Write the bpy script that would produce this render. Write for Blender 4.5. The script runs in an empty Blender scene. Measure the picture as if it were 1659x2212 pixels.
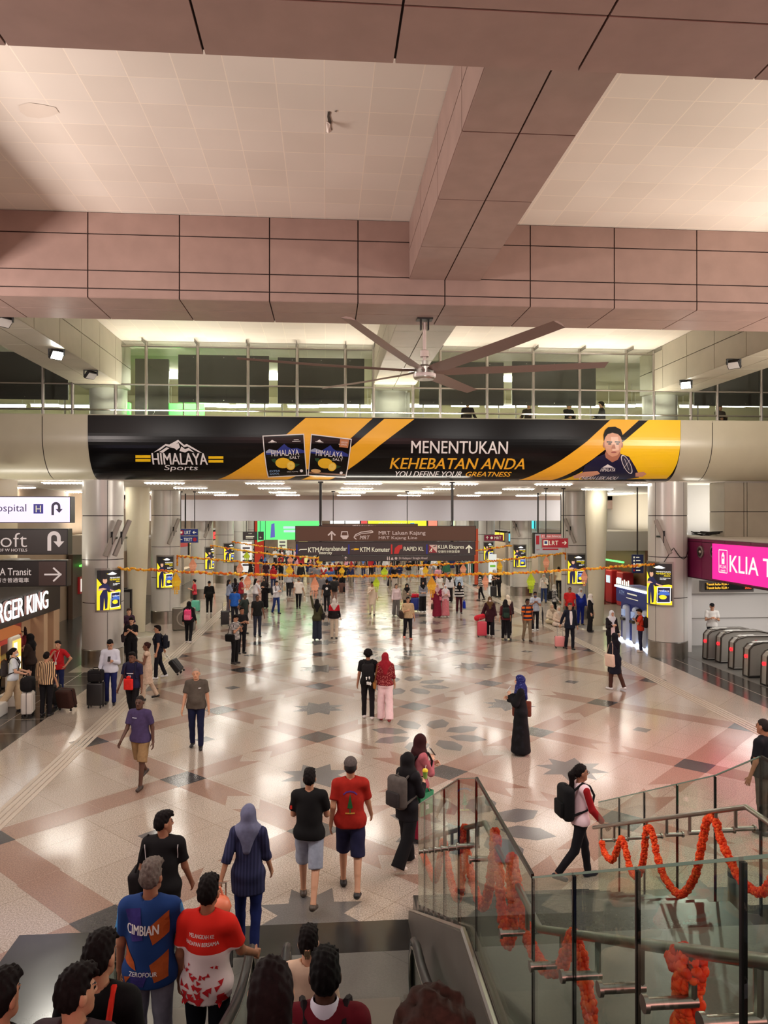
import bpy, bmesh, math, random
import numpy as np
from mathutils import Vector, Matrix
from mathutils.geometry import tessellate_polygon
from mathutils.bvhtree import BVHTree
SC = bpy.context.scene
COL = SC.collection
R = math.radians
# ------------------------------------------------------------------ camera
CAM_H, YAW, PITCH = 4.85, R(4.376), R(0.21)
cam_d = bpy.data.cameras.new('camera'); cam = bpy.data.objects.new('camera', cam_d); COL.objects.link(cam)
cam.location = (0, 0, CAM_H); cam.rotation_euler = (R(90) + PITCH, 0, -YAW)
cam_d.sensor_fit = 'HORIZONTAL'; cam_d.sensor_width = 36; cam_d.lens = 36 * 1640 / 1659
cam_d.clip_start = 0.05; cam_d.clip_end = 400
SC.camera = cam
# ------------------------------------------------------------------ world, exposure
wd = bpy.data.worlds.new('world'); SC.world = wd; wd.use_nodes = True
wd.node_tree.nodes['Background'].inputs[0].default_value = (1.0, 0.90, 0.82, 1)
wd.node_tree.nodes['Background'].inputs[1].default_value = 0.42
SC.view_settings.view_transform = 'Standard'; SC.view_settings.look = 'None'
SC.view_settings.gamma = 1; SC.view_settings.use_curve_mapping = False
SC.view_settings.exposure = 0.06
cy = SC.cycles
cy.max_bounces = 7; cy.diffuse_bounces = 3; cy.glossy_bounces = 3; cy.transmission_bounces = 4; cy.transparent_max_bounces = 14
cy.caustics_reflective = False; cy.caustics_refractive = False; cy.sample_clamp_indirect = 4
cy.use_denoising = True; cy.use_adaptive_sampling = True; cy.adaptive_threshold = 0.02

def area(name, loc, size, power, col, rot, spread=180):
    l = bpy.data.lights.new(name, 'AREA'); l.shape = 'RECTANGLE'; l.size, l.size_y = size
    l.energy = power; l.color = col; l.spread = R(spread)
    o = bpy.data.objects.new(name, l); o.location = loc; o.rotation_euler = [R(a) for a in rot]; COL.objects.link(o); return o
# up-lights of the tall hall (outside the frame, below the side beams), shining on the ceiling
area('uplight_left', (-10.6, 9.2, 6.2), (1.2, 7), 1350, (1, .87, .82), (180, 38, 0))
area('uplight_right', (15.2, 12.0, 6.2), (1.2, 8), 2000, (1, .91, .80), (180, -40, 0))
# up-lights on the ledge of the bridge, lighting the second bay
for x in (-4.6, 2.2, 9.0): area('ledge_uplight', (x, 24.35, 7.92), (4.6, .16), 170, (1, .93, .78), (177, 0, 0))
# down-lights of the tall hall: lamps under the front beam
for i, x in enumerate((-8, -3, 2, 7, 12)):
    area('downlight_front_beam', (x, 6.85, 8.78), (2.6, .3), 108, (1, .95, .90), (40, 0, 0), 130)
area('pink_fill', (1.0, -4.5, 5.2), (14, 3.2), 380, (1, .34, .33), (96, 0, 0))  # added pink light behind the camera, tinting the beams and near ceiling
# added unseen fill lights: one brightens the ticket gates, the rest the low ceiling
area('gate_fill', (15.5, 23.2, 2.66), (5, 3.5), 190, (1, .96, .92), (0, 0, 0))
for n_, p_, z_, w_ in (('sign_fill', (2.25, 25.25, 4.52), (5.4, .15), 80), ('sign_fill', (2.25, 35.4, 4.52), (4, .15), 80), ('fascia_fill', (15.2, 26.2, 4.16), (4.5, .4), 110), ('fascia_fill', (15, 40, 4.05), (2.5, 6), 170), ('shop_fill', (-10, 24.6, 3.2), (3, .4), 90), ('hall_fill', (-11, 39, 3.95), (1.2, 6), 190)):
    area(n_, p_, z_ if isinstance(z_, tuple) else (1, 1), w_, (1, .94, .82), (180, 0, 0))
area('pink_floor_lamp', (12.5, 13.5, 6.0), (.8, .8), 85, (1, .12, .22), (0, 38, 0), 70)

# ------------------------------------------------------------------ pixel -> place
_M = cam.rotation_euler.to_matrix()
def ray(u, v):
    return _M @ Vector(((u - 829.5) / 1640, (1106 - v) / 1640, -1))
C0 = Vector((0, 0, CAM_H))
def W(u, v, z=0.0):
    d = ray(u, v); return C0 + d * ((z - CAM_H) / d.z)
def WY(u, v, Y):
    d = ray(u, v); return C0 + d * (Y / d.y)
def WX(u, v, X):
    d = ray(u, v); return C0 + d * (X / d.x)

# ------------------------------------------------------------------ materials
def lin(c):
    f = lambda x: x / 12.92 if x <= .04045 else ((x + .055) / 1.055) ** 2.4
    return tuple(f(x / 255) for x in c[:3]) + (1,)
_mats = {}
def mat(c, rough=.7, metal=0, key='', emit=0, spec=.5, noise=0, nscale=40, bump=0):
    k = (tuple(c), rough, metal, key, emit, spec, noise, nscale, bump)
    if k in _mats: return _mats[k]
    m = bpy.data.materials.new('m_%s' % (key or 'plain')); m.use_nodes = True
    nt = m.node_tree; b = nt.nodes['Principled BSDF']
    b.inputs['Base Color'].default_value = lin(c); b.inputs['Roughness'].default_value = rough
    b.inputs['Metallic'].default_value = metal; b.inputs['Specular IOR Level'].default_value = spec
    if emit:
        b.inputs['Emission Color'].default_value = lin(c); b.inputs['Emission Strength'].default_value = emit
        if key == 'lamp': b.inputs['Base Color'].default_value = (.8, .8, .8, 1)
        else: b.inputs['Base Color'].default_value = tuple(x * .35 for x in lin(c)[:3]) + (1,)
    if noise or bump:
        t = nt.nodes.new('ShaderNodeTexCoord'); n = nt.nodes.new('ShaderNodeTexNoise'); n.inputs['Scale'].default_value = nscale
        n.inputs['Detail'].default_value = 3
        nt.links.new(t.outputs['Object'], n.inputs['Vector'])
        if noise:
            r = nt.nodes.new('ShaderNodeMapRange'); r.inputs[1].default_value = .3; r.inputs[2].default_value = .7
            r.inputs[3].default_value = 1 - noise; r.inputs[4].default_value = 1 + noise
            x = nt.nodes.new('ShaderNodeMix'); x.data_type = 'RGBA'; x.blend_type = 'MULTIPLY'; x.inputs[0].default_value = 1
            x.inputs[6].default_value = lin(c)
            nt.links.new(n.outputs['Fac'], r.inputs[0]); nt.links.new(r.outputs[0], x.inputs[7]); nt.links.new(x.outputs[2], b.inputs['Base Color'])
        if bump:
            bm_ = nt.nodes.new('ShaderNodeBump'); bm_.inputs['Strength'].default_value = bump; bm_.inputs['Distance'].default_value = .01
            nt.links.new(n.outputs['Fac'], bm_.inputs['Height']); nt.links.new(bm_.outputs['Normal'], b.inputs['Normal'])
    _mats[k] = m
    return m
def fab(c, nz=None): return mat(c, .85, key='fabric', spec=.2, noise=nz if nz is not None else (.05 if sum(c) > 520 else .12), nscale=18)
def skinm(c): return mat(c, .5, key='skin', spec=.35)
def glow(c, e): return mat(c, .4, key='screen', emit=e)
def lampm(c, e): return mat(c, .4, key='lamp', emit=e)
def pattern(kind, c1, c2, s=10):
    """two-colour cloth: horizontal / vertical stripes, spots, checks, panels"""
    k = ('pat', kind, tuple(c1), tuple(c2), s)
    if k in _mats: return _mats[k]
    m = bpy.data.materials.new('m_' + kind); m.use_nodes = True; nt = m.node_tree; b = nt.nodes['Principled BSDF']
    b.inputs['Roughness'].default_value = .85; b.inputs['Specular IOR Level'].default_value = .2
    t = nt.nodes.new('ShaderNodeTexCoord'); x = nt.nodes.new('ShaderNodeMix'); x.data_type = 'RGBA'
    x.inputs[6].default_value = lin(c1); x.inputs[7].default_value = lin(c2)
    def sep(): 
        n = nt.nodes.new('ShaderNodeSeparateXYZ'); nt.links.new(t.outputs['Object'], n.inputs[0]); return n
    def band(src, sc, duty=.5):
        a = nt.nodes.new('ShaderNodeMath'); a.operation = 'MULTIPLY'; a.inputs[1].default_value = sc; nt.links.new(src, a.inputs[0])
        f = nt.nodes.new('ShaderNodeMath'); f.operation = 'FRACT'; nt.links.new(a.outputs[0], f.inputs[0])
        g = nt.nodes.new('ShaderNodeMath'); g.operation = 'GREATER_THAN'; g.inputs[1].default_value = duty; nt.links.new(f.outputs[0], g.inputs[0]); return g.outputs[0]
    if kind == 'hstripe': out = band(sep().outputs[2], s)
    elif kind == 'vstripe': out = band(sep().outputs[0], s)
    elif kind == 'check':
        sp = sep(); a, c = band(sp.outputs[0], s), band(sp.outputs[2], s)
        q = nt.nodes.new('ShaderNodeMath'); q.operation = 'ADD'; nt.links.new(a, q.inputs[0]); nt.links.new(c, q.inputs[1])
        h = nt.nodes.new('ShaderNodeMath'); h.operation = 'MULTIPLY'; h.inputs[1].default_value = .5; nt.links.new(q.outputs[0], h.inputs[0]); out = h.outputs[0]
    elif kind == 'spots':
        v = nt.nodes.new('ShaderNodeTexVoronoi'); v.inputs['Scale'].default_value = s; nt.links.new(t.outputs['Object'], v.inputs['Vector'])
        g = nt.nodes.new('ShaderNodeMath'); g.operation = 'LESS_THAN'; g.inputs[1].default_value = .33; nt.links.new(v.outputs['Distance'], g.inputs[0]); out = g.outputs[0]
    elif kind == 'zsplit':      # colour 2 above height s
        g = nt.nodes.new('ShaderNodeMath'); g.operation = 'GREATER_THAN'; g.inputs[1].default_value = s; nt.links.new(sep().outputs[2], g.inputs[0]); out = g.outputs[0]
    elif kind == 'xsplit':      # colour 2 outside |x| > s (sleeves)
        ab = nt.nodes.new('ShaderNodeMath'); ab.operation = 'ABSOLUTE'; nt.links.new(sep().outputs[0], ab.inputs[0])
        dn = nt.nodes.new('ShaderNodeMapRange'); dn.inputs[1].default_value = .7; dn.inputs[2].default_value = 1.1; dn.inputs[3].default_value = s + .06; dn.inputs[4].default_value = s; nt.links.new(sep().outputs[2], dn.inputs[0])
        g = nt.nodes.new('ShaderNodeMath'); g.operation = 'GREATER_THAN'; nt.links.new(dn.outputs[0], g.inputs[1]); nt.links.new(ab.outputs[0], g.inputs[0]); out = g.outputs[0]
    nt.links.new(out, x.inputs[0]); nt.links.new(x.outputs[2], b.inputs['Base Color'])
    _mats[k] = m
    return m
def glass_mat(name, tint, base=.04):
    m = bpy.data.materials.new(name); m.use_nodes = True; nt = m.node_tree; nt.nodes.clear()
    o = nt.nodes.new('ShaderNodeOutputMaterial'); mx = nt.nodes.new('ShaderNodeMixShader')
    tr = nt.nodes.new('ShaderNodeBsdfTransparent'); tr.inputs[0].default_value = tint + (1,)
    gl = nt.nodes.new('ShaderNodeBsdfGlossy'); gl.inputs['Roughness'].default_value = .02; gl.inputs['Color'].default_value = (.95, 1, .97, 1)
    lw = nt.nodes.new('ShaderNodeLayerWeight'); lw.inputs[0].default_value = .5
    p = nt.nodes.new('ShaderNodeMath'); p.operation = 'POWER'; p.inputs[1].default_value = 5
    r = nt.nodes.new('ShaderNodeMapRange'); r.inputs[3].default_value = base; r.inputs[4].default_value = .7
    nt.links.new(lw.outputs['Facing'], p.inputs[0]); nt.links.new(p.outputs[0], r.inputs[0]); nt.links.new(r.outputs[0], mx.inputs[0])
    nt.links.new(tr.outputs[0], mx.inputs[1]); nt.links.new(gl.outputs[0], mx.inputs[2]); nt.links.new(mx.outputs[0], o.inputs[0]); return m
STEEL = mat((176, 172, 164), .28, 1, key='steel', noise=.06, nscale=6)
BRUSH = mat((150, 146, 138), .38, 1, key='brushed')
DARKMETAL = mat((40, 38, 37), .35, .6, key='darkmetal')
BLACK = mat((14, 13, 14), .45, key='black')
RUBBER = mat((10, 10, 11), .35, key='rubber')
GLASS = glass_mat('glass_balustrade', (.84, .90, .86), .022)
GLASS2 = glass_mat('glass_gallery', (.93, .96, .93), .03)

# ------------------------------------------------------------------ mesh builder
class MB:
    def __init__(s): s.v, s.f, s.m = [], [], []
    def add(s, vs, fs, mi=0):
        b = len(s.v); s.v += [tuple(p) for p in vs]
        for f in fs: s.f.append(tuple(i + b for i in f)); s.m.append(mi)
        return s
    def box(s, c, d, mi=0, rot=None):
        hx, hy, hz = d[0] / 2, d[1] / 2, d[2] / 2; c = Vector(c)
        P = [Vector((x, y, z)) for x in (-hx, hx) for y in (-hy, hy) for z in (-hz, hz)]
        if rot is not None: P = [rot @ p for p in P]
        return s.add([c + p for p in P], [(0, 1, 3, 2), (4, 6, 7, 5), (0, 4, 5, 1), (2, 3, 7, 6), (0, 2, 6, 4), (1, 5, 7, 3)], mi)
    def bx(s, x0, x1, y0, y1, z0, z1, mi=0):
        return s.box(((x0 + x1) / 2, (y0 + y1) / 2, (z0 + z1) / 2), (x1 - x0, y1 - y0, z1 - z0), mi)
    def tube(s, pts, r, n=8, mi=0, caps=True, rs=None):
        pts = [Vector(p) for p in pts]; k = len(pts); vs = []; up = None
        for i, p in enumerate(pts):
            t = (pts[min(i + 1, k - 1)] - pts[max(i - 1, 0)]); t = t.normalized() if t.length > 1e-9 else Vector((0, 0, 1))
            if up is None: up = t.orthogonal().normalized()
            up = (up - t * up.dot(t)); up = up.normalized() if up.length > 1e-6 else t.orthogonal().normalized()
            w = t.cross(up); rr = rs[i] if rs else r
            for j in range(n):
                a = 2 * math.pi * j / n; vs.append(p + (up * math.cos(a) + w * math.sin(a)) * rr)
        fs = [(i * n + j, i * n + (j + 1) % n, (i + 1) * n + (j + 1) % n, (i + 1) * n + j) for i in range(k - 1) for j in range(n)]
        if caps: fs += [tuple(range(n - 1, -1, -1)), tuple((k - 1) * n + j for j in range(n))]
        return s.add(vs, fs, mi)
    def cyl(s, a, b, r, n=12, mi=0, r2=None):
        return s.tube([a, b], r, n, mi, rs=[r, r if r2 is None else r2])
    def lathe(s, prof, c=(0, 0, 0), n=24, mi=0, a0=0, a1=2 * math.pi):
        c = Vector(c); full = abs(a1 - a0 - 2 * math.pi) < 1e-6; k = n if full else n + 1; vs = []
        for (r, z) in prof:
            for j in range(k):
                a = a0 + (a1 - a0) * j / n; vs.append(c + Vector((r * math.cos(a), r * math.sin(a), z)))
        fs = [(i * k + j, i * k + (j + 1) % k, (i + 1) * k + (j + 1) % k, (i + 1) * k + j) for i in range(len(prof) - 1) for j in range(n)]
        return s.add(vs, fs, mi)
    def ball(s, c, r, n=10, mi=0, sc=(1, 1, 1), rot=None):
        c = Vector(c); vs, fs = [], []; m = max(4, n // 2)
        for i in range(m + 1):
            t = math.pi * i / m
            for j in range(n):
                a = 2 * math.pi * j / n; p = Vector((math.sin(t) * math.cos(a) * sc[0], math.sin(t) * math.sin(a) * sc[1], math.cos(t) * sc[2])) * r
                vs.append(c + (rot @ p if rot is not None else p))
        fs = [(i * n + j, (i + 1) * n + j, (i + 1) * n + (j + 1) % n, i * n + (j + 1) % n) for i in range(m) for j in range(n)]
        return s.add(vs, fs, mi)
    def prism(s, pts, fn, d0, d1, mi=0):
        """2-D outline pushed from depth d0 to d1; fn(a, b, d) -> place"""
        n = len(pts); A = [fn(a, b, d0) for a, b in pts]; B = [fn(a, b, d1) for a, b in pts]
        tri = tessellate_polygon([[Vector((a, b, 0)) for a, b in pts]])
        s.add(A, [tuple(t) for t in tri], mi); s.add(B, [tuple(t) for t in tri], mi)
        return s.add(A + B, [(i, (i + 1) % n, n + (i + 1) % n, n + i) for i in range(n)], mi)
    def rbox(s, c, d, r, mi=0, rot=None, seg=2):
        bm = bmesh.new(); bmesh.ops.create_cube(bm, size=1); bmesh.ops.scale(bm, vec=d, verts=bm.verts)
        bmesh.ops.bevel(bm, geom=bm.edges[:], offset=min(r, min(d) * .49), segments=seg, profile=.5, affect='EDGES')
        c = Vector(c); bm.verts.ensure_lookup_table()
        vs = [c + (rot @ v.co if rot is not None else v.co) for v in bm.verts]
        s.add(vs, [[v.index for v in f.verts] for f in bm.faces], mi); bm.free(); return s
    def build(s, name, mats, parent=None, smooth=False, loc=None, recalc=True, ang=38, bevel=0):
        me = bpy.data.meshes.new(name); me.from_pydata(s.v, [], s.f)
        if not isinstance(mats, (list, tuple)): mats = [mats]
        for m in mats: me.materials.append(m)
        if any(s.m): me.polygons.foreach_set('material_index', s.m)
        if recalc:
            bm = bmesh.new(); bm.from_mesh(me); bmesh.ops.remove_doubles(bm, verts=bm.verts, dist=1e-6) if smooth else None
            bmesh.ops.recalc_face_normals(bm, faces=bm.faces); bm.to_mesh(me); bm.free()
        if smooth:
            me.polygons.foreach_set('use_smooth', [True] * len(me.polygons)); me.set_sharp_from_angle(angle=R(ang))
        o = bpy.data.objects.new(name, me); COL.objects.link(o)
        if parent is not None: o.parent = parent
        if loc is not None: o.location = loc
        if bevel:
            md = o.modifiers.new('bevel', 'BEVEL'); md.width = bevel; md.segments = 2; md.limit_method = 'ANGLE'
        return o
def tag(o, label=None, cat=None, group=None, kind=None):
    for k, v in (('label', label), ('category', cat), ('group', group), ('kind', kind)):
        if v: o[k] = v
    return o
def thing(name, label, cat, loc=(0, 0, 0), rz=0, group=None):
    o = bpy.data.objects.new(name, None); COL.objects.link(o); o.empty_display_size = .1
    o.location = loc; o.rotation_euler = (0, 0, rz); return tag(o, label, cat, group)
def local(root, mb):
    """move a builder's world points into the frame of its thing (which has no rotation)"""
    l = root.location; mb.v = [(p[0] - l[0], p[1] - l[1], p[2] - l[2]) for p in mb.v]; return mb
def struct(o): o['kind'] = 'structure'; return o
def copy_tree(o, parent=None):
    c = o.copy(); COL.objects.link(c)
    if parent is not None: c.parent = parent
    for ch in list(o.children): copy_tree(ch, c)
    return c

# ------------------------------------------------------------------ flat artwork on flat or bent faces
class YP:
    """upright plane across the hall, seen from the camera side"""
    step = None
    def __init__(s, Y): s.Y = Y
    def to2(s, u, v): p = WY(u, v, s.Y); return p.x, p.z
    def to3(s, a, b, d=0): return Vector((a, s.Y - d, b))
class XP:
    """upright plane along the hall; sg=+1 faces right (left wall), -1 faces left"""
    step = None
    def __init__(s, X, sg): s.X, s.sg = X, sg
    def to2(s, u, v): p = WX(u, v, s.X); return s.sg * p.y, p.z
    def to3(s, a, b, d=0): return Vector((s.X + s.sg * d, s.sg * a, b))
class CP:
    """face of a round column"""
    step = .12
    def __init__(s, x, y, r): s.x, s.y, s.r = x, y, r
    def to2(s, u, v):
        d = ray(u, v); a = d.x ** 2 + d.y ** 2; b = -(d.x * s.x + d.y * s.y); c = s.x ** 2 + s.y ** 2 - s.r ** 2
        q = b * b - a * c; t = (-b - math.sqrt(q)) / a if q > 0 else -b / a
        p = C0 + d * t; return s.r * math.atan2(p.x - s.x, -(p.y - s.y)), p.z
    def to3(s, a, b, d=0): t = a / s.r; return Vector((s.x + (s.r + d) * math.sin(t), s.y - (s.r + d) * math.cos(t), b))
class LP:
    """plane of a thing in its own frame: origin, right axis, up axis"""
    step = None
    def __init__(s, o, r, u): s.o, s.r, s.u = Vector(o), Vector(r).normalized(), Vector(u).normalized(); s.n = s.r.cross(s.u)
    def to3(s, a, b, d=0): return s.o + s.r * a + s.u * b + s.n * d
_tc = {}
def text_shape(body, bold=0, shear=0):
    k = (body, bold, shear)
    if k not in _tc:
        c = bpy.data.curves.new('t', 'FONT'); c.body = body; c.size = 1; c.offset = bold; c.shear = shear; c.resolution_u = 3
        o = bpy.data.objects.new('t', c); COL.objects.link(o); dg = bpy.context.evaluated_depsgraph_get()
        me = bpy.data.meshes.new_from_object(o.evaluated_get(dg)); bpy.data.objects.remove(o); bpy.data.curves.remove(c)
        vs = [(v.co.x, v.co.y) for v in me.vertices]; fs = [tuple(p.vertices) for p in me.polygons]; bpy.data.meshes.remove(me)
        x0 = min(v[0] for v in vs); x1 = max(v[0] for v in vs); y0 = min(v[1] for v in vs); y1 = max(v[1] for v in vs)
        _tc[k] = ([((x - x0) / (x1 - x0), (y - y0) / (y1 - y0)) for x, y in vs], fs)
    return _tc[k]
class Art:
    """collects flat shapes on a face, one material slot per colour; build() cuts them to follow a bend"""
    def __init__(s, pl): s.pl, s.b, s.cols = pl, MB(), []
    def slot(s, m):
        if m not in s.cols: s.cols.append(m)
        return s.cols.index(m)
    def poly2(s, pts, m, d=.004):
        tri = tessellate_polygon([[Vector((a, b, 0)) for a, b in pts]])
        s.b.add([(a, b, d) for a, b in pts], [tuple(t) for t in tri], s.slot(m)); return s
    def poly(s, pts, m, d=.004): return s.poly2([s.pl.to2(*p) for p in pts], m, d)
    def rect2(s, a0, b0, a1, b1, m, d=.004): return s.poly2([(a0, b0), (a1, b0), (a1, b1), (a0, b1)], m, d)
    def rect(s, u0, v0, u1, v1, m, d=.004): return s.poly([(u0, v1), (u1, v1), (u1, v0), (u0, v0)], m, d)
    def disc2(s, a, b, ra, rb, m, d=.004, n=20, a0=0, a1=360):
        return s.poly2([(a + ra * math.cos(R(a0 + (a1 - a0) * i / n)), b + rb * math.sin(R(a0 + (a1 - a0) * i / n))) for i in range(n + (a1 - a0 < 360))], m, d)
    def line2(s, pts, w, m, d=.005):
        for (x0, y0), (x1, y1) in zip(pts, pts[1:]):
            l = math.hypot(x1 - x0, y1 - y0) or 1; nx, ny = -(y1 - y0) / l * w / 2, (x1 - x0) / l * w / 2
            s.poly2([(x0 - nx, y0 - ny), (x1 - nx, y1 - ny), (x1 + nx, y1 + ny), (x0 + nx, y0 + ny)], m, d)
        return s
    def line(s, pts, w, m, d=.005): return s.line2([s.pl.to2(*p) for p in pts], w, m, d)
    def text2(s, body, a0, b0, a1, b1, m, d=.006, bold=.02, shear=0):
        vs, fs = text_shape(body, min(bold, 0), shear)
        h = (b1 - b0) / (1 + body.count(chr(10))) * max(bold, 0) * .55
        for j, e in enumerate((0,) if h <= 0 else (-h, 0, h)):
            s.b.add([(a0 + (a1 - a0) * x + e, b0 + (b1 - b0) * y, d + .0006 * j) for x, y in vs], fs, s.slot(m))
        return s
    def text(s, body, u0, v0, u1, v1, m, d=.006, bold=.02, shear=0):
        a0, b0 = s.pl.to2(u0, v1); a1, b1 = s.pl.to2(u1, v0); return s.text2(body, a0, b0, a1, b1, m, d, bold, shear)
    def arrow2(s, a, b, L, m, dirn='up', d=.006, w=.16):
        dx, dy = {'up': (0, 1), 'right': (1, 0), 'left': (-1, 0), 'down': (0, -1)}[dirn]; px, py = -dy, dx
        T = lambda t, q: (a + dx * t * L + px * q * L, b + dy * t * L + py * q * L)
        s.poly2([T(-.5, -w / 2), T(.34, -w / 2), T(.34, w / 2), T(-.5, w / 2)], m, d)
        for sg in (-1, 1): s.line2([T(.5 - w * .6, 0), T(.02, .40 * sg)], w * L, m, d)
        s.line2([T(.42, 0), T(.5, 0)], w * L * 1.0, m, d)
        return s
    def build(s, name, parent=None, local_to=None):
        me = bpy.data.meshes.new(name); me.from_pydata(s.b.v, [], s.b.f)
        for m in s.cols: me.materials.append(m)
        me.polygons.foreach_set('material_index', s.b.m)
        bm = bmesh.new(); bm.from_mesh(me)
        st = s.pl.step
        if st:
            ax = getattr(s.pl, 'axis', 0); lo = min(p[ax] for p in s.b.v); hi = max(p[ax] for p in s.b.v); n = Vector((1, 0, 0)) if ax == 0 else Vector((0, 1, 0))
            q = math.floor(lo / st) * st + st
            while q < hi:
                bmesh.ops.bisect_plane(bm, geom=bm.verts[:] + bm.edges[:] + bm.faces[:], plane_co=n * q, plane_no=n, dist=1e-6); q += st
        off = Vector(local_to) if local_to is not None else Vector((0, 0, 0))
        for v in bm.verts: v.co = s.pl.to3(v.co.x, v.co.y, v.co.z) - off
        bm.to_mesh(me); bm.free()
        o = bpy.data.objects.new(name, me); COL.objects.link(o)
        if parent is not None: o.parent = parent
        return o
# ================================================================== THE SETTING
def granite(c, rough=.2, sp=.22, key='granite', tile=0, line=(.5, .45, .4)):
    m = bpy.data.materials.new('m_' + key); m.use_nodes = True; nt = m.node_tree; b = nt.nodes['Principled BSDF']; L = nt.links.new
    t = nt.nodes.new('ShaderNodeTexCoord'); n = nt.nodes.new('ShaderNodeTexNoise'); n.inputs['Scale'].default_value = 55; n.inputs['Detail'].default_value = 4
    n2 = nt.nodes.new('ShaderNodeTexNoise'); n2.inputs['Scale'].default_value = .9; n2.inputs['Detail'].default_value = 3
    L(t.outputs['Object'], n.inputs['Vector']); L(t.outputs['Object'], n2.inputs['Vector'])
    r = nt.nodes.new('ShaderNodeMapRange'); r.inputs[1].default_value = .38; r.inputs[2].default_value = .62; r.inputs[3].default_value = 1 - sp; r.inputs[4].default_value = 1 + sp * .8
    L(n.outputs['Fac'], r.inputs[0])
    x = nt.nodes.new('ShaderNodeMix'); x.data_type = 'RGBA'; x.blend_type = 'MULTIPLY'; x.inputs[0].default_value = 1; x.inputs[6].default_value = lin(c); L(r.outputs[0], x.inputs[7])
    out = x.outputs[2]
    if tile:
        mp = nt.nodes.new('ShaderNodeMapping'); mp.inputs['Rotation'].default_value = (0, 0, R(45)); L(t.outputs['Object'], mp.inputs[0])
        br = nt.nodes.new('ShaderNodeTexBrick'); br.offset = 0; br.inputs['Scale'].default_value = 1; br.inputs['Brick Width'].default_value = tile; br.inputs['Row Height'].default_value = tile
        br.inputs['Mortar Size'].default_value = .004; br.inputs['Color1'].default_value = (1, 1, 1, 1); br.inputs['Color2'].default_value = (.9, .88, .87, 1); br.inputs['Mortar'].default_value = line + (1,)
        L(mp.outputs[0], br.inputs['Vector'])
        y = nt.nodes.new('ShaderNodeMix'); y.data_type = 'RGBA'; y.blend_type = 'MULTIPLY'; y.inputs[0].default_value = 1; L(out, y.inputs[6]); L(br.outputs['Color'], y.inputs[7]); out = y.outputs[2]
    L(out, b.inputs['Base Color'])
    q = nt.nodes.new('ShaderNodeMapRange'); q.inputs[3].default_value = rough - .05; q.inputs[4].default_value = rough + .08; L(n2.outputs['Fac'], q.inputs[0]); L(q.outputs[0], b.inputs['Roughness'])
    b.inputs['Specular IOR Level'].default_value = .6
    return m
F_BASE = granite((180, 167, 154), .14, .34, 'floor_granite', 1.22)
F_BAND = granite((148, 120, 105), .17, .22, 'floor_brown_band')
F_DARK = granite((66, 62, 62), .17, .15, 'floor_dark_stone')
F_STAR = granite((104, 102, 101), .17, .12, 'floor_grey_stone')
F_TACT = mat((182, 168, 152), .35, key='tactile', noise=.08)
F_EDGE = granite((52, 50, 47), .16, .15, 'floor_edge_granite')
F_LAND = granite((108, 106, 101), .3, .08, 'landing_tile', 1.6, (.55, .55, .55))
AX, AY, HX, HY = 2.25, 16.65, 2.43, 2.46
fl = MB()
fl.add([(-40, -6, 0), (45, -6, 0), (45, 110, 0), (-40, 110, 0)], [(0, 1, 2, 3)], 0)
def inlay(pts, mi, z):
    tri = tessellate_polygon([[Vector((a, b, 0)) for a, b in pts]])
    fl.add([(a, b, z) for a, b in pts], [tuple(t) for t in tri], mi)
def rot2(pts, cx, cy, a): return [(cx + x * math.cos(a) - y * math.sin(a), cy + x * math.sin(a) + y * math.cos(a)) for x, y in pts]
for p in range(-3, 4):
    for q in range(-3, 19):
        x, y = AX + HX * p, AY + HY * q
        if (p + q) % 2:
            for k in range(4):
                a = math.pi / 4 + k * math.pi / 2
                nx = p + (1 if math.cos(a) > 0 else -1)
                full = abs(p) >= 2 and abs(nx) >= 2
                if abs(nx) > 3: continue
                Lr = 1.7265 if full else 1.62
                pts = [(0, -.29), (Lr, -.29), (Lr - (0 if full else .32), 0), (Lr, .29), (0, .29)]
                inlay(rot2(pts, x, y, a), 1, .0015)
            inlay(rot2([(-.3, -.3), (.3, -.3), (.3, .3), (-.3, .3)], x, y, math.pi / 4), 2, .003)
        elif p % 2 and abs(p) == 1:
            inlay([(x + (.69 if k % 2 == 0 else .40) * math.cos(R(22.5 * k + 22.5)), y + (.69 if k % 2 == 0 else .40) * math.sin(R(22.5 * k + 22.5))) for k in range(16)], 3, .0015)
        elif p == 0:
            for k in range(8):
                inlay(rot2([(.46, 0), (.70, -.23), (1.05, -.23), (1.32, 0), (1.05, .23), (.70, .23)], x, y, R(22.5 + 45 * k)), 3, .0015)
        elif abs(p) == 2:
            inlay(rot2([(-.16, -.16), (.16, -.16), (.16, .16), (-.16, .16)], x, y, math.pi / 4 if False else R(45)), 3, .0015)
for X in (-5.17, 9.68):                       # ribbed guiding strips for the blind
    for k in range(4):
        xx = X - .15 + k * .1; fl.bx(xx - .038, xx + .038, 9.3, 75, .0, .007, 4)
fl.bx(-14, -6.65, 8, 24.0, 0, .003, 5); fl.bx(11.05, 12.32, 8, 25.2, 0, .003, 5)
for y in np.arange(9, 24, 1.2): fl.bx(-14, -6.66, y, y + .012, 0, .0045, 4)
fl.bx(-7.45, -7.435, 8, 24.0, 0, .0045, 4); fl.bx(11.66, 11.675, 8, 25.2, 0, .0045, 4)
fl.bx(12.34, 30, 8, 40, 0, .004, 6)
fl.bx(-14, -7.9, 24, 80, 0, .003, 5); fl.bx(12.5, 20, 25.2, 80, 0, .002, 5)
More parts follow.
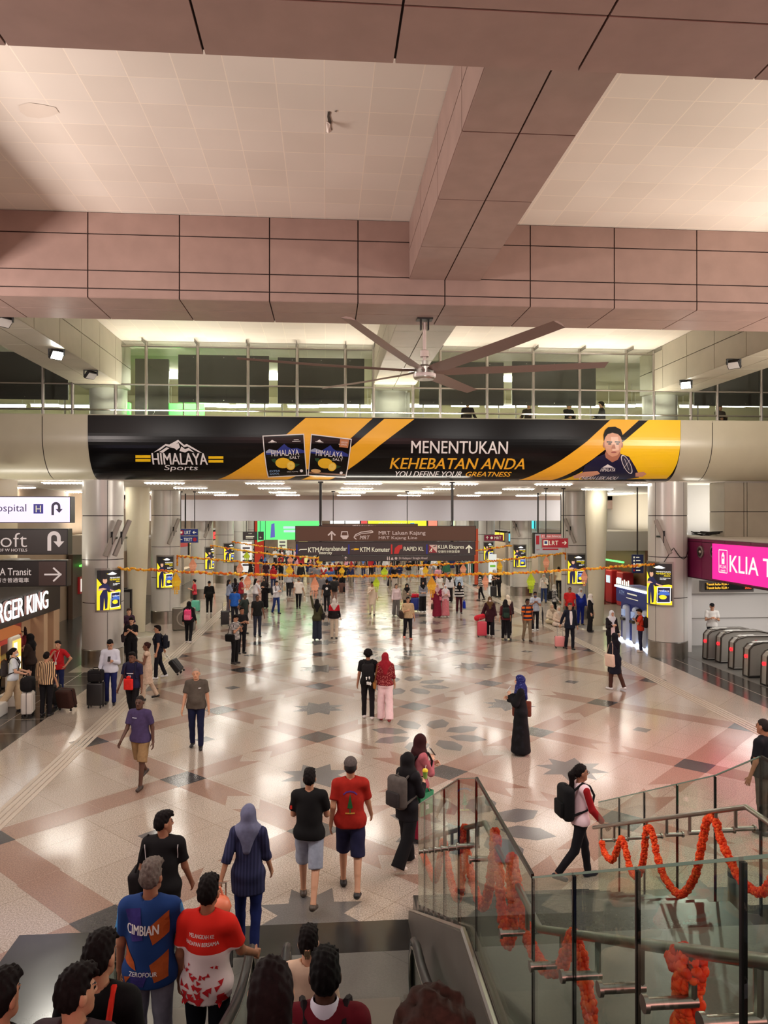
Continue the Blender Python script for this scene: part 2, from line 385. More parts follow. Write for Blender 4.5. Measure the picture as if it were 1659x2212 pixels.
# dark frame and grey tiles at the foot of the moving stairs
fl.bx(-3.52, 6.5, 8.42, 9.06, 0, .006, 5); fl.bx(-3.52, -2.02, -2, 8.42, 0, .006, 5); fl.bx(-2.02, 6.5, -2, 8.42, 0, .006, 6)
struct(fl.build('floor', [F_BASE, F_BAND, F_DARK, F_STAR, F_TACT, F_EDGE, F_LAND], recalc=False))

def tiles(name, c, w, h, rough=.45, ox=0, oy=0, line=(1.12, 1.1, 1.05), var=.93):
    m = bpy.data.materials.new('m_' + name); m.use_nodes = True; nt = m.node_tree; b = nt.nodes['Principled BSDF']; L = nt.links.new
    t = nt.nodes.new('ShaderNodeTexCoord'); mp = nt.nodes.new('ShaderNodeMapping'); mp.inputs['Location'].default_value = (ox, oy, 0); L(t.outputs['Object'], mp.inputs[0])
    br = nt.nodes.new('ShaderNodeTexBrick'); br.offset = 0; br.inputs['Scale'].default_value = 1; br.inputs['Brick Width'].default_value = w; br.inputs['Row Height'].default_value = h
    br.inputs['Mortar Size'].default_value = .008; br.inputs['Color1'].default_value = (1, 1, 1, 1); br.inputs['Color2'].default_value = (var, var * .985, var * .97, 1); br.inputs['Mortar'].default_value = line + (1,)
    L(mp.outputs[0], br.inputs['Vector'])
    n = nt.nodes.new('ShaderNodeTexNoise'); n.inputs['Scale'].default_value = .5; L(t.outputs['Object'], n.inputs['Vector'])
    r = nt.nodes.new('ShaderNodeMapRange'); r.inputs[3].default_value = .86; r.inputs[4].default_value = 1.1; L(n.outputs['Fac'], r.inputs[0])
    x = nt.nodes.new('ShaderNodeMix'); x.data_type = 'RGBA'; x.blend_type = 'MULTIPLY'; x.inputs[0].default_value = 1; x.inputs[6].default_value = lin(c); L(br.outputs['Color'], x.inputs[7])
    y = nt.nodes.new('ShaderNodeMix'); y.data_type = 'RGBA'; y.blend_type = 'MULTIPLY'; y.inputs[0].default_value = 1; L(x.outputs[2], y.inputs[6]); L(r.outputs[0], y.inputs[7])
    L(y.outputs[2], b.inputs['Base Color']); b.inputs['Roughness'].default_value = rough
    bu = nt.nodes.new('ShaderNodeBump'); bu.inputs['Strength'].default_value = .25; bu.inputs['Distance'].default_value = .02
    L(br.outputs['Fac'], bu.inputs['Height']); L(bu.outputs['Normal'], b.inputs['Normal'])
    return m
CEIL = tiles('ceiling_tiles', (232, 222, 210), .62, .62, .5, .02, .1)
ceil = MB(); ceil.bx(-22, 26, 5.1, 27, 10.4, 10.6)
co = struct(ceil.build('ceiling', [CEIL]))
PANEL = mat((152, 126, 116), .5, key='beam_panel', noise=.07, nscale=3, bump=.03)
PANEL2 = mat((166, 158, 140), .42, key='clad_panel', noise=.05, nscale=2)
JOINT = mat((38, 26, 24), .8, key='joint')
def panels(mb, fn, As, Bs, gap=.022, th=.03, mi=0):
    for a0, a1 in zip(As, As[1:]):
        for b0, b1 in zip(Bs, Bs[1:]):
            P = [fn(a, b, d) for d in (0, th) for a in (a0 + gap / 2, a1 - gap / 2) for b in (b0 + gap / 2, b1 - gap / 2)]
            mb.add(P, [(0, 1, 3, 2), (4, 6, 7, 5), (0, 4, 5, 1), (2, 3, 7, 6), (0, 2, 6, 4), (1, 5, 7, 3)], mi)
def arange(a, b, s): return list(np.arange(a, b, s))
XS = [AX + 1.65 * k for k in range(-12, 14)]
def beam_across(name, y0, y1, zb, zs, near_only=False):
    mb = MB(); e = .03
    mb.bx(XS[0], XS[-1], y0 + e, y1 - e, zb + e, 10.4, 1)
    panels(mb, lambda a, b, d: Vector((a, b, zb + d)), XS, [y0, (y0 + y1) / 2, y1])
    panels(mb, lambda a, b, d: Vector((a, y0 + d, b)), XS, zs); panels(mb, lambda a, b, d: Vector((a, y1 - d, b)), XS, zs)
    return struct(mb.build(name, [PANEL, JOINT]))
def beam_along(name, xc, w, y0, y1, zb, ys, zs):
    mb = MB(); e = .03
    mb.bx(xc - w / 2 + e, xc + w / 2 - e, y0, y1, zb + e, 10.4, 1)
    panels(mb, lambda a, b, d: Vector((b, a, zb + d)), ys, [xc - w / 2, xc, xc + w / 2])
    for sg in (-1, 1): panels(mb, lambda a, b, d: Vector((xc + sg * (w / 2 - d), a, b)), ys, zs)
    return struct(mb.build(name, [PANEL if y0 < 10 else PANEL2, JOINT]))
B2a, B2b = W(830, 656, 8.83).y, W(830, 701, 8.83).y
beam_across('ceiling_beam_front', 5.12, 6.66, 8.83, [8.83, 9.3, 9.99, 10.4])
beam_across('ceiling_beam_middle', B2a, B2b, 8.83, [8.83, 9.0, 9.33, 10.0, 10.4])
beam_along('ceiling_beam_centre', AX, 1.36, 6.66, B2a, 9.3, [6.66, 8.7, 10.6, 12.5, B2a], [9.3, 9.85, 10.4])
ys2 = [B2b] + [B2b + 1.65 * k for k in range(1, 6)] + [25.9]
beam_along('ceiling_beam_centre', AX, 1.36, B2b, 25.9, 9.1, ys2, [9.1, 9.75, 10.4])
for sx in (-7.22, 11.72):
    beam_along('ceiling_beam_side', sx, 1.45, B2b, 25.9, 9.0, ys2, [9.0, 9.7, 10.4])
    beam_along('ceiling_beam_side', sx, 1.45, 5.1, B2a, 9.0, [5.1, 6.66, 8.7, 10.6, 12.5, B2a], [9.0, 9.7, 10.4])

# ---- the bridge across the hall with its bent fascia
YF, ZT, ZC, EA, EB = 23.6, 7.87, 7.30, 1.12, 1.33
_prof = [(YF, ZT), (YF, ZC)] + [(YF + EA * (1 - math.cos(R(t))), ZC - EB * math.sin(R(t))) for t in range(5, 91, 5)]
_cum = [0.0]
for (a, b) in zip(_prof, _prof[1:]): _cum.append(_cum[-1] + math.hypot(b[0] - a[0], b[1] - a[1]))
class FP:
    """the bent fascia: a = place across the hall, b = minus the length down its face"""
    step, axis = .09, 1
    def to2(s, u, v):
        d = ray(u, v); best = None
        for i in range(len(_prof) - 1):
            (y0, z0), (y1, z1) = _prof[i], _prof[i + 1]; ny, nz = -(z1 - z0), (y1 - y0)
            den = d.y * ny + d.z * nz
            if abs(den) < 1e-9: continue
            t = ((y0) * ny + (z0 - CAM_H) * nz) / den; y, z = d.y * t, CAM_H + d.z * t
            L = _cum[i + 1] - _cum[i]; q = ((y - y0) * (y1 - y0) + (z - z0) * (z1 - z0)) / L
            e = max(-q, q - L, 0)
            if best is None or e < best[0]: best = (e, d.x * t, -(_cum[i] + min(max(q, -.3 if i == 0 else 0), L)))
        return best[1], best[2]
    def to3(s, a, b, d=0):
        t = -b; i = 0
        while i < len(_cum) - 2 and t > _cum[i + 1]: i += 1
        (y0, z0), (y1, z1) = _prof[i], _prof[i + 1]; L = _cum[i + 1] - _cum[i]; q = (t - _cum[i]) / L
        ny, nz = (z1 - z0) / L, -(y1 - y0) / L
        return Vector((a, y0 + (y1 - y0) * q + ny * d, z0 + (z1 - z0) * q + nz * d))
FAS = FP()
fm = MB()
xb = [-24] + [AX + 2.62 * k - .3 for k in range(-7, 9)] + [28]
tb = [0.02, .58] + [_cum[-1]]
for x0, x1 in zip(xb, xb[1:]):
    for rng in ([c for c in _cum if c <= .58], [c for c in _cum if c >= .56]):
        pr = [FAS.to3(0, -c, 0) for c in rng]; g = .012
        for (p, q) in zip(pr, pr[1:]): fm.add([(x0 + g, p.y, p.z), (x1 - g, p.y, p.z), (x1 - g, q.y, q.z), (x0 + g, q.y, q.z)], [(0, 1, 2, 3)], 0)
pr = [FAS.to3(0, -c, -.02) for c in _cum]
for (p, q) in zip(pr, pr[1:]): fm.add([(-24, p.y, p.z), (28, p.y, p.z), (28, q.y, q.z), (-24, q.y, q.z)], [(0, 1, 2, 3)], 1)
fm.bx(-24, 28, YF + .02, YF + 1.35, ZT - .05, ZT, 0); fm.bx(-24, 28, YF + .03, YF + .06, .5 + 7.2, ZT + .03, 0)
FASC = mat((190, 184, 160), .3, key='fascia_metal', noise=.04, nscale=1.5)
fo = struct(fm.build('wall_bridge_fascia', [FASC, JOINT], smooth=True))
ZS = 5.95
sm = MB(); sm.bx(-24, 28, YF + EA - .05, 43.6, ZS, ZS + .25)
SOFF = tiles('soffit', (238, 234, 222), 1.2, 1.2, .5, 0, 0, (.9, .9, .88), .97)
struct(sm.build('ceiling_lower', [SOFF]))
sm = MB(); sm.bx(-24, 28, YF + 1.2, 44, 7.1, 7.3); struct(sm.build('floor_upper', [mat((120, 112, 100), .4, key='upper_floor')]))
# bulkhead across the hall
bk = MB(); bk.bx(-16, 20, 43.5, 44.3, 5.70, ZS, 1); bk.bx(-10.0, 14.6, 43.5, 44.3, 4.50, 5.70, 0); bk.bx(-24, -10, 43.5, 44.3, 5.2, 5.95, 1); bk.bx(14.6, 28, 43.5, 44.3, 5.2, 5.95, 1)
struct(bk.build('wall_bulkhead', [mat((196, 194, 204), .4, key='bulkhead'), mat((150, 128, 118), .6, key='bulkhead_band')]))
# far hall
fc = MB(); fc.bx(-24, 28, 44.3, 92, 6.6, 6.8); struct(fc.build('ceiling_far', [mat((120, 112, 102), .7, key='far_ceiling')]))
fw = MB(); fw.bx(-24, 28, 90, 90.3, 0, 6.6); struct(fw.build('wall_far', [mat((150, 130, 112), .7, key='far_wall', noise=.2, nscale=.7)]))
# ---- gallery room behind the glass
gw = MB(); gw.bx(-24, 28, 36, 36.2, 7.3, 10.4); struct(gw.build('wall_gallery', [mat((206, 200, 168), .6, key='gallery_wall', noise=.06, nscale=.8)]))
gc = MB(); gc.bx(-24, 28, 27, 36, 10.4, 10.5); struct(gc.build('ceiling_gallery', [mat((190, 186, 160), .6, key='gallery_ceiling')]))

# ---- round clad columns
COLM = mat((206, 203, 196), .28, .12, key='column_metal', noise=.04, nscale=1.2)
def column(x, y, r, z1, base_z=.55):
    m = MB()
    for z0, zz in ((base_z, 2.05), (2.05, 3.42), (3.42, 4.82), (4.82, z1)):
        for k in range(4):
            a0 = R(90 * k - 62); m.lathe([(r, z0 + .012), (r, zz - .012)], (x, y, 0), 14, 0, a0 + .012, a0 + math.pi / 2 - .012)
    m.lathe([(r - .02, 0), (r - .02, z1)], (x, y, 0), 32, 1)
    m.lathe([(r + .012, 0.0), (r + .012, base_z - .01), (r, base_z)], (x, y, 0), 40, 2)
    return struct(m.build('wall_column', [COLM, JOINT, STEEL], smooth=True))
ROWS = [25.3, 35.0, 45.0, 55.0, 65.0, 75.0]
for i, y in enumerate(ROWS):
    for x in (AX - 9.47, AX + 9.47): column(x, y, .64, 6.9 if i == 0 else ZS if i == 1 else 6.6)
m = MB(); m.lathe([(.60, 7.6), (.60, 9.2)], (AX, 26.4, 0), 24, 0); m.bx(AX - .66, AX + .66, 26.2, 26.9, 7.4, 9.1, 0); struct(m.build('wall_column', [COLM], smooth=True))
for x in (AX - 9.47, AX + 9.47):
    m = MB(); m.lathe([(.60, 7.8), (.60, 9.02)], (x, 25.9, 0), 24, 0); m.lathe([(.64, 7.8), (.64, 7.98)], (x, 25.9, 0), 24, 1); struct(m.build('wall_column', [COLM, STEEL], smooth=True))
# slender tapered white columns beside the second row
for x, yb in ((-7.55, 31.2), (11.5, 31.6)):
    m = MB(); m.lathe([(.29, 0), (.33, 1.5), (.40, 3.2), (.46, 4.8), (.47, ZS)], (x, yb, 0), 24)
    struct(m.build('wall_column', [mat((206, 198, 172), .4, key='tapered_column')], smooth=True))
    m = MB(); m.lathe([(.31, .16), (.75, .05), (.78, .0)], (x, yb, 0), 28); tag(m.build('column_base_cover', [mat((170, 164, 150), .25, .4, key='base_cover')], smooth=True), 'shallow conical cover on the floor round the tapered column on the %s side' % ('burger shop' if x < 0 else 'cash machine'), 'base cover')
# side walls
LW = mat((150, 128, 106), .6, key='shop_wall', noise=.12, nscale=.5)
m = MB(); m.bx(-12.2, -12, 24.6, 90, 0, 6.6); struct(m.build('wall_left', [LW]))
m = MB(); m.bx(16.8, 17, 27.3, 90, 0, 6.6); struct(m.build('wall_right', [mat((188, 180, 166), .6, key='right_wall', noise=.05)]))

# the torn tile and the damp patch in the near ceiling
def patch(name, pts, z, c): m = MB(); m.add([W(u, v, z) for u, v in pts], [tuple(range(len(pts)))]); return m.build(name, mat(c, .8))
tt = thing('torn_tile', 'torn ceiling tile with a hanging flap left of the centre beam', 'ceiling tile', W(712, 270, 10.39))
for nm, pts, z, c in (('hole', [(708, 240), (714, 243), (712, 250), (716, 262), (714, 272), (717, 280), (712, 286), (707, 284), (709, 266), (707, 252)], 10.392, (70, 62, 54)), ('chip', [(722, 240), (728, 238), (727, 243)], 10.392, (110, 100, 90))):
    o = patch(nm, pts, z, c); o.parent = tt; o.matrix_parent_inverse = Matrix.Translation(tt.location).inverted()
m = MB(); P = [W(705, 262, 10.39), W(713, 268, 10.36), W(716, 284, 10.28), W(709, 288, 10.25), W(705, 284, 10.30)]; Q = [p + Vector((0, 0, .012)) for p in P]; m.add(P + Q, [(0, 1, 2, 3, 4), (9, 8, 7, 6, 5)] + [(k, (k + 1) % 5, 5 + (k + 1) % 5, 5 + k) for k in range(5)]); local(tt, m).build('flap', mat((226, 214, 204), .8), tt)
dp = patch('damp_patch', [(40, 228), (62, 222), (92, 226), (120, 232), (128, 244), (108, 252), (84, 256), (58, 252), (44, 242)], 10.395, (216, 203, 189)); tag(dp, 'damp stained patch on the ceiling tiles near the left frame edge', 'stain')
# ================================================================== LAMPS AND GALLERY
WHITE = mat((236, 234, 230), .5, key='white'); CREAM = mat((222, 214, 196), .5, key='cream')
LAMP = lampm((255, 249, 238), 58)
FARL = lampm((255, 250, 240), 40)
def strip_light(x, y, z, L, label, group, frame=True, w=.24, em=None):
    t = thing('ceiling_light', label, 'ceiling light', (x, y, z), 0, group)
    m = MB(); m.bx(-L / 2 - .05, L / 2 + .05, -w / 2 - .04, w / 2 + .04, -.035, 0); m.build('frame', CREAM, t)
    m = MB(); m.bx(-L / 2, L / 2, -w / 2, w / 2, -.055, -.03); m.build('diffuser', em or LAMP, t)
    m = MB()
    for k in range(11): m.bx(-L / 2 + (k + .5) * L / 11 - .006, -L / 2 + (k + .5) * L / 11 + .006, -w / 2, w / 2, -.085, -.055)
    m.build('louvre', WHITE, t)
for j, v in enumerate((1042, 1053, 1062.4, 1068.5)):
    y = W(790, v, ZS).y
    for k in range(-4, 5):
        strip_light(1.25 + 3.3 * k, y, ZS, 1.25, 'louvred fluorescent light set in the low ceiling behind the bridge', 'fluorescent lights of the low ceiling')
for y in np.arange(48, 88, 7.0):
    for k in range(-3, 4):
        strip_light(AX + 3.6 * k, y, 6.6, 2.0, 'fluorescent light on the ceiling of the far hall behind the bulkhead', 'fluorescent lights of the far hall', w=.5, em=FARL)
# gallery glazing
gz = thing('window_gallery', None, None, (0, 24.75, ZT)); gz['kind'] = 'structure'
def gx(u): return WY(u, 830, 24.75).x
PX = [-18, 93, 157, 250, 316, 427, 536, 642, 746, 807, 892, 951, 1052, 1152, 1252, 1353, 1412, 1492, 1549, 1644, 1750]
for a in PX:
    m = MB(); m.cyl((gx(a), 0, 0), (gx(a), 0, 2.5), .055, 10); m.build('post', STEEL, gz, smooth=True)
    m = MB(); m.bx(gx(a) - .012, gx(a) + .012, -.6, 0, 2.40, 2.5); m.build('fin', BRUSH, gz)
for zz in (WY(700, 836, 24.75).z - ZT, WY(700, 890, 24.75).z - ZT, 2.36):
    m = MB(); m.tube([(gx(-18), -.02, zz), (gx(1750), -.02, zz)], .03, 8); m.build('rail', STEEL, gz, smooth=True)
for a, b in zip(PX, PX[1:]):
    m = MB(); m.bx(gx(a) + .05, gx(b) - .05, .02, .035, .02, 2.4); m.build('pane', GLASS2, gz)
DARKB = mat((38, 36, 31), .4, key='dark_board')
def board(u0, v0, u1, v1, Y, label):
    p, q = WY(u0, v1, Y), WY(u1, v0, Y); m = MB(); m.bx(p.x, q.x, Y, Y + .08, p.z, q.z); t = thing('display_board', label, 'board', ((p.x + q.x) / 2, Y, p.z)); local(t, m); m.build('panel', DARKB, t)
    m = MB()
    for k in range(6): m.ball((p.x + (q.x - p.x) * (k % 3 + .5) / 3, Y - .005, p.z + (.08 if k < 3 else q.z - p.z - .08)), .018, 8)
    for sx in (.05, .95): m.cyl((p.x + (q.x - p.x) * sx, Y + .12, ZT - .56), (p.x + (q.x - p.x) * sx, Y + .12, q.z), .03, 8)
    local(t, m).build('stud', STEEL, t)
board(-40, 762, 147, 861, 25.4, 'dark display board behind the gallery glass above the burger shop')
board(385, 769, 581, 869, 25.5, 'dark display board behind the gallery glass nearest the green light')
board(600, 775, 787, 871, 25.5, 'dark display board behind the gallery glass just left of the central column')
board(906, 783, 1088, 874, 25.5, 'dark display board behind the gallery glass just right of the central column')
board(1107, 783, 1287, 875, 25.5, 'dark display board behind the gallery glass beside the person in black')
board(1500, 790, 1720, 876, 25.4, 'dark display board behind the gallery glass above the pink ticket fascia')
p, q = WY(292, 897, 25.6), WY(364, 776, 25.6); m = MB(); m.bx(p.x, q.x, 25.6, 25.75, 7.3, q.z); t = thing('dark_screen', 'tall dark grey screen behind the gallery glass left of the boards', 'screen', ((p.x + q.x) / 2, 25.6, p.z)); local(t, m).build('panel', mat((62, 60, 52), .4), t)
GL = lampm((30, 255, 50), 4)
for (u0, v0, u1, v1), lb in (((363, 872, 440, 898), 'long bright green light box low behind the gallery glass'), ((256, 870, 280, 897), 'small bright green light box behind the gallery glass by the left column')):
    p, q = WY(u0, v1, 26.2), WY(u1, v0, 26.2); m = MB(); m.bx(p.x, q.x, 26.2, 26.4, 7.4, q.z); t = thing('light_box', lb, 'light box', ((p.x + q.x) / 2, 26.2, 7.3)); local(t, m).build('panel', GL, t)
    m = MB(); m.bx(p.x - .03, q.x + .03, 26.18, 26.42, 7.3, 7.42); local(t, m).build('frame', BRUSH, t)
GLAMP = lampm((255, 250, 225), 22)
for k, u in enumerate((-60, 20, 100, 165, 395, 460, 500, 545, 575, 655, 700, 742, 770, 915, 1005, 1080, 1115, 1195, 1265, 1340, 1395, 1500, 1580, 1640)):
    p = WY(u, 878 - (k % 3), 33.5 - (k % 2) * 2.2); t = thing('tube_light', 'fluorescent tube hanging in the gallery behind the glass', 'tube light', p, 0, 'fluorescent tubes of the gallery')
    m = MB(); m.bx(-.62, .62, -.06, .06, -.05, .05); m.build('tube', GLAMP, t); m = MB(); m.bx(-.66, .66, -.08, .08, .05, .1)
    for s in (-.5, .5): m.cyl((s, 0, .1), (s, 0, 10.4 - p.z), .012, 6)
    m.build('housing', WHITE, t)
for u, v in ((590, 808), (1097, 812), (373, 805)):
    p = WY(u, v, 30); t = thing('lamp_panel', 'small bright lamp panel on the gallery ceiling seen between two boards', 'lamp', p, 0, 'gallery lamp panels'); m = MB(); m.bx(-.18, .18, -.1, .1, -.22, .22); m.build('diffuser', GLAMP, t)
    m = MB(); m.cyl((0, 0, .2), (0, 0, 10.4 - p.z), .03, 8); m.build('stem', WHITE, t)
# flood lamps under the side beams
def flood(u, v, lit, label, aim):
    p = W(u, v, 8.86); t = thing('flood_light', label, 'flood light', p)
    d = (Vector(aim) - Vector(p)).normalized(); q = d.to_track_quat('Z', 'Y').to_matrix()
    m = MB(); m.rbox(Vector((0, 0, 0)), (.34, .26, .09), .02, 0, q); m.build('housing', BLACK, t)
    m = MB(); m.box(d * .048, (.28, .2, .012), 0, q); m.build('lens', lampm((255, 255, 245), 60) if lit else mat((200, 200, 196), .2), t)
    m = MB(); m.bx(-.2, -.17, -.02, .02, -.02, .14); m.bx(.17, .2, -.02, .02, -.02, .14); m.bx(-.2, .2, -.03, .03, .12, .145); m.build('bracket', BLACK, t)
    if lit:
        l = bpy.data.lights.new('flood_lamp', 'SPOT'); l.energy = 900; l.color = (1, .95, .84); l.spot_size = R(110); l.spot_blend = .6; l.shadow_soft_size = .1
        o = bpy.data.objects.new('flood_lamp', l); COL.objects.link(o); o.location = Vector(p) + d * .09; o.rotation_euler = (-d).to_track_quat('Z', 'Y').to_euler()
flood(8, 694, False, 'unlit flood light at the near end of the left side beam', (0, 12, 0))
flood(122, 766, True, 'lit flood light under the left side beam', (1, 13, 1.0))
flood(196, 810, False, 'unlit black flood light beside the left column head', (0, 18, 0))
flood(1482, 831, True, 'lit flood light under the right side beam', (3, 13, 1.0))
flood(1585, 787, False, 'unlit black flood light under the right side beam', (4, 14, 0))
# the big ceiling fan
hub = WY(917, 803, 15.3)
t = thing('ceiling_fan', 'huge six-blade ceiling fan hanging from the middle beam', 'ceiling fan', hub)
m = MB(); m.bx(-.16, .16, -.12, .12, 8.80 - hub.z, 8.835 - hub.z); m.bx(-.09, -.06, -.05, .05, 8.6 - hub.z, 8.8 - hub.z); m.bx(.06, .09, -.05, .05, 8.6 - hub.z, 8.8 - hub.z); m.build('mount', DARKMETAL, t)
m = MB(); m.cyl((0, 0, .18), (0, 0, 8.75 - hub.z), .035, 12); m.lathe([(.09, .3), (.09, .42), (.05, .44)], n=16); m.build('rod', mat((196, 178, 170), .4), t, smooth=True)
m = MB(); m.lathe([(0, -.16), (.19, -.16), (.22, -.13), (.22, .08), (.19, .11), (.08, .14), (.08, .22), (0, .22)], n=28); m.build('hub', STEEL, t, smooth=True)
m = MB(); m.lathe([(.222, -.115), (.23, -.11), (.23, -.05), (.222, -.045)], n=28); m.build('hub_band', mat((205, 190, 186), .3), t, smooth=True)
BLADE = mat((128, 104, 96), .4, .3, key='fan_blade')
for k, a in enumerate((244, 298, 358, 64, 122, 182)):
    m = MB(); ca, sa = math.cos(R(a)), math.sin(R(a)); L = 3.75
    sec = [(-.17, -.012), (-.08, .024), (.05, .028), (.18, -.004), (.05, -.006), (-.08, -.010)]
    vs = []
    for r_, s_, dr in ((.22, .55, 0), (.5, 1, -.0), (2.2, .95, .07), (L, .8, .16)):
        for x, z in sec:
            tw = R(-16); xx, zz = x * s_ * math.cos(tw) - z * math.sin(tw), x * s_ * math.sin(tw) + z * math.cos(tw)
            vs.append((ca * r_ - sa * xx, sa * r_ + ca * xx, zz + dr + .02))
    fs = [(i * 6 + j, i * 6 + (j + 1) % 6, i * 6 + 6 + (j + 1) % 6, i * 6 + 6 + j) for i in range(3) for j in range(6)] + [tuple(range(6)), tuple(range(18, 24))]
    m.add(vs, fs); b = m.build('blade', BLADE, t, smooth=True)
    m = MB(); m.box((ca * .3, sa * .3, .05), (.34, .10, .02), 0, Matrix.Rotation(R(a), 3, 'Z')); m.build('blade_bracket', STEEL, b)

# ================================================================== THE BANNER ON THE BRIDGE
YEL, YEL2 = mat((255, 208, 30), .25, key='banner_yellow', spec=.4), mat((246, 182, 48), .25, key='banner_gold', spec=.4)
BK = mat((9, 8, 9), .2, key='banner_black', spec=.25); WH = mat((236, 232, 232), .4, key='banner_white')
SK1, SK2, SK3 = mat((214, 158, 128), .4, key='print'), mat((176, 116, 90), .4, key='print'), mat((238, 196, 172), .4, key='print')
NAVY = mat((24, 24, 58), .3, key='print'); BLUE = mat((34, 52, 140), .3, key='print'); GREEN = mat((24, 66, 38), .3, key='print'); LEM = mat((240, 190, 40), .3, key='print'); LEM2 = mat((250, 220, 110), .3, key='print')
bn = thing('advertising_banner', 'long black and yellow advertising banner wrapped round the bridge', 'banner', (AX, YF, 6.0))
A = Art(FAS); xL, xR = FAS.to2(190, 950)[0], FAS.to2(1470, 950)[0]; TB = -(_cum[-1] - .04)
A.rect2(xL, TB, xR, .0, BK, .012); A.build('sheet', bn, bn.location)
d1, d2, d3, d4 = .016, .020, .024, .028
for pts, mm in (([(660, 903), (805, 904), (752, 952), (700, 992), (655, 1018), (620, 1035), (470, 1034.5), (510, 1016), (552, 988), (602, 953)], YEL2),
    ([(830, 905), (895, 905.5), (820, 962), (756, 1011), (712, 1035), (650, 1035), (700, 1008), (760, 965)], YEL2),
    ([(1319, 906), (1381, 907), (1340, 944), (1290, 984), (1230, 1022), (1192, 1036), (1120, 1036), (1161, 1021), (1211, 994), (1268, 953)], YEL2),
    ([(1401, 907), (1469.5, 907.5), (1469, 960), (1462, 1000), (1452, 1020), (1440, 1033), (1212, 1036), (1245, 1024), (1300, 989), (1345, 955)], YEL)):
    A = Art(FAS); A.poly(pts, mm, d1); A.build('stripe', bn, bn.location)
for tx, q, mm, bo, sh_ in (('HIMALAYA', (330.7, 979, 447, 1002.5), WH, .035, 0), ('Sports', (356, 1004, 427, 1017.5), WH, .01, .2), ('MENENTUKAN', (888, 953.5, 1097, 979), WH, .02, 0), ('KEHEBATAN ANDA', (842, 990, 1136, 1011.5), YEL2, .03, .18), ('YOU DEFINE YOUR', (853, 1017.5, 998, 1028), WH, .015, .2), ('GREATNESS', (1005, 1018.5, 1105, 1028), YEL2, .03, .2)):
    A = Art(FAS); A.text(tx, *q, mm, d2, bo, sh_); A.build('lettering', bn, bn.location)
A = Art(FAS)
for v in (983, 991): A.rect(293, v, 325.5, v + 5.6, YEL, d2); A.rect(450.5, v + 2, 482.6, v + 7.6, YEL, d2)
for pts in ([(332, 977), (352, 963), (358, 959), (366, 960), (385, 950), (398, 961), (404, 959), (420, 968), (437, 978), (430, 977), (418, 971), (405, 964), (398, 966), (386, 955), (376, 962), (366, 965), (358, 963), (346, 972)],
            [(344, 976), (360, 966), (366, 968), (357, 974), (352, 978)], [(366, 966), (380, 959), (386, 957), (389, 966), (382, 972), (377, 968)], [(388, 974), (392, 964), (400, 970), (408, 967), (420, 977), (408, 973), (400, 977)]): A.poly(pts, WH, d2)
A.build('mountain_logo', bn, bn.location)
def bil(c):
    (a, b, cc, d) = c      # TL TR BR BL
    return lambda s, t: tuple((a[i] * (1 - s) + b[i] * s) * (1 - t) + (d[i] * (1 - s) + cc[i] * s) * t for i in (0, 1))
def textq(A, body, f, s0, t0, s1, t1, m, d, bold=.02, shear=0):
    vs, fs = text_shape(body, 0, shear)
    A.b.add([A.pl.to2(*f(s0 + (s1 - s0) * x, t1 + (t0 - t1) * y)) + (d,) for x, y in vs], fs, A.slot(m))
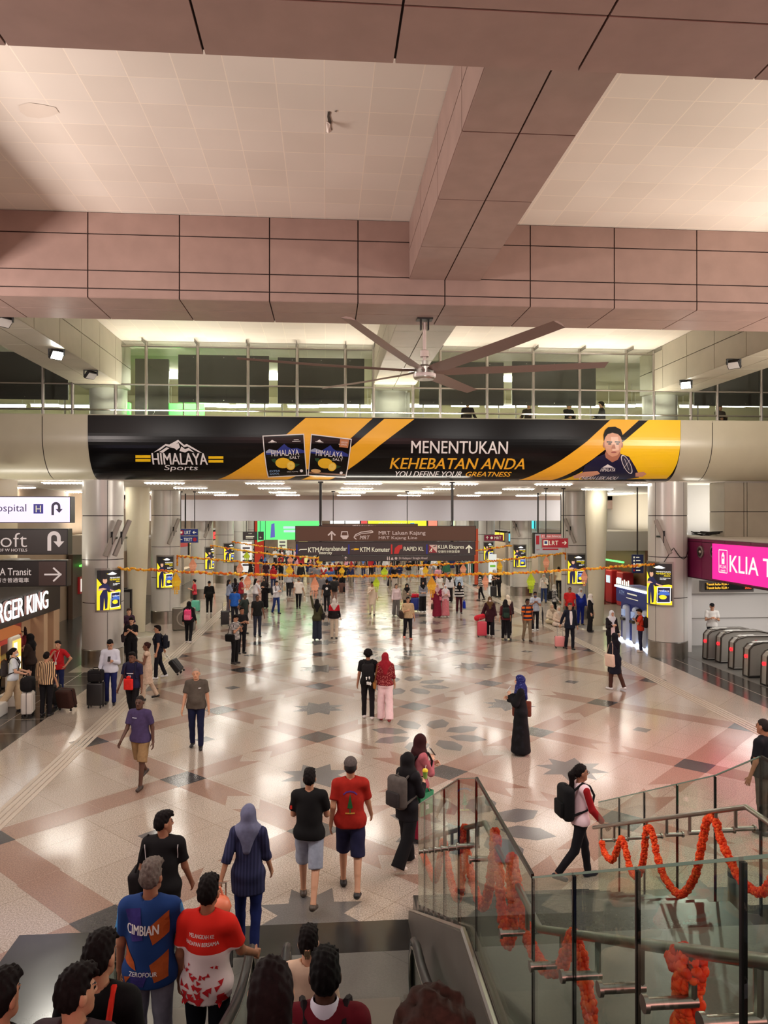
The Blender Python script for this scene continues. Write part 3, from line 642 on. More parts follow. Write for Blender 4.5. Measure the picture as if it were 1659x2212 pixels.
for c, ging in (([(567, 941), (657, 937), (664, 1026), (579, 1030)], 0), ([(672, 937.5), (760, 948), (747, 1031), (665, 1026)], 1)):
    f = bil(c); A = Art(FAS); P = lambda *pts: [f(s, t) for s, t in pts]
    A.poly(P((0, 0), (1, 0), (1, 1), (0, 1)), WH, .026); A.poly(P((.022, .025), (.978, .025), (.978, .975), (.022, .975)), BK, .030)
    A.poly(P((.03, .42), (.15, .36), (.3, .37), (.42, .28), (.5, .22), (.58, .3), (.66, .34), (.8, .33), (.97, .4), (.97, .46), (.03, .46)), BLUE, .033)
    A.poly(P((.03, .38), (.12, .33), (.25, .36), (.33, .42), (.03, .42)), mat((150, 160, 190), .4), .0345)
    textq(A, 'HIMALAYA', f, .16, .36, .84, .50, WH, .038, .03); textq(A, 'SALT', f, .6, .52, .85, .585, WH, .038)
    el = lambda s, t, rs, rt: P(*[(s + rs * math.cos(i * math.pi / 9), t + rt * math.sin(i * math.pi / 9)) for i in range(18)])
    A.poly(P((.14, .57), (.24, .555), (.3, .62), (.24, .68), (.16, .62)), GREEN, .034); A.poly(P((.55, .58), (.62, .51), (.56, .66), (.5, .62)), GREEN, .034); A.poly(P((.66, .68), (.84, .72), (.72, .78), (.64, .74)), GREEN, .034)
    A.poly(el(.42, .67, .19, .125), LEM, .036); A.poly(el(.60, .735, .115, .11), LEM, .039); A.poly(el(.605, .735, .09, .085), LEM2, .0415)
    for i in range(4): A.line([f(.605 + .085 * math.cos(i * .785), .735 + .08 * math.sin(i * .785)), f(.605 - .085 * math.cos(i * .785), .735 - .08 * math.sin(i * .785))], .006, LEM, .0435)
    textq(A, 'HIMALAYA', f, .12, .155, .32, .185, WH, .036); A.poly(P((.74, .13), (.86, .13), (.86, .145), (.74, .145)), WH, .036); A.poly(P((.7, .165), (.9, .165), (.9, .18), (.7, .18)), WH, .036)
    A.poly(P((.14, .17), (.22, .11), (.3, .17)), WH, .035)
    if ging:
        A.poly(P((.72, .03), (.94, .03), (.94, .24), (.72, .24)), mat((192, 122, 76), .4), .037); textq(A, 'GINGER\nLEMON', f, .75, .09, .91, .19, WH, .041, .01)
        A.poly(P((.03, .9), (.97, .9), (.97, .94), (.03, .94)), mat((120, 74, 40), .4), .034); A.poly(el(.2, .87, .13, .045), mat((214, 170, 110), .4), .036)
    else:
        textq(A, 'EXTRA\nCOOL', f, .06, .83, .32, .93, mat((150, 190, 240), .4), .036, .03, .15); textq(A, 'Mint Candy', f, .5, .87, .78, .905, WH, .036)
    A.poly(el(.86, .875, .04, .035), WH, .036)
    A.build('sweet_packet_print', bn, bn.location)
A = Art(FAS)   # the printed sportsman
E = lambda u, v, ru, rv, n=20: [(u + ru * math.cos(2 * math.pi * i / n), v + rv * math.sin(2 * math.pi * i / n)) for i in range(n)]
A.poly([(1256, 1024), (1262, 1006), (1285, 988), (1306, 980), (1340, 980), (1358, 986), (1372, 1008), (1380, 1024), (1380, 1030), (1350, 1034), (1256, 1034)], NAVY, .026)
A.poly([(1306, 980), (1308, 988), (1322, 998), (1334, 992), (1340, 981), (1336, 966), (1311, 966)], SK2, .030)
A.poly([(1238, 1026), (1262, 1018), (1290, 1016), (1296, 1022), (1280, 1027), (1240, 1032)], SK1, .030); A.poly([(1372, 1020), (1390, 1018), (1396, 1022), (1388, 1028), (1372, 1028)], SK1, .031)
A.poly([(1304, 950), (1306, 938), (1316, 931), (1334, 932), (1342, 941), (1342, 957), (1340, 972), (1333, 983), (1322, 986), (1314, 982), (1307, 971)], SK1, .034)
A.poly(E(1304.5, 961, 2.4, 6), SK2, .033); A.poly(E(1342.5, 961, 2.4, 6), SK2, .033)
A.poly([(1318, 944), (1334, 944), (1336, 972), (1322, 974)], SK3, .037)
A.poly([(1304, 953), (1303, 940), (1306, 930), (1313, 923), (1328, 922), (1340, 928), (1344, 940), (1343, 953), (1340, 944), (1334, 938), (1322, 935), (1312, 938), (1307, 944)], BK, .040)
for u in (1316, 1333): A.poly([(u - 6, 953), (u + 6, 954), (u + 5, 956.4), (u - 6, 955.8)], BK, .040); A.poly(E(u, 959, 3.6, 1.5, 10), BK, .040)
A.poly([(1322, 960), (1327, 960), (1329, 969), (1320, 969)], SK2, .040); A.poly(E(1325, 976.5, 6, 1.8, 12), mat((160, 84, 76), .4), .040)
A.text('HIMALAYA', 1296, 1010, 1330, 1017, WH, .032); A.poly([(1300, 1009), (1312, 1002), (1318, 1005), (1326, 1009)], WH, .032)
ck = lambda ru, rv: [(1353 + ru * math.cos(i * .3142) * .94 + rv * math.sin(i * .3142) * .34, 1002 + rv * math.sin(i * .3142) * .94 - ru * math.cos(i * .3142) * -.34) for i in range(20)]
A.poly(ck(11, 21), WH, .034); A.poly(ck(9.2, 19), mat((50, 52, 70), .4), .037); A.line([(1348, 990), (1358, 1014)], .012, WH, .040); A.line([(1360, 992), (1346, 1010)], .012, WH, .040)
A.text('CHEAH LIEK HOU', 1249, 1027.5, 1336, 1034, WH, .034, .025, .25)
A.build('portrait_print', bn, bn.location)

# ================================================================== HANGING SIGNS
def sign(name, label, pl, px, mat_body, depth=.14, rods=(), cat='sign', group=None, z_to=None, frame=BLACK):
    """a box sign whose face covers the given pixel rectangle on its plane; returns (root, plane)"""
    a0, b0 = pl.to2(px[0], px[3]); a1, b1 = pl.to2(px[2], px[1])
    c = pl.to3((a0 + a1) / 2, b0, 0); t = thing(name, label, cat, c, 0, group)
    m = MB(); P = [pl.to3(a, b, d) for d in (0, -depth) for a in (a0, a1) for b in (b0, b1)]
    m.add(P, [(0, 1, 3, 2), (4, 6, 7, 5), (0, 4, 5, 1), (2, 3, 7, 6), (0, 2, 6, 4), (1, 5, 7, 3)]); local(t, m).build('panel', mat_body, t)
    m = MB(); g = .02
    for (x0, y0, x1, y1) in ((a0 - g, b0 - g, a1 + g, b0), (a0 - g, b1, a1 + g, b1 + g), (a0 - g, b0, a0, b1), (a1, b0, a1 + g, b1)):
        P = [pl.to3(a, b, d) for d in (.004, -depth - .004) for a in (x0, x1) for b in (y0, y1)]
        m.add(P, [(0, 1, 3, 2), (4, 6, 7, 5), (0, 4, 5, 1), (2, 3, 7, 6), (0, 2, 6, 4), (1, 5, 7, 3)])
    local(t, m).build('frame', frame, t)
    for u in rods:
        a = pl.to2(u, px[1])[0]; p0 = pl.to3(a, b1, -depth / 2); m = MB(); m.cyl(p0, (p0.x, p0.y, z_to), .045 if depth > .15 and pl is S1 else .02, 10); m.lathe([(.09, z_to - .05), (.09, z_to)], (p0.x, p0.y, 0), 12); local(t, m).build('rod', DARKMETAL, t)
    return t
OFFW = mat((238, 214, 204), .5, key='sign_white', emit=.35); CRM = mat((250, 244, 214), .5, key='sign_cream', emit=.5)
S1 = YP(25.1)
BRN, CHAR = mat((122, 78, 52), .4, key='sign_brown', emit=.12), mat((58, 50, 52), .4, key='sign_charcoal')
t = sign('hanging_sign', 'brown overhead train sign with an upward arrow on two long rods', S1, (639, 1137, 1027, 1168.5), BRN, .2, (692.5, 978), z_to=ZS + .0)
A = Art(S1); A.arrow2(*S1.to2(716.5, 1157), .30, OFFW); A.text('MRT Laluan Kajang', 818, 1147, 919, 1157.5, OFFW, bold=.012); A.text('MRT Kajang Line', 818, 1158.5, 901, 1166.5, OFFW, bold=0); A.text('MRT', 777, 1157, 799, 1165, OFFW, bold=.03, shear=.25)
A.build('lettering', t, t.location)
A = Art(S1)
A.poly([(737.5, 1147.5), (751, 1147.5), (753, 1159), (749, 1164.5), (741, 1164.5), (735.5, 1159)], OFFW, .004); A.poly([(739.5, 1149.5), (749.5, 1149.5), (751, 1156.5), (737.5, 1156.5)], BRN, .007)
A.line([(770, 1165), (764.5, 1161), (768, 1155), (780, 1149.5), (803, 1146.5), (806, 1149), (800, 1151)], .03, OFFW, .005); A.line([(768, 1158.5), (780, 1153), (806, 1150)], .022, OFFW, .006)
A.build('pictogram', t, t.location)
t2 = sign('hanging_sign', 'dark train sign listing four lines beneath the brown overhead sign', S1, (640, 1171, 1026, 1199), CHAR, .2)
m = MB(); p = S1.to3(*S1.to2(692, 1170), -.1); q = S1.to3(*S1.to2(978, 1170), -.1)
for w in (p, q): m.cyl((w.x, w.y, w.z - .03), (w.x, w.y, w.z + .06), .05, 8)
local(t2, m).build('link', DARKMETAL, t2)
A = Art(S1); A.text('KTM', 666, 1182.5, 688.5, 1193, CRM, bold=.03); A.text('Antarabandar', 690.5, 1180, 749.5, 1190, CRM, bold=.02); A.text('Intercity', 690, 1190.5, 717.5, 1199, CRM, bold=.03, shear=.1)
A.text('KTM Komuter', 778.5, 1182, 842, 1192, CRM, bold=.025); A.text('RAPID KL', 872, 1181, 915, 1190, CRM, bold=.012); A.text('KLIA Ekspres', 946, 1177, 1002, 1188, CRM, bold=.02); A.text('空港行き特急電車', 946.5, 1188.5, 993, 1194.5, CRM, bold=.01)
A.arrow2(*S1.to2(1013, 1186), .27, CRM); A.build('lettering', t2, t2.location)
A = Art(S1); RED, BLU = mat((226, 50, 44), .4, key='sign_red', emit=.3), mat((36, 46, 150), .4, key='sign_blue', emit=.3)
for u, c in ((641, BLU), (753.5, BLU), (846, RED), (922, BLU)): A.rect(u - 1.6, 1176, u + 1.6, 1196.5, c)
A.line([(646, 1189.5), (648, 1187), (663, 1186.5)], .025, CRM); A.poly([(758, 1187), (768, 1184), (776, 1185), (775, 1187.5), (764, 1188.5)], YEL); A.poly([(758, 1187.5), (766, 1186.5), (764, 1188.5)], BLU, .006)
A.poly([(851, 1196), (853, 1184), (860, 1178), (869, 1176.5), (869, 1185), (864, 1187), (861, 1196)], RED)
A.rect(926.5, 1177, 944, 1194, mat((150, 40, 52), .4)); A.poly([(926.5, 1177), (944, 1177), (944, 1194), (935, 1185)], mat((224, 196, 186), .4), .006); A.line([(936, 1181), (942, 1179)], .03, CHAR, .008); A.line([(928, 1192), (933, 1184), (932, 1192)], .02, CRM, .008)
A.build('pictogram', t2, t2.location)
S2 = YP(35.2)
t = sign('hanging_sign', 'second brown overhead sign mostly hidden behind the nearer one', S2, (690, 1132, 902, 1152), BRN, .2, (720, 880), z_to=ZS)
A = Art(S2); A.text('MRT Laluan Kajang', 762, 1134, 812, 1140, OFFW); A.build('lettering', t, t.location)
t = sign('hanging_sign', 'dark washroom and straight ahead sign behind the train sign', S2, (690, 1200, 1024, 1212), CHAR, .2, (720, 990), z_to=WY(720, 1151, 35.2).z)
A = Art(S2); A.text('Di Hadapan / Straight Ahead', 862, 1203, 923, 1209.5, OFFW, bold=.01); A.arrow2(*S2.to2(747, 1206), .16, OFFW); A.build('lettering', t, t.location)
A = Art(S2)
for u in (837, 841): A.rect(u - 1, 1204, u + 1, 1210, OFFW); A.poly(E(u, 1203, .8, .8, 8), OFFW)
A.poly([(844, 1209), (847, 1203), (850, 1209)], OFFW); A.poly(E(855.5, 1206, 2.8, 2.8, 14), OFFW); A.text('?', 854.6, 1204, 856.4, 1208, CHAR, .008); A.build('pictogram', t, t.location)
# small line signs on the two sides
BLS = mat((24, 54, 138), .4, key='blue_sign', emit=.25); MAR = mat((150, 24, 62), .4, key='maroon_sign', emit=.3); REDS = mat((188, 30, 44), .4, key='red_sign', emit=.35)
S3 = YP(36.2)
for i, (v0, v1) in enumerate(((1143, 1157), (1158.5, 1172))):
    t = sign('direction_sign', 'upper blue direction sign with a red square, beside the left column' if i == 0 else 'lower blue ticket direction sign with a red disc, beside the left column', S3, (383, v0, 427.5, v1 - .6 * (1 - i)), BLS, .1, (390, 420) if i == 0 else (), z_to=ZS, frame=STEEL)
    A = Art(S3)
    if i == 0: A.text('LRT', 399, 1146.5, 412, 1154, CRM); A.arrow2(*S3.to2(420, 1150.2), .17, CRM, 'left'); A.build('lettering', t, t.location); A = Art(S3); A.rect(387, 1145.5, 396.5, 1155, REDS); A.rect(389.5, 1148, 394, 1151.5, CRM, .007); A.rect(390.5, 1152, 393, 1153, CRM, .007)
    else:
        A.text('TIKET', 397, 1162, 415, 1169, CRM); A.arrow2(*S3.to2(390, 1165.5), .17, CRM, 'left'); A.build('lettering', t, t.location); A = Art(S3); A.poly(E(420.5, 1165.5, 4.3, 4.3), REDS)
        m = MB()
        for u in (390, 420): w = S3.to3(*S3.to2(u, 1159), -.05); m.cyl(w, (w.x, w.y, w.z + .09), .015, 6)
        local(t, m).build('link', STEEL, t)
    A.build('pictogram', t, t.location)
S4 = YP(30.5)
t = sign('direction_sign', 'red direction sign with a right arrow beside the right column', S4, (1171, 1163, 1227, 1183), REDS, .1, (1180, 1218), z_to=ZS, frame=STEEL)
A = Art(S4); A.text('LRT', 1186, 1168, 1206, 1177.5, CRM); A.arrow2(*S4.to2(1219, 1172.5), .19, CRM, 'right'); A.build('lettering', t, t.location)
A = Art(S4); A.rect(1174, 1167, 1184, 1178, CRM); A.rect(1176, 1169, 1182, 1175, BLS, .007); A.build('pictogram', t, t.location)
S5 = YP(46.5)
t = sign('direction_sign', 'maroon direction sign with an upward arrow between two columns', S5, (1046, 1155.5, 1086, 1168), MAR, .1, (1052, 1080), z_to=6.6, frame=STEEL)
A = Art(S5); A.text('MRT', 1068, 1159, 1082.5, 1165, CRM); A.arrow2(*S5.to2(1052.5, 1161.7), .19, CRM, 'up'); A.poly(E(1062, 1161.7, 2.8, 2.8, 14), CRM); A.build('lettering', t, t.location)
S6 = YP(58)
t = sign('direction_sign', 'small dark direction sign with a left arrow before the red panel', S6, (525, 1149, 569, 1166), CHAR, .1, (532, 562), z_to=6.6)
A = Art(S6); A.text('KTM', 537, 1151.5, 544, 1154, CRM); A.rect(531, 1158, 549, 1159.6, CRM); A.rect(531, 1161.4, 547, 1163, CRM); A.arrow2(*S6.to2(563, 1161), .16, CRM, 'left'); A.build('lettering', t, t.location)

# the three signs beside the burger shop
S7 = YP(18.6)
LIL = glow((226, 214, 250), 1.05); SGR = mat((78, 68, 64), .4, key='hotel_sign', emit=.10); SDK = mat((58, 48, 46), .4, key='transit_sign', emit=.10); INK = mat((44, 40, 66), .5, key='ink')
DW = mat((236, 222, 216), .5, key='dim_white', emit=.45)
xw = -9.4
def wallsign(label, px, body):
    t = sign('blade_sign', label, S7, px, body, .30, (), frame=DARKMETAL); return t
t = wallsign('lit white Hospital sign with a blue H, topmost of three by the burger shop', (-60, 1074, 151, 1128), LIL)
A = Art(S7); A.text('Hospital', -24, 1089, 57, 1110, INK, bold=0); A.rect(72.5, 1089, 93.5, 1109.5, mat((18, 18, 150), .4, key='h_blue', emit=.4)); A.text('H', 77.5, 1092, 88.5, 1106.5, CRM, .008, .03)
def uturn(A, u, v, s, m, sg=1):
    r, w_ = .24 * s, .095 * s; arc = lambda q: [(u - q * math.cos(R(a)), v - .1 * s - q * math.sin(R(a))) for a in range(0, 181, 15)]
    o_, i_ = arc(r + w_), arc(r - w_); A.poly([(u - r - w_, v + .55 * s)] + o_ + [(u + r + w_, v + .12 * s), (u + r - w_, v + .12 * s)] + i_[::-1] + [(u - r + w_, v + .55 * s)], m, .006)
    A.poly([(u + r - .27 * s, v + .08 * s), (u + r + .27 * s, v + .08 * s), (u + r, v + .38 * s)], m, .007)
uturn(A, 121, 1097, 29, INK); A.build('lettering', t, t.location)
t = wallsign('brown hotel sign with a white turning arrow, middle of three by the burger shop', (-60, 1144, 145, 1197), SGR)
A = Art(S7); A.text('loft', -9, 1151, 58.5, 1182, DW, bold=-.01); A.text('OF W HOTELS', -4, 1185, 59, 1191.5, DW, bold=.015); uturn(A, 117, 1166, 43, DW); A.build('lettering', t, t.location)
t = wallsign('dark Transit sign with a right arrow, lowest of three by the burger shop', (-60, 1212, 143, 1266), SDK)
A = Art(S7); A.text('A Transit', 0, 1227, 67.5, 1243, DW, bold=.02); A.text('行き普通電車', -8, 1248, 62.5, 1258.5, DW, bold=.012); A.arrow2(*S7.to2(114.5, 1241), .40, DW, 'right', w=.1); A.build('lettering', t, t.location)
A = Art(S7); A.rect(84, 1213, 142, 1265, mat((70, 54, 50), .4, key='arrow_field')); A.build('arrow_field', t, t.location)
pm = MB(); pz = [S7.to2(0, v)[1] for v in (1074, 1266)]
hp = thing('sign_post', 'dark steel post carrying the three signs on the shop roof', 'post', (-8.6, 18.85, 3.05)); pm.bx(-8.68, -8.52, 18.90, 19.05, 3.05, pz[0] + .2); local(hp, pm).build('post', DARKMETAL, hp)
# ================================================================== POSTERS, SPEAKERS AND GARLANDS ON THE COLUMNS
PY, PW, PK, PN, PS = glow((252, 226, 40), 1.0), glow((250, 250, 250), 1.15), glow((38, 34, 34), .5), glow((36, 38, 84), .6), glow((220, 170, 140), .9)
PB = glow((70, 110, 200), .9)
def poster(cx, cy, px, label, r=.64):
    pl = CP(cx, cy, r); a0, b0 = pl.to2(px[0], px[3]); a1, b1 = pl.to2(px[2], px[1]); w, h = a1 - a0, b1 - b0
    base = pl.to3((a0 + a1) / 2, b0, .06); t = thing('poster_display', label, 'poster', base)
    m = MB(); n = 10
    for i in range(n):
        q0, q1 = a0 - .05 + (w + .1) * i / n, a0 - .05 + (w + .1) * (i + 1) / n
        P = [pl.to3(a, b, d) for d in (.004, .045) for a in (q0, q1) for b in (b0 - .06, b1 + .06)]
        m.add(P, [(0, 1, 3, 2), (4, 6, 7, 5), (0, 4, 5, 1), (2, 3, 7, 6), (0, 2, 6, 4), (1, 5, 7, 3)])
    local(t, m).build('frame', BRUSH, t)
    A = Art(pl); X = lambda s: a0 + w * s; Y = lambda q: b0 + h * q; G = lambda pts, mm, d: A.poly2([(X(s), Y(q)) for s, q in pts], mm, d)
    G([(0, 0), (1, 0), (1, 1), (0, 1)], PK, .05)
    G([(0, 0), (.48, 0), (.52, .3), (1, .42), (1, .48), (.9, .5), (.45, .44), (.2, .64), (0, .8)], PY, .054); G([(.5, 0), (1, 0), (1, .1), (.5, .08)], PY, .054)
    G([(.12, 0), (.25, 0), (.28, .3), (.32, .02), (.40, .05), (.42, .3), (.40, .5), (.62, .46), (.66, .49), (.50, .57), (.40, .66), (.27, .67), (.1, .6), (.05, .5), (.25, .52), (.12, .36)], PN, .058)
    A.disc2(X(.31), Y(.74), w * .085, h * .075, PS, .060, 14); A.disc2(X(.31), Y(.805), w * .085, h * .032, PK, .064, 12); G([(.05, .49), (.24, .5), (.38, .53), (.24, .56), (.06, .535)], PS, .062); G([(.5, .52), (.72, .47), (.7, .44), (.5, .49)], PS, .062)
    G([(.52, .04), (.95, .06), (.96, .44), (.54, .43)], PW, .058); G([(.54, .055), (.93, .075), (.94, .425), (.56, .415)], PN, .061); G([(.58, .28), (.74, .38), (.92, .3), (.92, .24), (.58, .24)], PB, .063)
    A.disc2(X(.72), Y(.19), w * .12, h * .055, PY, .064, 14)
    G([(.4, .9), (.5, .93), (.6, .955), (.7, .93), (.8, .9), (.7, .88), (.5, .88)], PW, .058)
    G([(.38, .905), (.44, .905), (.44, .915), (.38, .915)], PY, .06)
    A.text2('MENENTUKAN', X(.5), Y(.79), X(.95), Y(.82), PW, .058); A.text2('KEHEBATAN', X(.5), Y(.74), X(.95), Y(.78), PY, .058, .03); A.text2('ANDA', X(.75), Y(.69), X(.95), Y(.725), PY, .058, .03); A.text2('YOU DEFINE YOUR\nGREATNESS', X(.62), Y(.61), X(.95), Y(.66), PW, .058)
    A.text2('HIMALAYA', X(.60), Y(.325), X(.91), Y(.355), PW, .066, .02)
    A.build('screen', t, base); return t
xl, xr = AX - 9.47, AX + 9.47
poster(xl, 25.3, (210, 1230, 257.5, 1318), 'lit yellow and black sports poster on the left column nearest the burger shop')
poster(xr, 25.3, (1401, 1218, 1451, 1302), 'lit yellow and black sports poster on the right column beside the cash machines')
poster(xl, 35.0, (341, 1202, 373, 1269), 'lit sports poster on the left column just behind the tapered white column')
poster(xr, 35.0, (1228, 1198, 1262, 1260), 'lit sports poster on the second right column behind the pink lantern')
poster(xl, 45.0, (443, 1182, 468, 1229), 'lit sports poster on the third left column')
poster(xr, 45.0, (1111, 1178, 1135, 1224), 'lit sports poster on the third right column below the maroon sign')
poster(xl, 55.0, (484, 1174, 504, 1214), 'lit sports poster on the fourth left column')
poster(xr, 55.0, (1046, 1172, 1064, 1209), 'lit sports poster on the fourth right column beside the orange pole')
def speaker(p0, p1, label):
    p0, p1 = Vector(p0), Vector(p1); t = thing('column_speaker', label, 'loudspeaker', p1); d = p1 - p0
    q = d.to_track_quat('Z', 'Y').to_matrix(); m = MB(); m.rbox((p0 + p1) / 2, (.16, .13, d.length), .02, 0, q); local(t, m).build('cabinet', mat((150, 142, 134), .5), t)
    m = MB()
    for k in range(9): m.cyl(p0 + d * (.08 + .105 * k) + q @ Vector((0, -.062, 0)), p0 + d * (.08 + .105 * k) + q @ Vector((0, -.07, 0)), .045, 10)
    local(t, m).build('driver', mat((96, 90, 86), .6), t)
    m = MB(); c = (p0 + p1) / 2; sg = -1 if c.x < AX else 1; m.bx(c.x - .05, c.x + .05, c.y - .05, c.y + .45, c.z - .03, c.z + .03); m.bx(c.x - .03, c.x + .03, c.y - .09, c.y - .05, c.z - .2, c.z + .2); local(t, m).build('bracket', DARKMETAL, t)
for i, (y, n) in enumerate(((25.3, 'nearest the burger shop'), (35.0, 'second from the camera'), (45.0, 'third from the camera'))):
    for sx, nm in ((xl, 'left'), (xr, 'right')):
        s = 1 if sx == xl else -1
        for k in ((0, 1) if i == 0 and s == 1 else (0,)):
            o = .28 + .27 * k
            speaker((sx + s * (o + .42), y - .62 + k * .1, 4.68), (sx + s * (o + .02), y - .86 + k * .1, 3.55), 'slanted slim loudspeaker on the %s column %s%s' % (nm, n if not (i == 0 and s < 0) else 'nearest the cash machines', ', the outer of two' if k else ''))
t = thing('cable', 'black cable looping across the right column by the pink fascia', 'cable', (xr, 24.6, 3.4)); m = MB()
pl = CP(xr, 25.3, .67); m.tube([pl.to3(a, 3.75 - .38 * math.sin(math.pi * max(0, min(1, (a + .1) / .75))) if a > -.1 else 3.75 + (a + .1) * 1.6) for a in np.linspace(-.42, .65, 24)], .012, 6); local(t, m).build('cable', BLACK, t, smooth=True)

random.seed(5)
MARI = [mat((240, 166, 30), .8, key='marigold'), mat((216, 104, 16), .8, key='marigold'), mat((250, 200, 70), .8, key='marigold')]
def garland(p0, p1, sag, label, r=.055, tails=(0, 0), step=.058):
    p0, p1 = Vector(p0), Vector(p1); t = thing('marigold_garland', label, 'garland', p0); L = (p1 - p0).length; n = int(L / step); m = MB()
    P = lambda s: p0.lerp(p1, s) - Vector((0, 0, sag * 4 * s * (1 - s)))
    m.tube([P(i / 40) for i in range(41)], .012, 5, 1)
    for i in range(n):
        j = lambda a: random.uniform(-a, a)
        m.ball(P(i / n) + Vector((0, j(.02), j(.03))), r * random.uniform(.75, 1.15), 6, random.choice((0, 0, 1, 2)), (1, 1, .8))
    local(t, m).build('flower_string', MARI, t, smooth=True); 
    for p, h in ((p0, tails[0]), (p1, tails[1])):
        if h:
            m = MB()
            for i in range(int(h / step)): m.ball(p - Vector((0, 0, i * step)), r * random.uniform(.8, 1.1), 6, random.choice((0, 0, 1)), (1, 1, .8))
            m.cyl(p, p - Vector((0, 0, h)), .01, 5)
            local(t, m).build('tail', MARI, t, smooth=True)
    return P
def yz(u, v, Y): return WY(u, v, Y)
GY = (24.45, 34.2, 44.2, 54.2)
def gends(Yc, ul, vl, ur, vr, dy=.3): 
    zl, zr = WY(ul, vl, Yc).z, WY(ur, vr, Yc).z; return (xl + .56, Yc - dy, zl), (xr - .56, Yc - dy, zr)
G1 = garland(*gends(25.3, 268, 1226, 1394, 1217), .33, 'marigold garland strung between the two nearest round columns', tails=(.5, .5))
G2 = garland(*gends(35.0, 379, 1200, 1218, 1194), .55, 'marigold garland strung between the second pair of columns', tails=(.5, .4))
G3 = garland(*gends(45.0, 470, 1178, 1104, 1177), .80, 'marigold garland strung between the third pair of columns', .075, (.35, 0), .12)
G4 = garland(*gends(55.0, 506, 1170, 1040, 1169), .8, 'marigold garland strung between the fourth pair of columns', .08, (0, 0), .14)
GY = (25.0, 34.7, 44.7, 54.7)
LC = {'yellow': (246, 176, 24), 'pink': (238, 150, 110), 'green': (190, 206, 30), 'orange': (238, 158, 30)}
def lantern(top, h, col, label, wd):
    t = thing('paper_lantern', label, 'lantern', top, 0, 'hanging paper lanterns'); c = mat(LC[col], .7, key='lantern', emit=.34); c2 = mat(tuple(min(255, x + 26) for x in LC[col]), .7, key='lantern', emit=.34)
    w = wd / 2; n = 8
    m = MB(); m.lathe([(.01, 0), (w, -h * .36)], n=n); m.build('cap', c, t)
    m = MB(); m.lathe([(w, -h * .36), (w * .96, -h * .42), (w * .72, -h * .60), (w * .66, -h * .62)], n=n); 
    for k in range(n):
        a = 2 * math.pi * k / n; m.ball((w * .9 * math.cos(a), w * .9 * math.sin(a), -h * .45), w * .2, 6)
        m.ball((w * .75 * math.cos(a + .4), w * .75 * math.sin(a + .4), -h * .56), w * .17, 6)
    m.build('body', c2, t)
    m = MB()
    for k in range(10):
        a = 2 * math.pi * k / 10; rr = w * (.7 if k % 2 else .35); e = -h * (.80 if k % 2 else 1.0)
        for q in range(5): m.ball((rr * math.cos(a), rr * math.sin(a), -h * .6 + (e + h * .6) * (q + .5) / 5), w * .11, 5)
        m.cyl((rr * math.cos(a), rr * math.sin(a), -h * .6), (rr * math.cos(a), rr * math.sin(a), e), w * .05, 4)
    m.build('tassel', c, t); m = MB(); m.cyl((0, 0, -.01), (0, 0, .10), .008, 5); m.build('hook', c, t)
def lan(rows):
    for (G, Y, u, vb, col, wd, lb) in rows:
        lo, hi = 0.0, 1.0
        x = WY(u, 1230, Y).x; s = (x - G(0).x) / (G(1).x - G(0).x); p = G(s); zb = WY(u, vb, Y).z
        lantern(Vector((p.x, p.y, p.z - .03)), max(.35, p.z - .03 - zb), col, lb, wd)
lan([(G1, GY[0], 380.5, 1284, 'yellow', .30, 'yellow paper lantern hanging nearest the left column on the front garland'), (G1, GY[0], 534.5, 1275, 'pink', .24, 'pink paper lantern on the front garland, second from the left column'),
     (G1, GY[0], 680, 1293, 'pink', .27, 'pink paper lantern on the front garland just left of the overhead sign'), (G1, GY[0], 813, 1279, 'green', .22, 'green paper lantern at the middle of the front garland'),
     (G1, GY[0], 932.5, 1291, 'orange', .30, 'big orange paper lantern on the front garland right of the middle'), (G1, GY[0], 1048.5, 1275, 'pink', .22, 'slim pink paper lantern on the front garland near the orange pole'),
     (G1, GY[0], 1147, 1281, 'green', .28, 'green paper lantern on the front garland near the ticket machines'), (G1, GY[0], 1262, 1266, 'pink', .22, 'pink paper lantern on the front garland nearest the right column'),
     (G2, GY[1], 416.5, 1243, 'pink', .34, 'pink paper lantern on the second garland nearest its left column'), (G2, GY[1], 518, 1248, 'pink', .30, 'pink paper lantern on the second garland, second from its left column'),
     (G2, GY[1], 625.5, 1247, 'yellow', .34, 'yellow paper lantern on the second garland left of the overhead sign'), (G2, GY[1], 738.5, 1245, 'yellow', .26, 'pale yellow paper lantern on the second garland under the overhead sign'),
     (G2, GY[1], 830.5, 1252, 'green', .32, 'green paper lantern in the middle of the second garland'), (G2, GY[1], 919, 1246, 'yellow', .26, 'yellow paper lantern on the second garland right of the middle'),
     (G2, GY[1], 1000.5, 1246, 'pink', .30, 'pink paper lantern on the second garland before the orange pole'), (G2, GY[1], 1079.5, 1240, 'yellow', .26, 'yellow paper lantern on the second garland right of the orange pole'),
     (G2, GY[1], 1180, 1232, 'pink', .30, 'pink paper lantern on the second garland nearest its right column'),
     (G3, GY[2], 533, 1214, 'green', .34, 'small green paper lantern on the third garland'), (G3, GY[2], 627, 1220, 'pink', .34, 'small pink paper lantern on the third garland'), (G3, GY[2], 690, 1222, 'yellow', .36, 'small yellow paper lantern on the third garland under the overhead sign')])

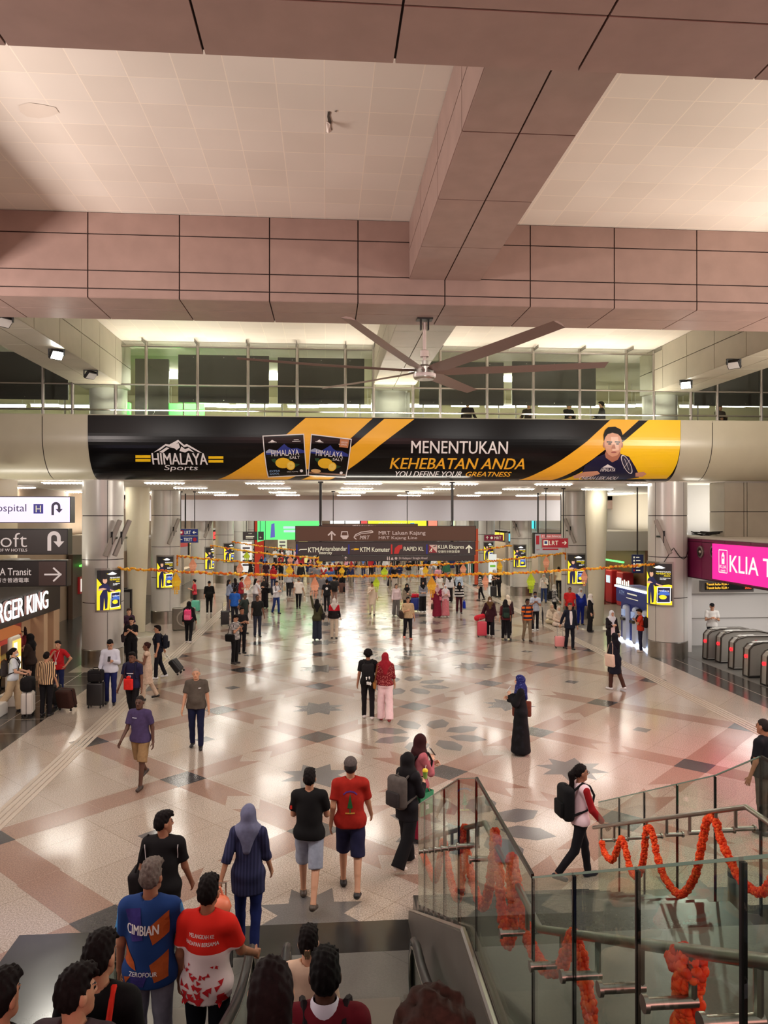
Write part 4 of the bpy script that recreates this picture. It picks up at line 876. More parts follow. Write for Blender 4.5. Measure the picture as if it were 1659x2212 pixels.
# ================================================================== LEFT: THE BURGER SHOP
SX = -8.2
sh = thing('burger_shop', 'burger shop front with a lit white sign beside the left column', 'shop', (SX - .5, 18, 0))
def lb(root, name, mats, fn, **k): m = MB(); fn(m); return local(root, m).build(name, mats, root, **k)
SHB = mat((136, 112, 92), .5, key='shop_front', noise=.06, nscale=2); SHD = mat((44, 36, 34), .5, key='shop_dark'); SHP = mat((196, 164, 132), .5, key='shop_pilaster')
lb(sh, 'fascia', SHD, lambda m: m.bx(SX - .35, SX, 9, 24.2, 1.95, 3.0))
lb(sh, 'roof', mat((70, 64, 60), .7), lambda m: m.bx(-11.8, SX, 9, 24.2, 3.0, 3.05))
lb(sh, 'wall', SHB, lambda m: m.bx(SX - 3.4, SX - 3.2, 9, 24.2, 0, 3.0))
lb(sh, 'end_wall', SHB, lambda m: m.bx(SX - 3.2, SX - .05, 24.0, 24.2, 0, 3.0))
for y0, y1, mm in ((23.7, 24.2, SHP), (22.9, 23.2, SHP)): lb(sh, 'pilaster', mm, lambda m: m.bx(SX - .4, SX - .02, y0, y1, 0, 1.95))
lb(sh, 'side_panel', SHP, lambda m: m.bx(SX - .5, SX - .4, 21.6, 23.7, 0, 1.95))
PX7 = XP(SX, 1)
A = Art(PX7); LET = glow((255, 255, 250), 3.2)
(ya, za), (yb2, zb2) = PX7.to2(-60, 1365), PX7.to2(116, 1268)
A.text2('BURGER KING', 18.62, 2.13, 22.92, 2.64, LET, .09, .07); lt = A.build('letters', sh, sh.location)
A = Art(PX7); A.text2('BURGER KING', 18.60, 2.11, 22.94, 2.65, mat((90, 40, 30), .5), .03, .10); A.build('letter_backing', sh, sh.location)
for y in np.arange(17.5, 23, .5): lb(sh, 'letter_bracket', DARKMETAL, lambda m: m.cyl((SX, y, 2.36), (SX + .06, y, 2.36), .012, 6))
PX8 = XP(SX - .38, 1); bp = thing('burger_poster', 'red and brown burger picture lit under the shop sign', 'poster', (SX - .38, 21.2, 1.0))
lb(bp, 'frame', DARKMETAL, lambda m: m.bx(SX - .40, SX - .36, 20.0, 22.15, .55, 1.97))
A = Art(XP(SX - .35, 1)); q = lambda pts, c, d, e=.5: A.poly2([(20.05 + 2.05 * s, .6 + 1.32 * t) for s, t in pts], glow(c, e), d)
q([(0, 0), (1, 0), (1, 1), (0, 1)], (128, 40, 30), .003); q([(0, .1), (1, .1), (1, .28), (.6, .34), (0, .3)], (176, 92, 44), .006); q([(0, .3), (1, .3), (1, .38), (.5, .42), (0, .36)], (150, 120, 60), .008); q([(0, .38), (1, .38), (1, .56), (.5, .6), (0, .55)], (74, 42, 30), .008); q([(0, .58), (.4, .6), (1, .58), (1, .66), (.5, .7), (0, .64)], (186, 60, 46), .009); q([(0, .7), (1, .7), (.96, .84), (.7, .95), (.3, .95), (.04, .86)], (196, 112, 58), .010)
A.build('picture', bp, bp.location)
def kiosk(x, y, label):
    t = thing('order_kiosk', label, 'kiosk', (x, y, 0))
    m = MB(); m.rbox((.0, 0, .16), (.5, .6, .32), .03); m.rbox((-.05, 0, .6), (.2, .4, .7), .03); m.build('stand', WHITE, t)
    m = MB(); m.rbox((0, 0, 1.25), (.12, .62, 1.0), .05); m.build('housing', CREAM, t)
    m = MB(); m.bx(.06, .075, -.25, .25, .85, 1.65); m.build('screen', glow((250, 210, 90), 1.0), t)
    m = MB(); m.bx(.077, .08, -.22, .22, .9, 1.2); m.bx(.077, .08, -.22, .0, 1.25, 1.6); m.build('screen_picture', glow((246, 244, 236), 1.0), t)
kiosk(SX + .25, 20.1, 'white touch screen order kiosk below the burger shop sign'); kiosk(SX + .2, 18.95, 'order kiosk at the edge of the frame behind the queue')
ct = thing('shop_counter', 'low brown wooden shop counter behind the queue', 'counter', (SX - .2, 17.5, 0)); lb(ct, 'body', mat((92, 66, 50), .5, noise=.2), lambda m: m.bx(SX - .6, SX + .0, 14.5, 18.5, 0, 1.0)); lb(ct, 'top', mat((176, 104, 54), .4), lambda m: m.bx(SX - .65, SX + .08, 14.4, 18.6, 1.0, 1.06))
l = area('shop_lamp', (SX - 1.2, 20.5, 2.85), (1.2, 5), 110, (1, .78, .55), (0, 25, 0))
m = MB(); m.bx(-9.9, -9.4, 22.5, 24.0, 3.05, 5.9); struct(m.build('wall_pillar', [mat((186, 170, 140), .5, key='pillar')]))
for i, (x, y, w, h) in enumerate(((-10.6, 21.5, 1.0, .9), (-9.2, 23.2, .7, .5), (-10.8, 19, 1.2, 1.1))):
    t = thing('roof_unit', ['grey cooling unit on the shop roof behind the signs', 'small grey duct box on the shop roof by the pillar', 'large duct box on the shop roof near the frame edge'][i], 'cooling unit', (x, y, 3.05)); m = MB(); m.rbox((0, 0, h / 2), (w, .8, h), .04); m.build('case', mat((150, 148, 142), .5), t); m = MB()
    for k in range(6): m.bx(-w * .4, w * .4, -.42, -.40, .1 + h * .13 * k, .14 + h * .13 * k)
    m.build('louvre', DARKMETAL, t)

# ================================================================== RIGHT: TICKET GATES
KX = 12.35
MAG = mat((120, 22, 74), .35, key='magenta'); PINK = glow((238, 28, 150), 1.05)
kf = thing('ticket_fascia', 'dark magenta fascia over the ticket gates', 'fascia', (KX + .3, 20, 2.72))
z0, z1 = 2.74, 4.05
m = MB(); ks = [14 + 1.45 * k for k in range(9)]; panels(m, lambda a, b, d: Vector((KX + d, a, b)), ks, [z0, 3.95, z1], .02, .04); m.bx(KX + .03, KX + .4, 14, 25.6, z0, z1, 1); local(kf, m).build('panel', [MAG, JOINT], kf)
lb(kf, 'underside', mat((60, 14, 40), .5), lambda m: m.bx(KX, KX + 6, 14, 25.6, z0 - .02, z0)); lb(kf, 'top', mat((196, 190, 180), .6), lambda m: m.bx(KX, KX + 8, 14, 25.6, z1, z1 + .06))
KP = XP(KX, -1)
for k, (u, v) in enumerate(((1515, 1192), (1543.5, 1192))):
    a, b = KP.to2(u, v); w = thing('porthole_lamp', 'round porthole lamp on the magenta fascia, %s the column' % ('next to' if k == 0 else 'farther from'), 'lamp', KP.to3(a, b, 0)); m = MB()
    Rm = Matrix.Rotation(R(-90), 3, 'Y'); m.lathe([(.20, 0), (.20, .05), (.14, .06), (.14, .02)], n=24); m.v = [tuple(Rm @ Vector(p)) for p in m.v]; m.build('ring', STEEL, w, smooth=True)
    m = MB(); m.lathe([(0, .0), (.14, .02)], n=20); m.v = [tuple(Rm @ Vector(p)) for p in m.v]; m.build('lens', mat((60, 40, 46), .1), w); m = MB(); m.ball((-.04, 0, .0), .05, 8); m.build('bulb', mat((200, 190, 180), .3), w)
pk = thing('lit_sign', 'bright pink lit transit sign on the magenta fascia', 'sign', KP.to3(*KP.to2(1604, 1262), .1))
a0, zz1 = KP.to2(1549, 1174); _, zz0 = KP.to2(1549, 1250)
lb(pk, 'box', PINK, lambda m: m.bx(KX - .16, KX, 15.0, -a0, zz0, zz1)); lb(pk, 'frame', MAG, lambda m: m.bx(KX - .15, KX, 14.98, -a0 + .02, zz0 - .02, zz1 + .02))
A = Art(XP(KX - .16, -1)); SW = glow((255, 246, 226), 1.1)
h = zz1 - zz0; aa = a0
A.text2('KLIA Transit', aa + 1.05, zz0 + h * .26, aa + 5.0, zz0 + h * .72, SW, .006, .02)
lx0, lx1, ly0, ly1 = aa + .42, aa + .90, zz0 + h * .22, zz0 + h * .84
for pts in ([(lx0, ly0), (lx1, ly0), (lx1, ly1), (lx0, ly1), (lx0, ly0)],): A.line2(pts, .025, SW, .006)
A.poly2([(lx0 + .16, ly0 + .26), (lx1 - .16, ly0 + .26), (lx1 - .16, ly1 - .16), ((lx0 + lx1) / 2, ly1 - .06), (lx0 + .16, ly1 - .16)], SW); A.poly2([(lx0 + .2, ly0 + .42), (lx1 - .2, ly0 + .42), (lx1 - .2, ly1 - .2), (lx0 + .2, ly1 - .2)], PINK, .008)
A.text2('KLIA', lx0 + .05, ly0 + .13, lx1 - .05, ly0 + .23, SW, .006, .02); A.text2('transit', lx0 + .1, ly0 + .03, lx1 - .1, ly0 + .10, SW, .006, .01); A.build('lettering', pk, pk.location)
KB = YP(26.4); bd = thing('departure_board', 'black train board with amber letters under the magenta fascia', 'display', KB.to3(*KB.to2(1570, 1280), .1))
p, q = WY(1516, 1279, 26.4), WY(1628, 1254, 26.4); lb(bd, 'case', mat((96, 88, 84), .4), lambda m: m.bx(p.x, q.x, 26.4, 26.6, p.z, q.z)); lb(bd, 'glass', mat((12, 10, 9), .15), lambda m: m.bx(p.x + .12, q.x - .05, 26.37, 26.4, p.z + .08, q.z - .08))
for x in (p.x + .4, q.x - .4): lb(bd, 'hanger', DARKMETAL, lambda m: m.cyl((x, 26.5, q.z), (x, 26.5, 4.05), .02, 6))
A = Art(YP(26.37)); AM = glow((255, 190, 60), 1.6); A.text('Transit ke/to KLIA ▸', 1526, 1259, 1574, 1264.5, AM); A.text('Transit ke/to KLIA ▸', 1526, 1267, 1574, 1272.5, AM); A.text('25min', 1609, 1267, 1623, 1272, glow((250, 90, 40), 1.5)); A.build('lettering', bd, bd.location)
m = MB(); m.bx(KX + .1, 26, 27.2, 27.4, 0, 2.8); m.bx(KX + .1, 26, 27.18, 27.2, 1.0, 1.03, 1); m.bx(KX + .1, 26, 27.18, 27.2, 1.9, 1.93, 1); m.bx(12.05, 12.9, 25.95, 26.3, 0, 2.74); struct(m.build('wall_gate_back', [mat((226, 222, 218), .4, key='gate_wall'), mat((150, 146, 140), .5)]))
m = MB(); m.bx(12.0, 12.06, 25.9, 26.3, 0, 2.74); struct(m.build('trim_1', [mat((70, 20, 44), .5)]))
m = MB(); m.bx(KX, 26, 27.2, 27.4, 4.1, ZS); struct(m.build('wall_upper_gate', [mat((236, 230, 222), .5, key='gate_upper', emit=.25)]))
m = MB(); p, q = WY(1565, 1160, 24.6), WY(1760, 1042, 24.6); panels(m, lambda a, b, d: Vector((a, 24.6 + d, b)), [p.x, WY(1607, 1100, 24.6).x, WY(1614, 1100, 24.6).x, q.x], [4.1, 4.95, ZS]); m.bx(p.x + .03, q.x, 24.63, 25.6, 4.1, ZS, 1); panels(m, lambda a, b, d: Vector((p.x + d, a, b)), [24.6, 25.6], [4.1, 4.95, ZS]); struct(m.build('wall_pillar', [PANEL2, JOINT]))
t = thing('cable_bundle', 'loose black cables lying on top of the magenta fascia', 'cable', (13.2, 25.0, 4.11)); m = MB(); random.seed(3)
for k in range(5): m.tube([(random.uniform(-.9, -.4) + .45 * i, random.uniform(-.3, .2), .03 + random.random() * .16) for i in range(6)], .022, 6)
m.build('cable', BLACK, t, smooth=True)
GATE = mat((196, 192, 184), .32, .6, key='gate_steel'); GDK = mat((78, 72, 66), .35, .6, key='gate_trim')
gs = None
for k, (u, v) in enumerate(((1523, 1424.5), (1551, 1431), (1579, 1445), (1611, 1462), (1650, 1481))):
    p = W(u, v); lbl = ['ticket gate farthest along, beside the guard', 'second ticket gate, red light on its front', 'third ticket gate with a red light, mid row', 'fourth ticket gate with a red light', 'ticket gate nearest the camera at the frame edge'][k]
    if gs is None:
        t = thing('ticket_gate', lbl, 'ticket gate', (p.x, p.y, 0), 0, 'row of steel ticket gates')
        prof = [(0, .04), (1.75, .04), (1.75, .86), (1.6, .98), (1.3, 1.04), (.45, 1.04), (.14, .96), (.03, .84)]
        m = MB(); m.prism([(a, b) for a, b in prof], lambda a, b, d: Vector((a, d, b)), -.14, .14); m.build('body', GATE, t)
        for d in (-.145, .145):
            m = MB(); 
            for (a, b), (c, e) in zip(prof, prof[1:] + prof[:1]): m.cyl((a, d, b), (c, d, e), .028, 6)
            m.build('edge_trim', GDK, t)
        m = MB(); m.bx(-.01, 1.77, -.17, .17, 0, .05); m.build('plinth', BLACK, t)
        m = MB(); m.rbox((.55, 0, 1.045), (.5, .24, .02), .008); m.rbox((.30, 0, 1.03), (.16, .16, .03), .01); m.build('card_reader', mat((200, 198, 190), .3), t)
        m = MB(); m.rbox((.75, -.16, .55), (.10, .05, .75), .02); m.build('flap', mat((180, 30, 36), .4), t)
        rm = Matrix.Rotation(R(-90), 3, 'Y'); m = MB(); m.lathe([(0, .02), (.055, .02), (.06, 0)], n=16); m.v = [tuple(rm @ Vector(w) + Vector((-.005, 0, .62))) for w in m.v]; m.build('lamp', glow((255, 40, 50), 2.0), t)
        m = MB(); m.bx(-.03, -.026, -.032, .032, .612, .628); m.build('bar_mark', BLACK, t)
        m = MB(); 
        for a in (.3, .9, 1.4):
            for b in (.25, .7): m.ball((a, -.142, b), .012, 6)
        m.build('bolt', STEEL, t); gs = t
    else: c = copy_tree(gs); c.location = (p.x, p.y, 0); c['label'] = lbl
# cash machines
at = thing('cash_machine_booth', 'blue cash machine booth lit by white strips beside the right column', 'cash machine', (11.9, 27.4, 0))
BB = mat((34, 52, 140), .4, key='atm_blue', emit=.15); LB2 = mat((196, 206, 226), .35, key='atm_pale')
lb(at, 'cabinet', BB, lambda m: m.bx(11.55, 12.3, 26.1, 29.0, 0, 2.1)); lb(at, 'header', BB, lambda m: m.bx(11.35, 11.6, 26.1, 29.0, 1.5, 2.05))
for y in (26.5, 27.4, 28.3):
    lb(at, 'machine', LB2, lambda m: m.rbox((11.5, y, .72), (.3, .42, 1.42), .14)); lb(at, 'machine_screen', glow((170, 190, 230), .5), lambda m: m.bx(11.33, 11.36, y - .14, y + .14, 1.0, 1.24))
    lb(at, 'keypad', GDK, lambda m: m.box((11.33, y, .88), (.10, .3, .10)))
lb(at, 'divider', mat((240, 196, 40), .4), lambda m: m.bx(11.5, 11.55, 26.75, 27.1, .2, 1.2))
AT = glow((225, 235, 255), 3.5)
lb(at, 'top_strip', AT, lambda m: m.bx(11.28, 11.36, 26.1, 29.0, 2.05, 2.12)); lb(at, 'floor_strip', AT, lambda m: m.bx(11.40, 11.5, 26.1, 29.0, .02, .09))
lb(at, 'side_sign', glow((250, 220, 60), .8), lambda m: m.bx(11.33, 11.55, 26.02, 26.1, .9, 2.0))
A = Art(XP(11.35, -1)); A.text2('ATM', -28.7, 1.78, -28.2, 1.95, mat((170, 190, 230), .4, emit=.3), .004, .02); A.rect2(-27.9, 1.86, -27.0, 1.91, CRM); A.rect2(-28.0, 1.70, -26.9, 1.73, CRM); A.build('lettering', at, at.location)
A = Art(XP(11.34, -1)); [A.rect2(-28.9 + .19 * k, 2.17, -28.77 + .19 * k, 2.38 - .05 * (k % 2), SW, .03) for k in range(7)]; A.build('top_letters', at, at.location)
lb(at, 'letter_rail', BRUSH, lambda m: m.bx(11.34, 11.4, 26.1, 29, 2.12, 2.17))
t = thing('directory_sign', 'navy list of directions hanging by the right column', 'sign', yz(1378, 1240, 29.5)); p, q = yz(1366, 1238, 29.5), yz(1390, 1198, 29.5)
lb(t, 'panel', mat((34, 48, 104), .4, emit=.1), lambda m: m.bx(p.x, q.x, 29.5, 29.6, p.z, q.z)); lb(t, 'rod', DARKMETAL, lambda m: m.cyl(((p.x + q.x) / 2, 29.55, q.z), ((p.x + q.x) / 2, 29.55, ZS), .03, 8))
A = Art(YP(29.5))
for k in range(5): A.rect(1374, 1203 + 7 * k, 1381 + 2 * (k % 3), 1205 + 7 * k, CRM); A.rect(1368, 1202 + 7 * k, 1371.5, 1206 + 7 * k, REDS if k > 2 else CRM)
A.build('lettering', t, t.location)
# ================================================================== FAR HALL
def slab(px, Y, th, name, label, cat, m, zfloor=False, group=None):
    p, q = WY(px[0], px[3], Y), WY(px[2], px[1], Y); z0 = 0 if zfloor else p.z
    t = thing(name, label, cat, ((p.x + q.x) / 2, Y, z0), 0, group); lb(t, 'panel', m, lambda mb: mb.bx(p.x, q.x, Y, Y + th, z0, q.z))
    lb(t, 'rim', DARKMETAL, lambda mb: (mb.bx(p.x - .06, p.x, Y - .03, Y + th, z0, q.z), mb.bx(q.x, q.x + .06, Y - .03, Y + th, z0, q.z), mb.bx(p.x - .06, q.x + .06, Y - .03, Y + th, q.z, q.z + .06)))
    return t, p, q
def hang(t, xs, y, z, top=6.6): 
    for x in xs: lb(t, 'hanger', DARKMETAL, lambda mb: mb.cyl((x, y, z), (x, y, top), .04, 6))
YS = 60
t, p, q = slab((574, 1118, 692, 1166), YS, .3, 'video_screen', 'large green lit video screen hanging over the far hall', 'screen', glow((100, 230, 124), 1.05)); hang(t, (p.x + .5, q.x - .5), YS + .15, q.z)
lb(t, 'side_screen', glow((96, 220, 130), .9), lambda m: m.add([(p.x - .02, YS, p.z), (p.x - .02, YS, q.z), (p.x - .45, YS - 2.2, q.z), (p.x - .45, YS - 2.2, p.z - .12)], [(0, 1, 2, 3)]))
A = Art(YP(YS)); A.rect(612, 1137, 676, 1142, mat((206, 230, 240), .4, emit=.8)); A.rect(613, 1145, 640, 1150, mat((206, 230, 240), .4, emit=.8)); A.poly([(584, 1162), (586, 1132), (593, 1130), (594, 1160)], mat((110, 110, 210), .4, emit=.6)); A.build('lettering', t, t.location)
t, p, q = slab((550, 1112, 570, 1196), 61, .5, 'red_banner', 'tall red panel left of the green screen', 'panel', mat((226, 62, 40), .5, emit=.35), True)
t, p, q = slab((795, 1118, 921, 1141), 70, .3, 'lit_sign', 'long yellow lit sign high across the far hall', 'sign', glow((232, 244, 40), 1.5)); hang(t, (p.x + .3, q.x - .3), 70.1, q.z)
A = Art(YP(70)); A.text('PERANTI TERPAKAI', 818, 1129, 876, 1134.5, WH); A.poly([(885, 1141), (886, 1130), (895, 1129), (896, 1141)], mat((120, 190, 230), .4, emit=.6)); A.build('lettering', t, t.location)
for u0, u1, c, lb_ in ((713, 744, (250, 250, 246), 'white lit window panel just right of the green screen'), (746, 777, (250, 250, 246), 'white lit window panel beside the small red picture'), (780, 793, (170, 60, 60), 'small red lit picture left of the yellow sign'), (925, 944, (240, 110, 90), 'pale red lit panel right of the yellow sign'), (979, 991, (214, 240, 190), 'pale green lit panel right of the sign rod')):
    t, p, q = slab((u0, 1118, u1, 1137 if u0 < 790 else 1140), 71, .3, 'light_box', lb_, 'light box', glow(c, 1.7)); hang(t, ((p.x + q.x) / 2,), 71.1, q.z)
t = thing('orange_pole', 'orange red pole standing right of the overhead sign', 'pole', W(1029, 1265)); m = MB(); m.cyl((0, 0, 0), (0, 0, 6.6), .13, 16); m.build('pole', mat((238, 92, 48), .5, emit=.15), t, smooth=True); lb(t, 'collar', mat((120, 122, 112), .5), lambda m: m.cyl((t.location.x, t.location.y, 3.9), (t.location.x, t.location.y, 4.5), .15, 16)); lb(t, 'base', DARKMETAL, lambda m: m.cyl((t.location.x, t.location.y, 0), (t.location.x, t.location.y, .08), .25, 16))
random.seed(11)
SHOPC = [(250, 244, 220), (232, 60, 60), (250, 200, 60), (90, 190, 210), (244, 240, 236), (240, 120, 60), (120, 200, 120)]
def shop(side, y0, y1, c, label, sgn):
    X = -12 if side < 0 else 16.8; s = 1 if side < 0 else -1; d = 2.2
    t = thing('shop_unit', label, 'shop', (X + s * d / 2, (y0 + y1) / 2, 0)); x1 = X + s * d
    lb(t, 'fascia', mat((60, 52, 50), .5), lambda m: m.bx(min(x1, x1 - s * .2), max(x1, x1 - s * .2), y0, y1, 2.6, 3.5))
    lb(t, 'sign_box', glow(c, 1.2), lambda m: m.bx(min(x1, x1 + s * .1), max(x1, x1 + s * .1), y0 + .5, y1 - .5, 2.75, 3.35))
    lb(t, 'sign_stripe', mat((120, 90, 84), .5), lambda m: m.bx(min(x1 + s * .1, x1 + s * .11), max(x1 + s * .1, x1 + s * .11), y0 + 1.2, y1 - 1.2, 2.98, 3.12))
    lb(t, 'ceiling', mat((210, 204, 196), .6), lambda m: m.bx(min(X, x1), max(X, x1), y0, y1, 3.4, 3.5)); lb(t, 'lamp', glow((255, 244, 220), 6), lambda m: m.bx(min(X + s * .6, x1 - s * .5), max(X + s * .6, x1 - s * .5), y0 + .6, y1 - .6, 3.36, 3.4))
    for k in range(3):
        lb(t, 'shelf', CREAM, lambda m: m.bx(min(X + s * .02, X + s * .5), max(X + s * .02, X + s * .5), y0 + .3, y1 - .3, .5 + .7 * k, .55 + .7 * k))
        lb(t, 'goods', [fab(SHOPC[(k + i) % 7]) for i in range(4)], lambda m: [m.bx(min(X + s * .05, X + s * .42), max(X + s * .05, X + s * .42), y, y + .28, .55 + .7 * k, .8 + .7 * k + random.random() * .25, random.randrange(4)) for y in np.arange(y0 + .35, y1 - .6, .36)])
    for y in (y0, y1): lb(t, 'side_wall', mat((190, 176, 160), .6), lambda m: m.bx(min(X, x1), max(X, x1), y - .06, y + .06, 0, 3.4))
    lb(t, 'counter', mat((196, 180, 160), .5), lambda m: m.bx(min(x1 - s * .1, x1 - s * .6), max(x1 - s * .1, x1 - s * .6), y0 + .8, y1 - 1.6, 0, 1.0))
for (y0, y1, c, sg) in ((47, 52.5, (244, 240, 236), 'BAKERY'), (53.5, 59, (250, 200, 60), 'MONEY'), (66, 72, (232, 60, 60), 'BOOKS'), (73, 80, (250, 244, 220), 'CAFE')):
    shop(-1, y0, y1, c, 'lit %s shop on the left side of the far hall' % {'BAKERY': 'white-signed', 'MONEY': 'yellow-signed', 'BOOKS': 'red-signed', 'CAFE': 'cream-signed'}[sg], sg)
for (y0, y1, c, sg) in ((48, 53, (240, 236, 230), 'MART'), (54, 60, (90, 190, 210), 'PHONES'), (61, 68, (250, 210, 60), 'FASHION'), (69, 78, (244, 240, 236), 'SHOES')):
    shop(1, y0, y1, c, 'lit %s shop on the right side of the far hall' % {'MART': 'white-signed', 'PHONES': 'blue-signed', 'FASHION': 'yellow-signed', 'SHOES': 'pale-signed'}[sg], sg)
# stalls at the far end
def stall(u, v, w, label, c, kind):
    p = W(u, v); t = thing('display_stand', label, 'stand', p)
    if kind == 'shelf':
        lb(t, 'frame', WHITE, lambda m: (m.bx(p.x - w / 2, p.x - w / 2 + .05, p.y - .25, p.y + .25, 0, 1.7), m.bx(p.x + w / 2 - .05, p.x + w / 2, p.y - .25, p.y + .25, 0, 1.7)))
        for k in range(5): lb(t, 'shelf', WHITE, lambda m: m.bx(p.x - w / 2, p.x + w / 2, p.y - .25, p.y + .25, .1 + .36 * k, .14 + .36 * k)); lb(t, 'goods', [fab(c), fab((60, 60, 70))], lambda m: [m.bx(x, x + .16, p.y - .2, p.y + .2, .14 + .36 * k, .30 + .36 * k, i % 2) for i, x in enumerate(np.arange(p.x - w / 2 + .08, p.x + w / 2 - .2, .22))])
    elif kind == 'rack':
        lb(t, 'rail', STEEL, lambda m: (m.cyl((p.x - w / 2, p.y, 1.5), (p.x + w / 2, p.y, 1.5), .02, 6), m.cyl((p.x - w / 2, p.y, 0), (p.x - w / 2, p.y, 1.5), .02, 6), m.cyl((p.x + w / 2, p.y, 0), (p.x + w / 2, p.y, 1.5), .02, 6)))
        lb(t, 'clothes', [fab(c), fab((236, 232, 226)), fab((60, 110, 110)), fab((30, 30, 34))], lambda m: [m.rbox((x, p.y, 1.05), (.09, .45, .85), .03, random.randrange(4)) for x in np.arange(p.x - w / 2 + .1, p.x + w / 2 - .05, .14)])
    else:
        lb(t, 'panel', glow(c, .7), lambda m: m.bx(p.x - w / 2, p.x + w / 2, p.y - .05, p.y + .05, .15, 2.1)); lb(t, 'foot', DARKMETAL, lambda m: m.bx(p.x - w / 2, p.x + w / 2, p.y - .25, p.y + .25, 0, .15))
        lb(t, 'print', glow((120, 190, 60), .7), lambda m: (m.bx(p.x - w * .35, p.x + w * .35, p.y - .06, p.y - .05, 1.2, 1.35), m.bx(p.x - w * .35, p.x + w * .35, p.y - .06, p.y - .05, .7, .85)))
stall(551, 1226, 1.8, 'white shelf stand of goods before the red panel', (226, 220, 210), 'shelf'); stall(705, 1243, 2.0, 'white slatted stand left of the middle of the far hall', (236, 232, 226), 'shelf')
stall(1012, 1258, 1.4, 'clothes rack beside the orange pole', (60, 120, 110), 'rack'); stall(985, 1240, 2.0, 'longer clothes rack at the far right', (230, 226, 220), 'rack'); stall(930, 1236, 2.2, 'clothes rack in the middle of the far end', (210, 60, 70), 'rack')
stall(1064, 1262, .55, 'white and green standing advert behind the two waiting people', (236, 238, 232), 'sign'); stall(620, 1222, 2.2, 'far clothes rack under the green screen', (120, 60, 60), 'rack')
for i, (u, v, c) in enumerate(((532, 1238, (250, 246, 240)), (525, 1229, (244, 250, 252)), (985, 1226, (250, 200, 40)), (1006, 1229, (190, 230, 236)), (655, 1218, (240, 220, 140)), (610, 1215, (220, 226, 190)))):
    p = W(u, v); t = thing('banner_stand', ['white banner stand by the fourth left column', 'pale banner stand by the red panel', 'yellow banner stand at the far right', 'pale blue banner stand at the far right', 'cream banner stand under the green screen', 'pale green banner stand under the green screen'][i], 'banner', p)
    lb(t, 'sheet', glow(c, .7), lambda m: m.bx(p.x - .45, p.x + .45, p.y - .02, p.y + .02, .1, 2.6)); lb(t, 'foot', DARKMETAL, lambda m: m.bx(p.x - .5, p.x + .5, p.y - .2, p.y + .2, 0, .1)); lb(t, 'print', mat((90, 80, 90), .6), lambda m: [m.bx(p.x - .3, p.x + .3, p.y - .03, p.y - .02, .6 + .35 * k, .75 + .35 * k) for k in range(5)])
# ticket counter on the right behind the second column
tk = thing('ticket_office', 'grey ticket office with a red and white sign behind the tapered right column', 'ticket office', (14.9, 42, 0))
lb(tk, 'header', mat((150, 144, 134), .5), lambda m: m.bx(13.2, 16.7, 38, 46.5, 3.0, 4.0)); lb(tk, 'back', mat((96, 66, 46), .5), lambda m: m.bx(16.4, 16.7, 38, 46.5, 0, 3.0)); lb(tk, 'pier', PANEL2, lambda m: (m.bx(13.2, 13.8, 38, 38.5, 0, 3.0), m.bx(13.2, 13.8, 46, 46.5, 0, 3.0)))
lb(tk, 'green_strip', glow((90, 250, 110), 2.2), lambda m: m.bx(15.6, 15.7, 39, 45.5, 2.30, 2.38)); lb(tk, 'ceiling_lamp', glow((255, 236, 190), 5), lambda m: m.bx(14.2, 15.4, 39, 45.5, 2.96, 3.0))
A = Art(YP(37.98)); 
for y in (39.4, 41.0, 42.6, 44.2):
    lb(tk, 'ticket_machine', mat((170, 30, 40), .4), lambda m: m.rbox((15.9, y, .9), (.6, .9, 1.8), .05)); lb(tk, 'machine_screen', glow((200, 220, 230), 1.0), lambda m: m.bx(15.57, 15.6, y - .25, y + .25, 1.1, 1.5))
t, p, q = slab((1155, 1153, 1222, 1196), 37.6, .25, 'station_sign', 'white and red station sign behind the red direction sign', 'sign', mat((226, 222, 220), .4, emit=.15)); hang(t, (p.x + .2, q.x - .2), 37.7, q.z, ZS)
A = Art(YP(37.6)); A.rect(1168, 1154, 1222, 1172, mat((206, 110, 112), .4)); A.text('RT Laluan Kelana Jaya', 1171, 1156, 1214, 1161, WH); A.rect(1158, 1157, 1165, 1176, REDS); A.rect(1172, 1185, 1206, 1188, REDS); A.rect(1172, 1175, 1180, 1182, REDS, .006); A.text('rapid', 1158, 1186, 1165, 1189, REDS); A.build('lettering', t, t.location)
for k in range(5):
    t, p, q = slab((1128 + 13.5 * k, 1124, 1140 + 13.5 * k, 1142), 60, .2, 'shop_window', 'cyan lit window high on the right of the far hall', 'window', glow((80, 220, 224) if k < 4 else (236, 190, 220), 1.3), group='cyan lit windows'); hang(t, ((p.x + q.x) / 2,), 60.1, q.z)
t, p, q = slab((378, 1166, 406, 1199), 40, .2, 'station_sign', 'red and white station sign below the blue ticket direction sign', 'sign', mat((226, 216, 212), .4, emit=.12)); hang(t, (p.x + .15, q.x - .15), 40.1, q.z, ZS); A = Art(YP(40)); A.poly([(378, 1184), (380, 1172), (406, 1167), (406, 1180)], mat((206, 90, 92), .4)); A.text('LRT', 380, 1186, 390, 1196, BLS); A.build('lettering', t, t.location)
lt = thing('ticket_recess', 'dark ticket hall opening with small screens behind the second left column', 'ticket hall', (-11, 39, 0)); lb(lt, 'wall', mat((74, 54, 40), .5), lambda m: m.bx(-11.9, -11.7, 36.2, 43.4, 0, 3.0)); lb(lt, 'header', mat((168, 160, 146), .5), lambda m: m.bx(-11.9, -10.2, 36.2, 43.4, 3.0, 3.9)); lb(lt, 'green_strip', glow((110, 240, 90), 2), lambda m: m.bx(-11.6, -11.5, 36.8, 43, 2.4, 2.48))
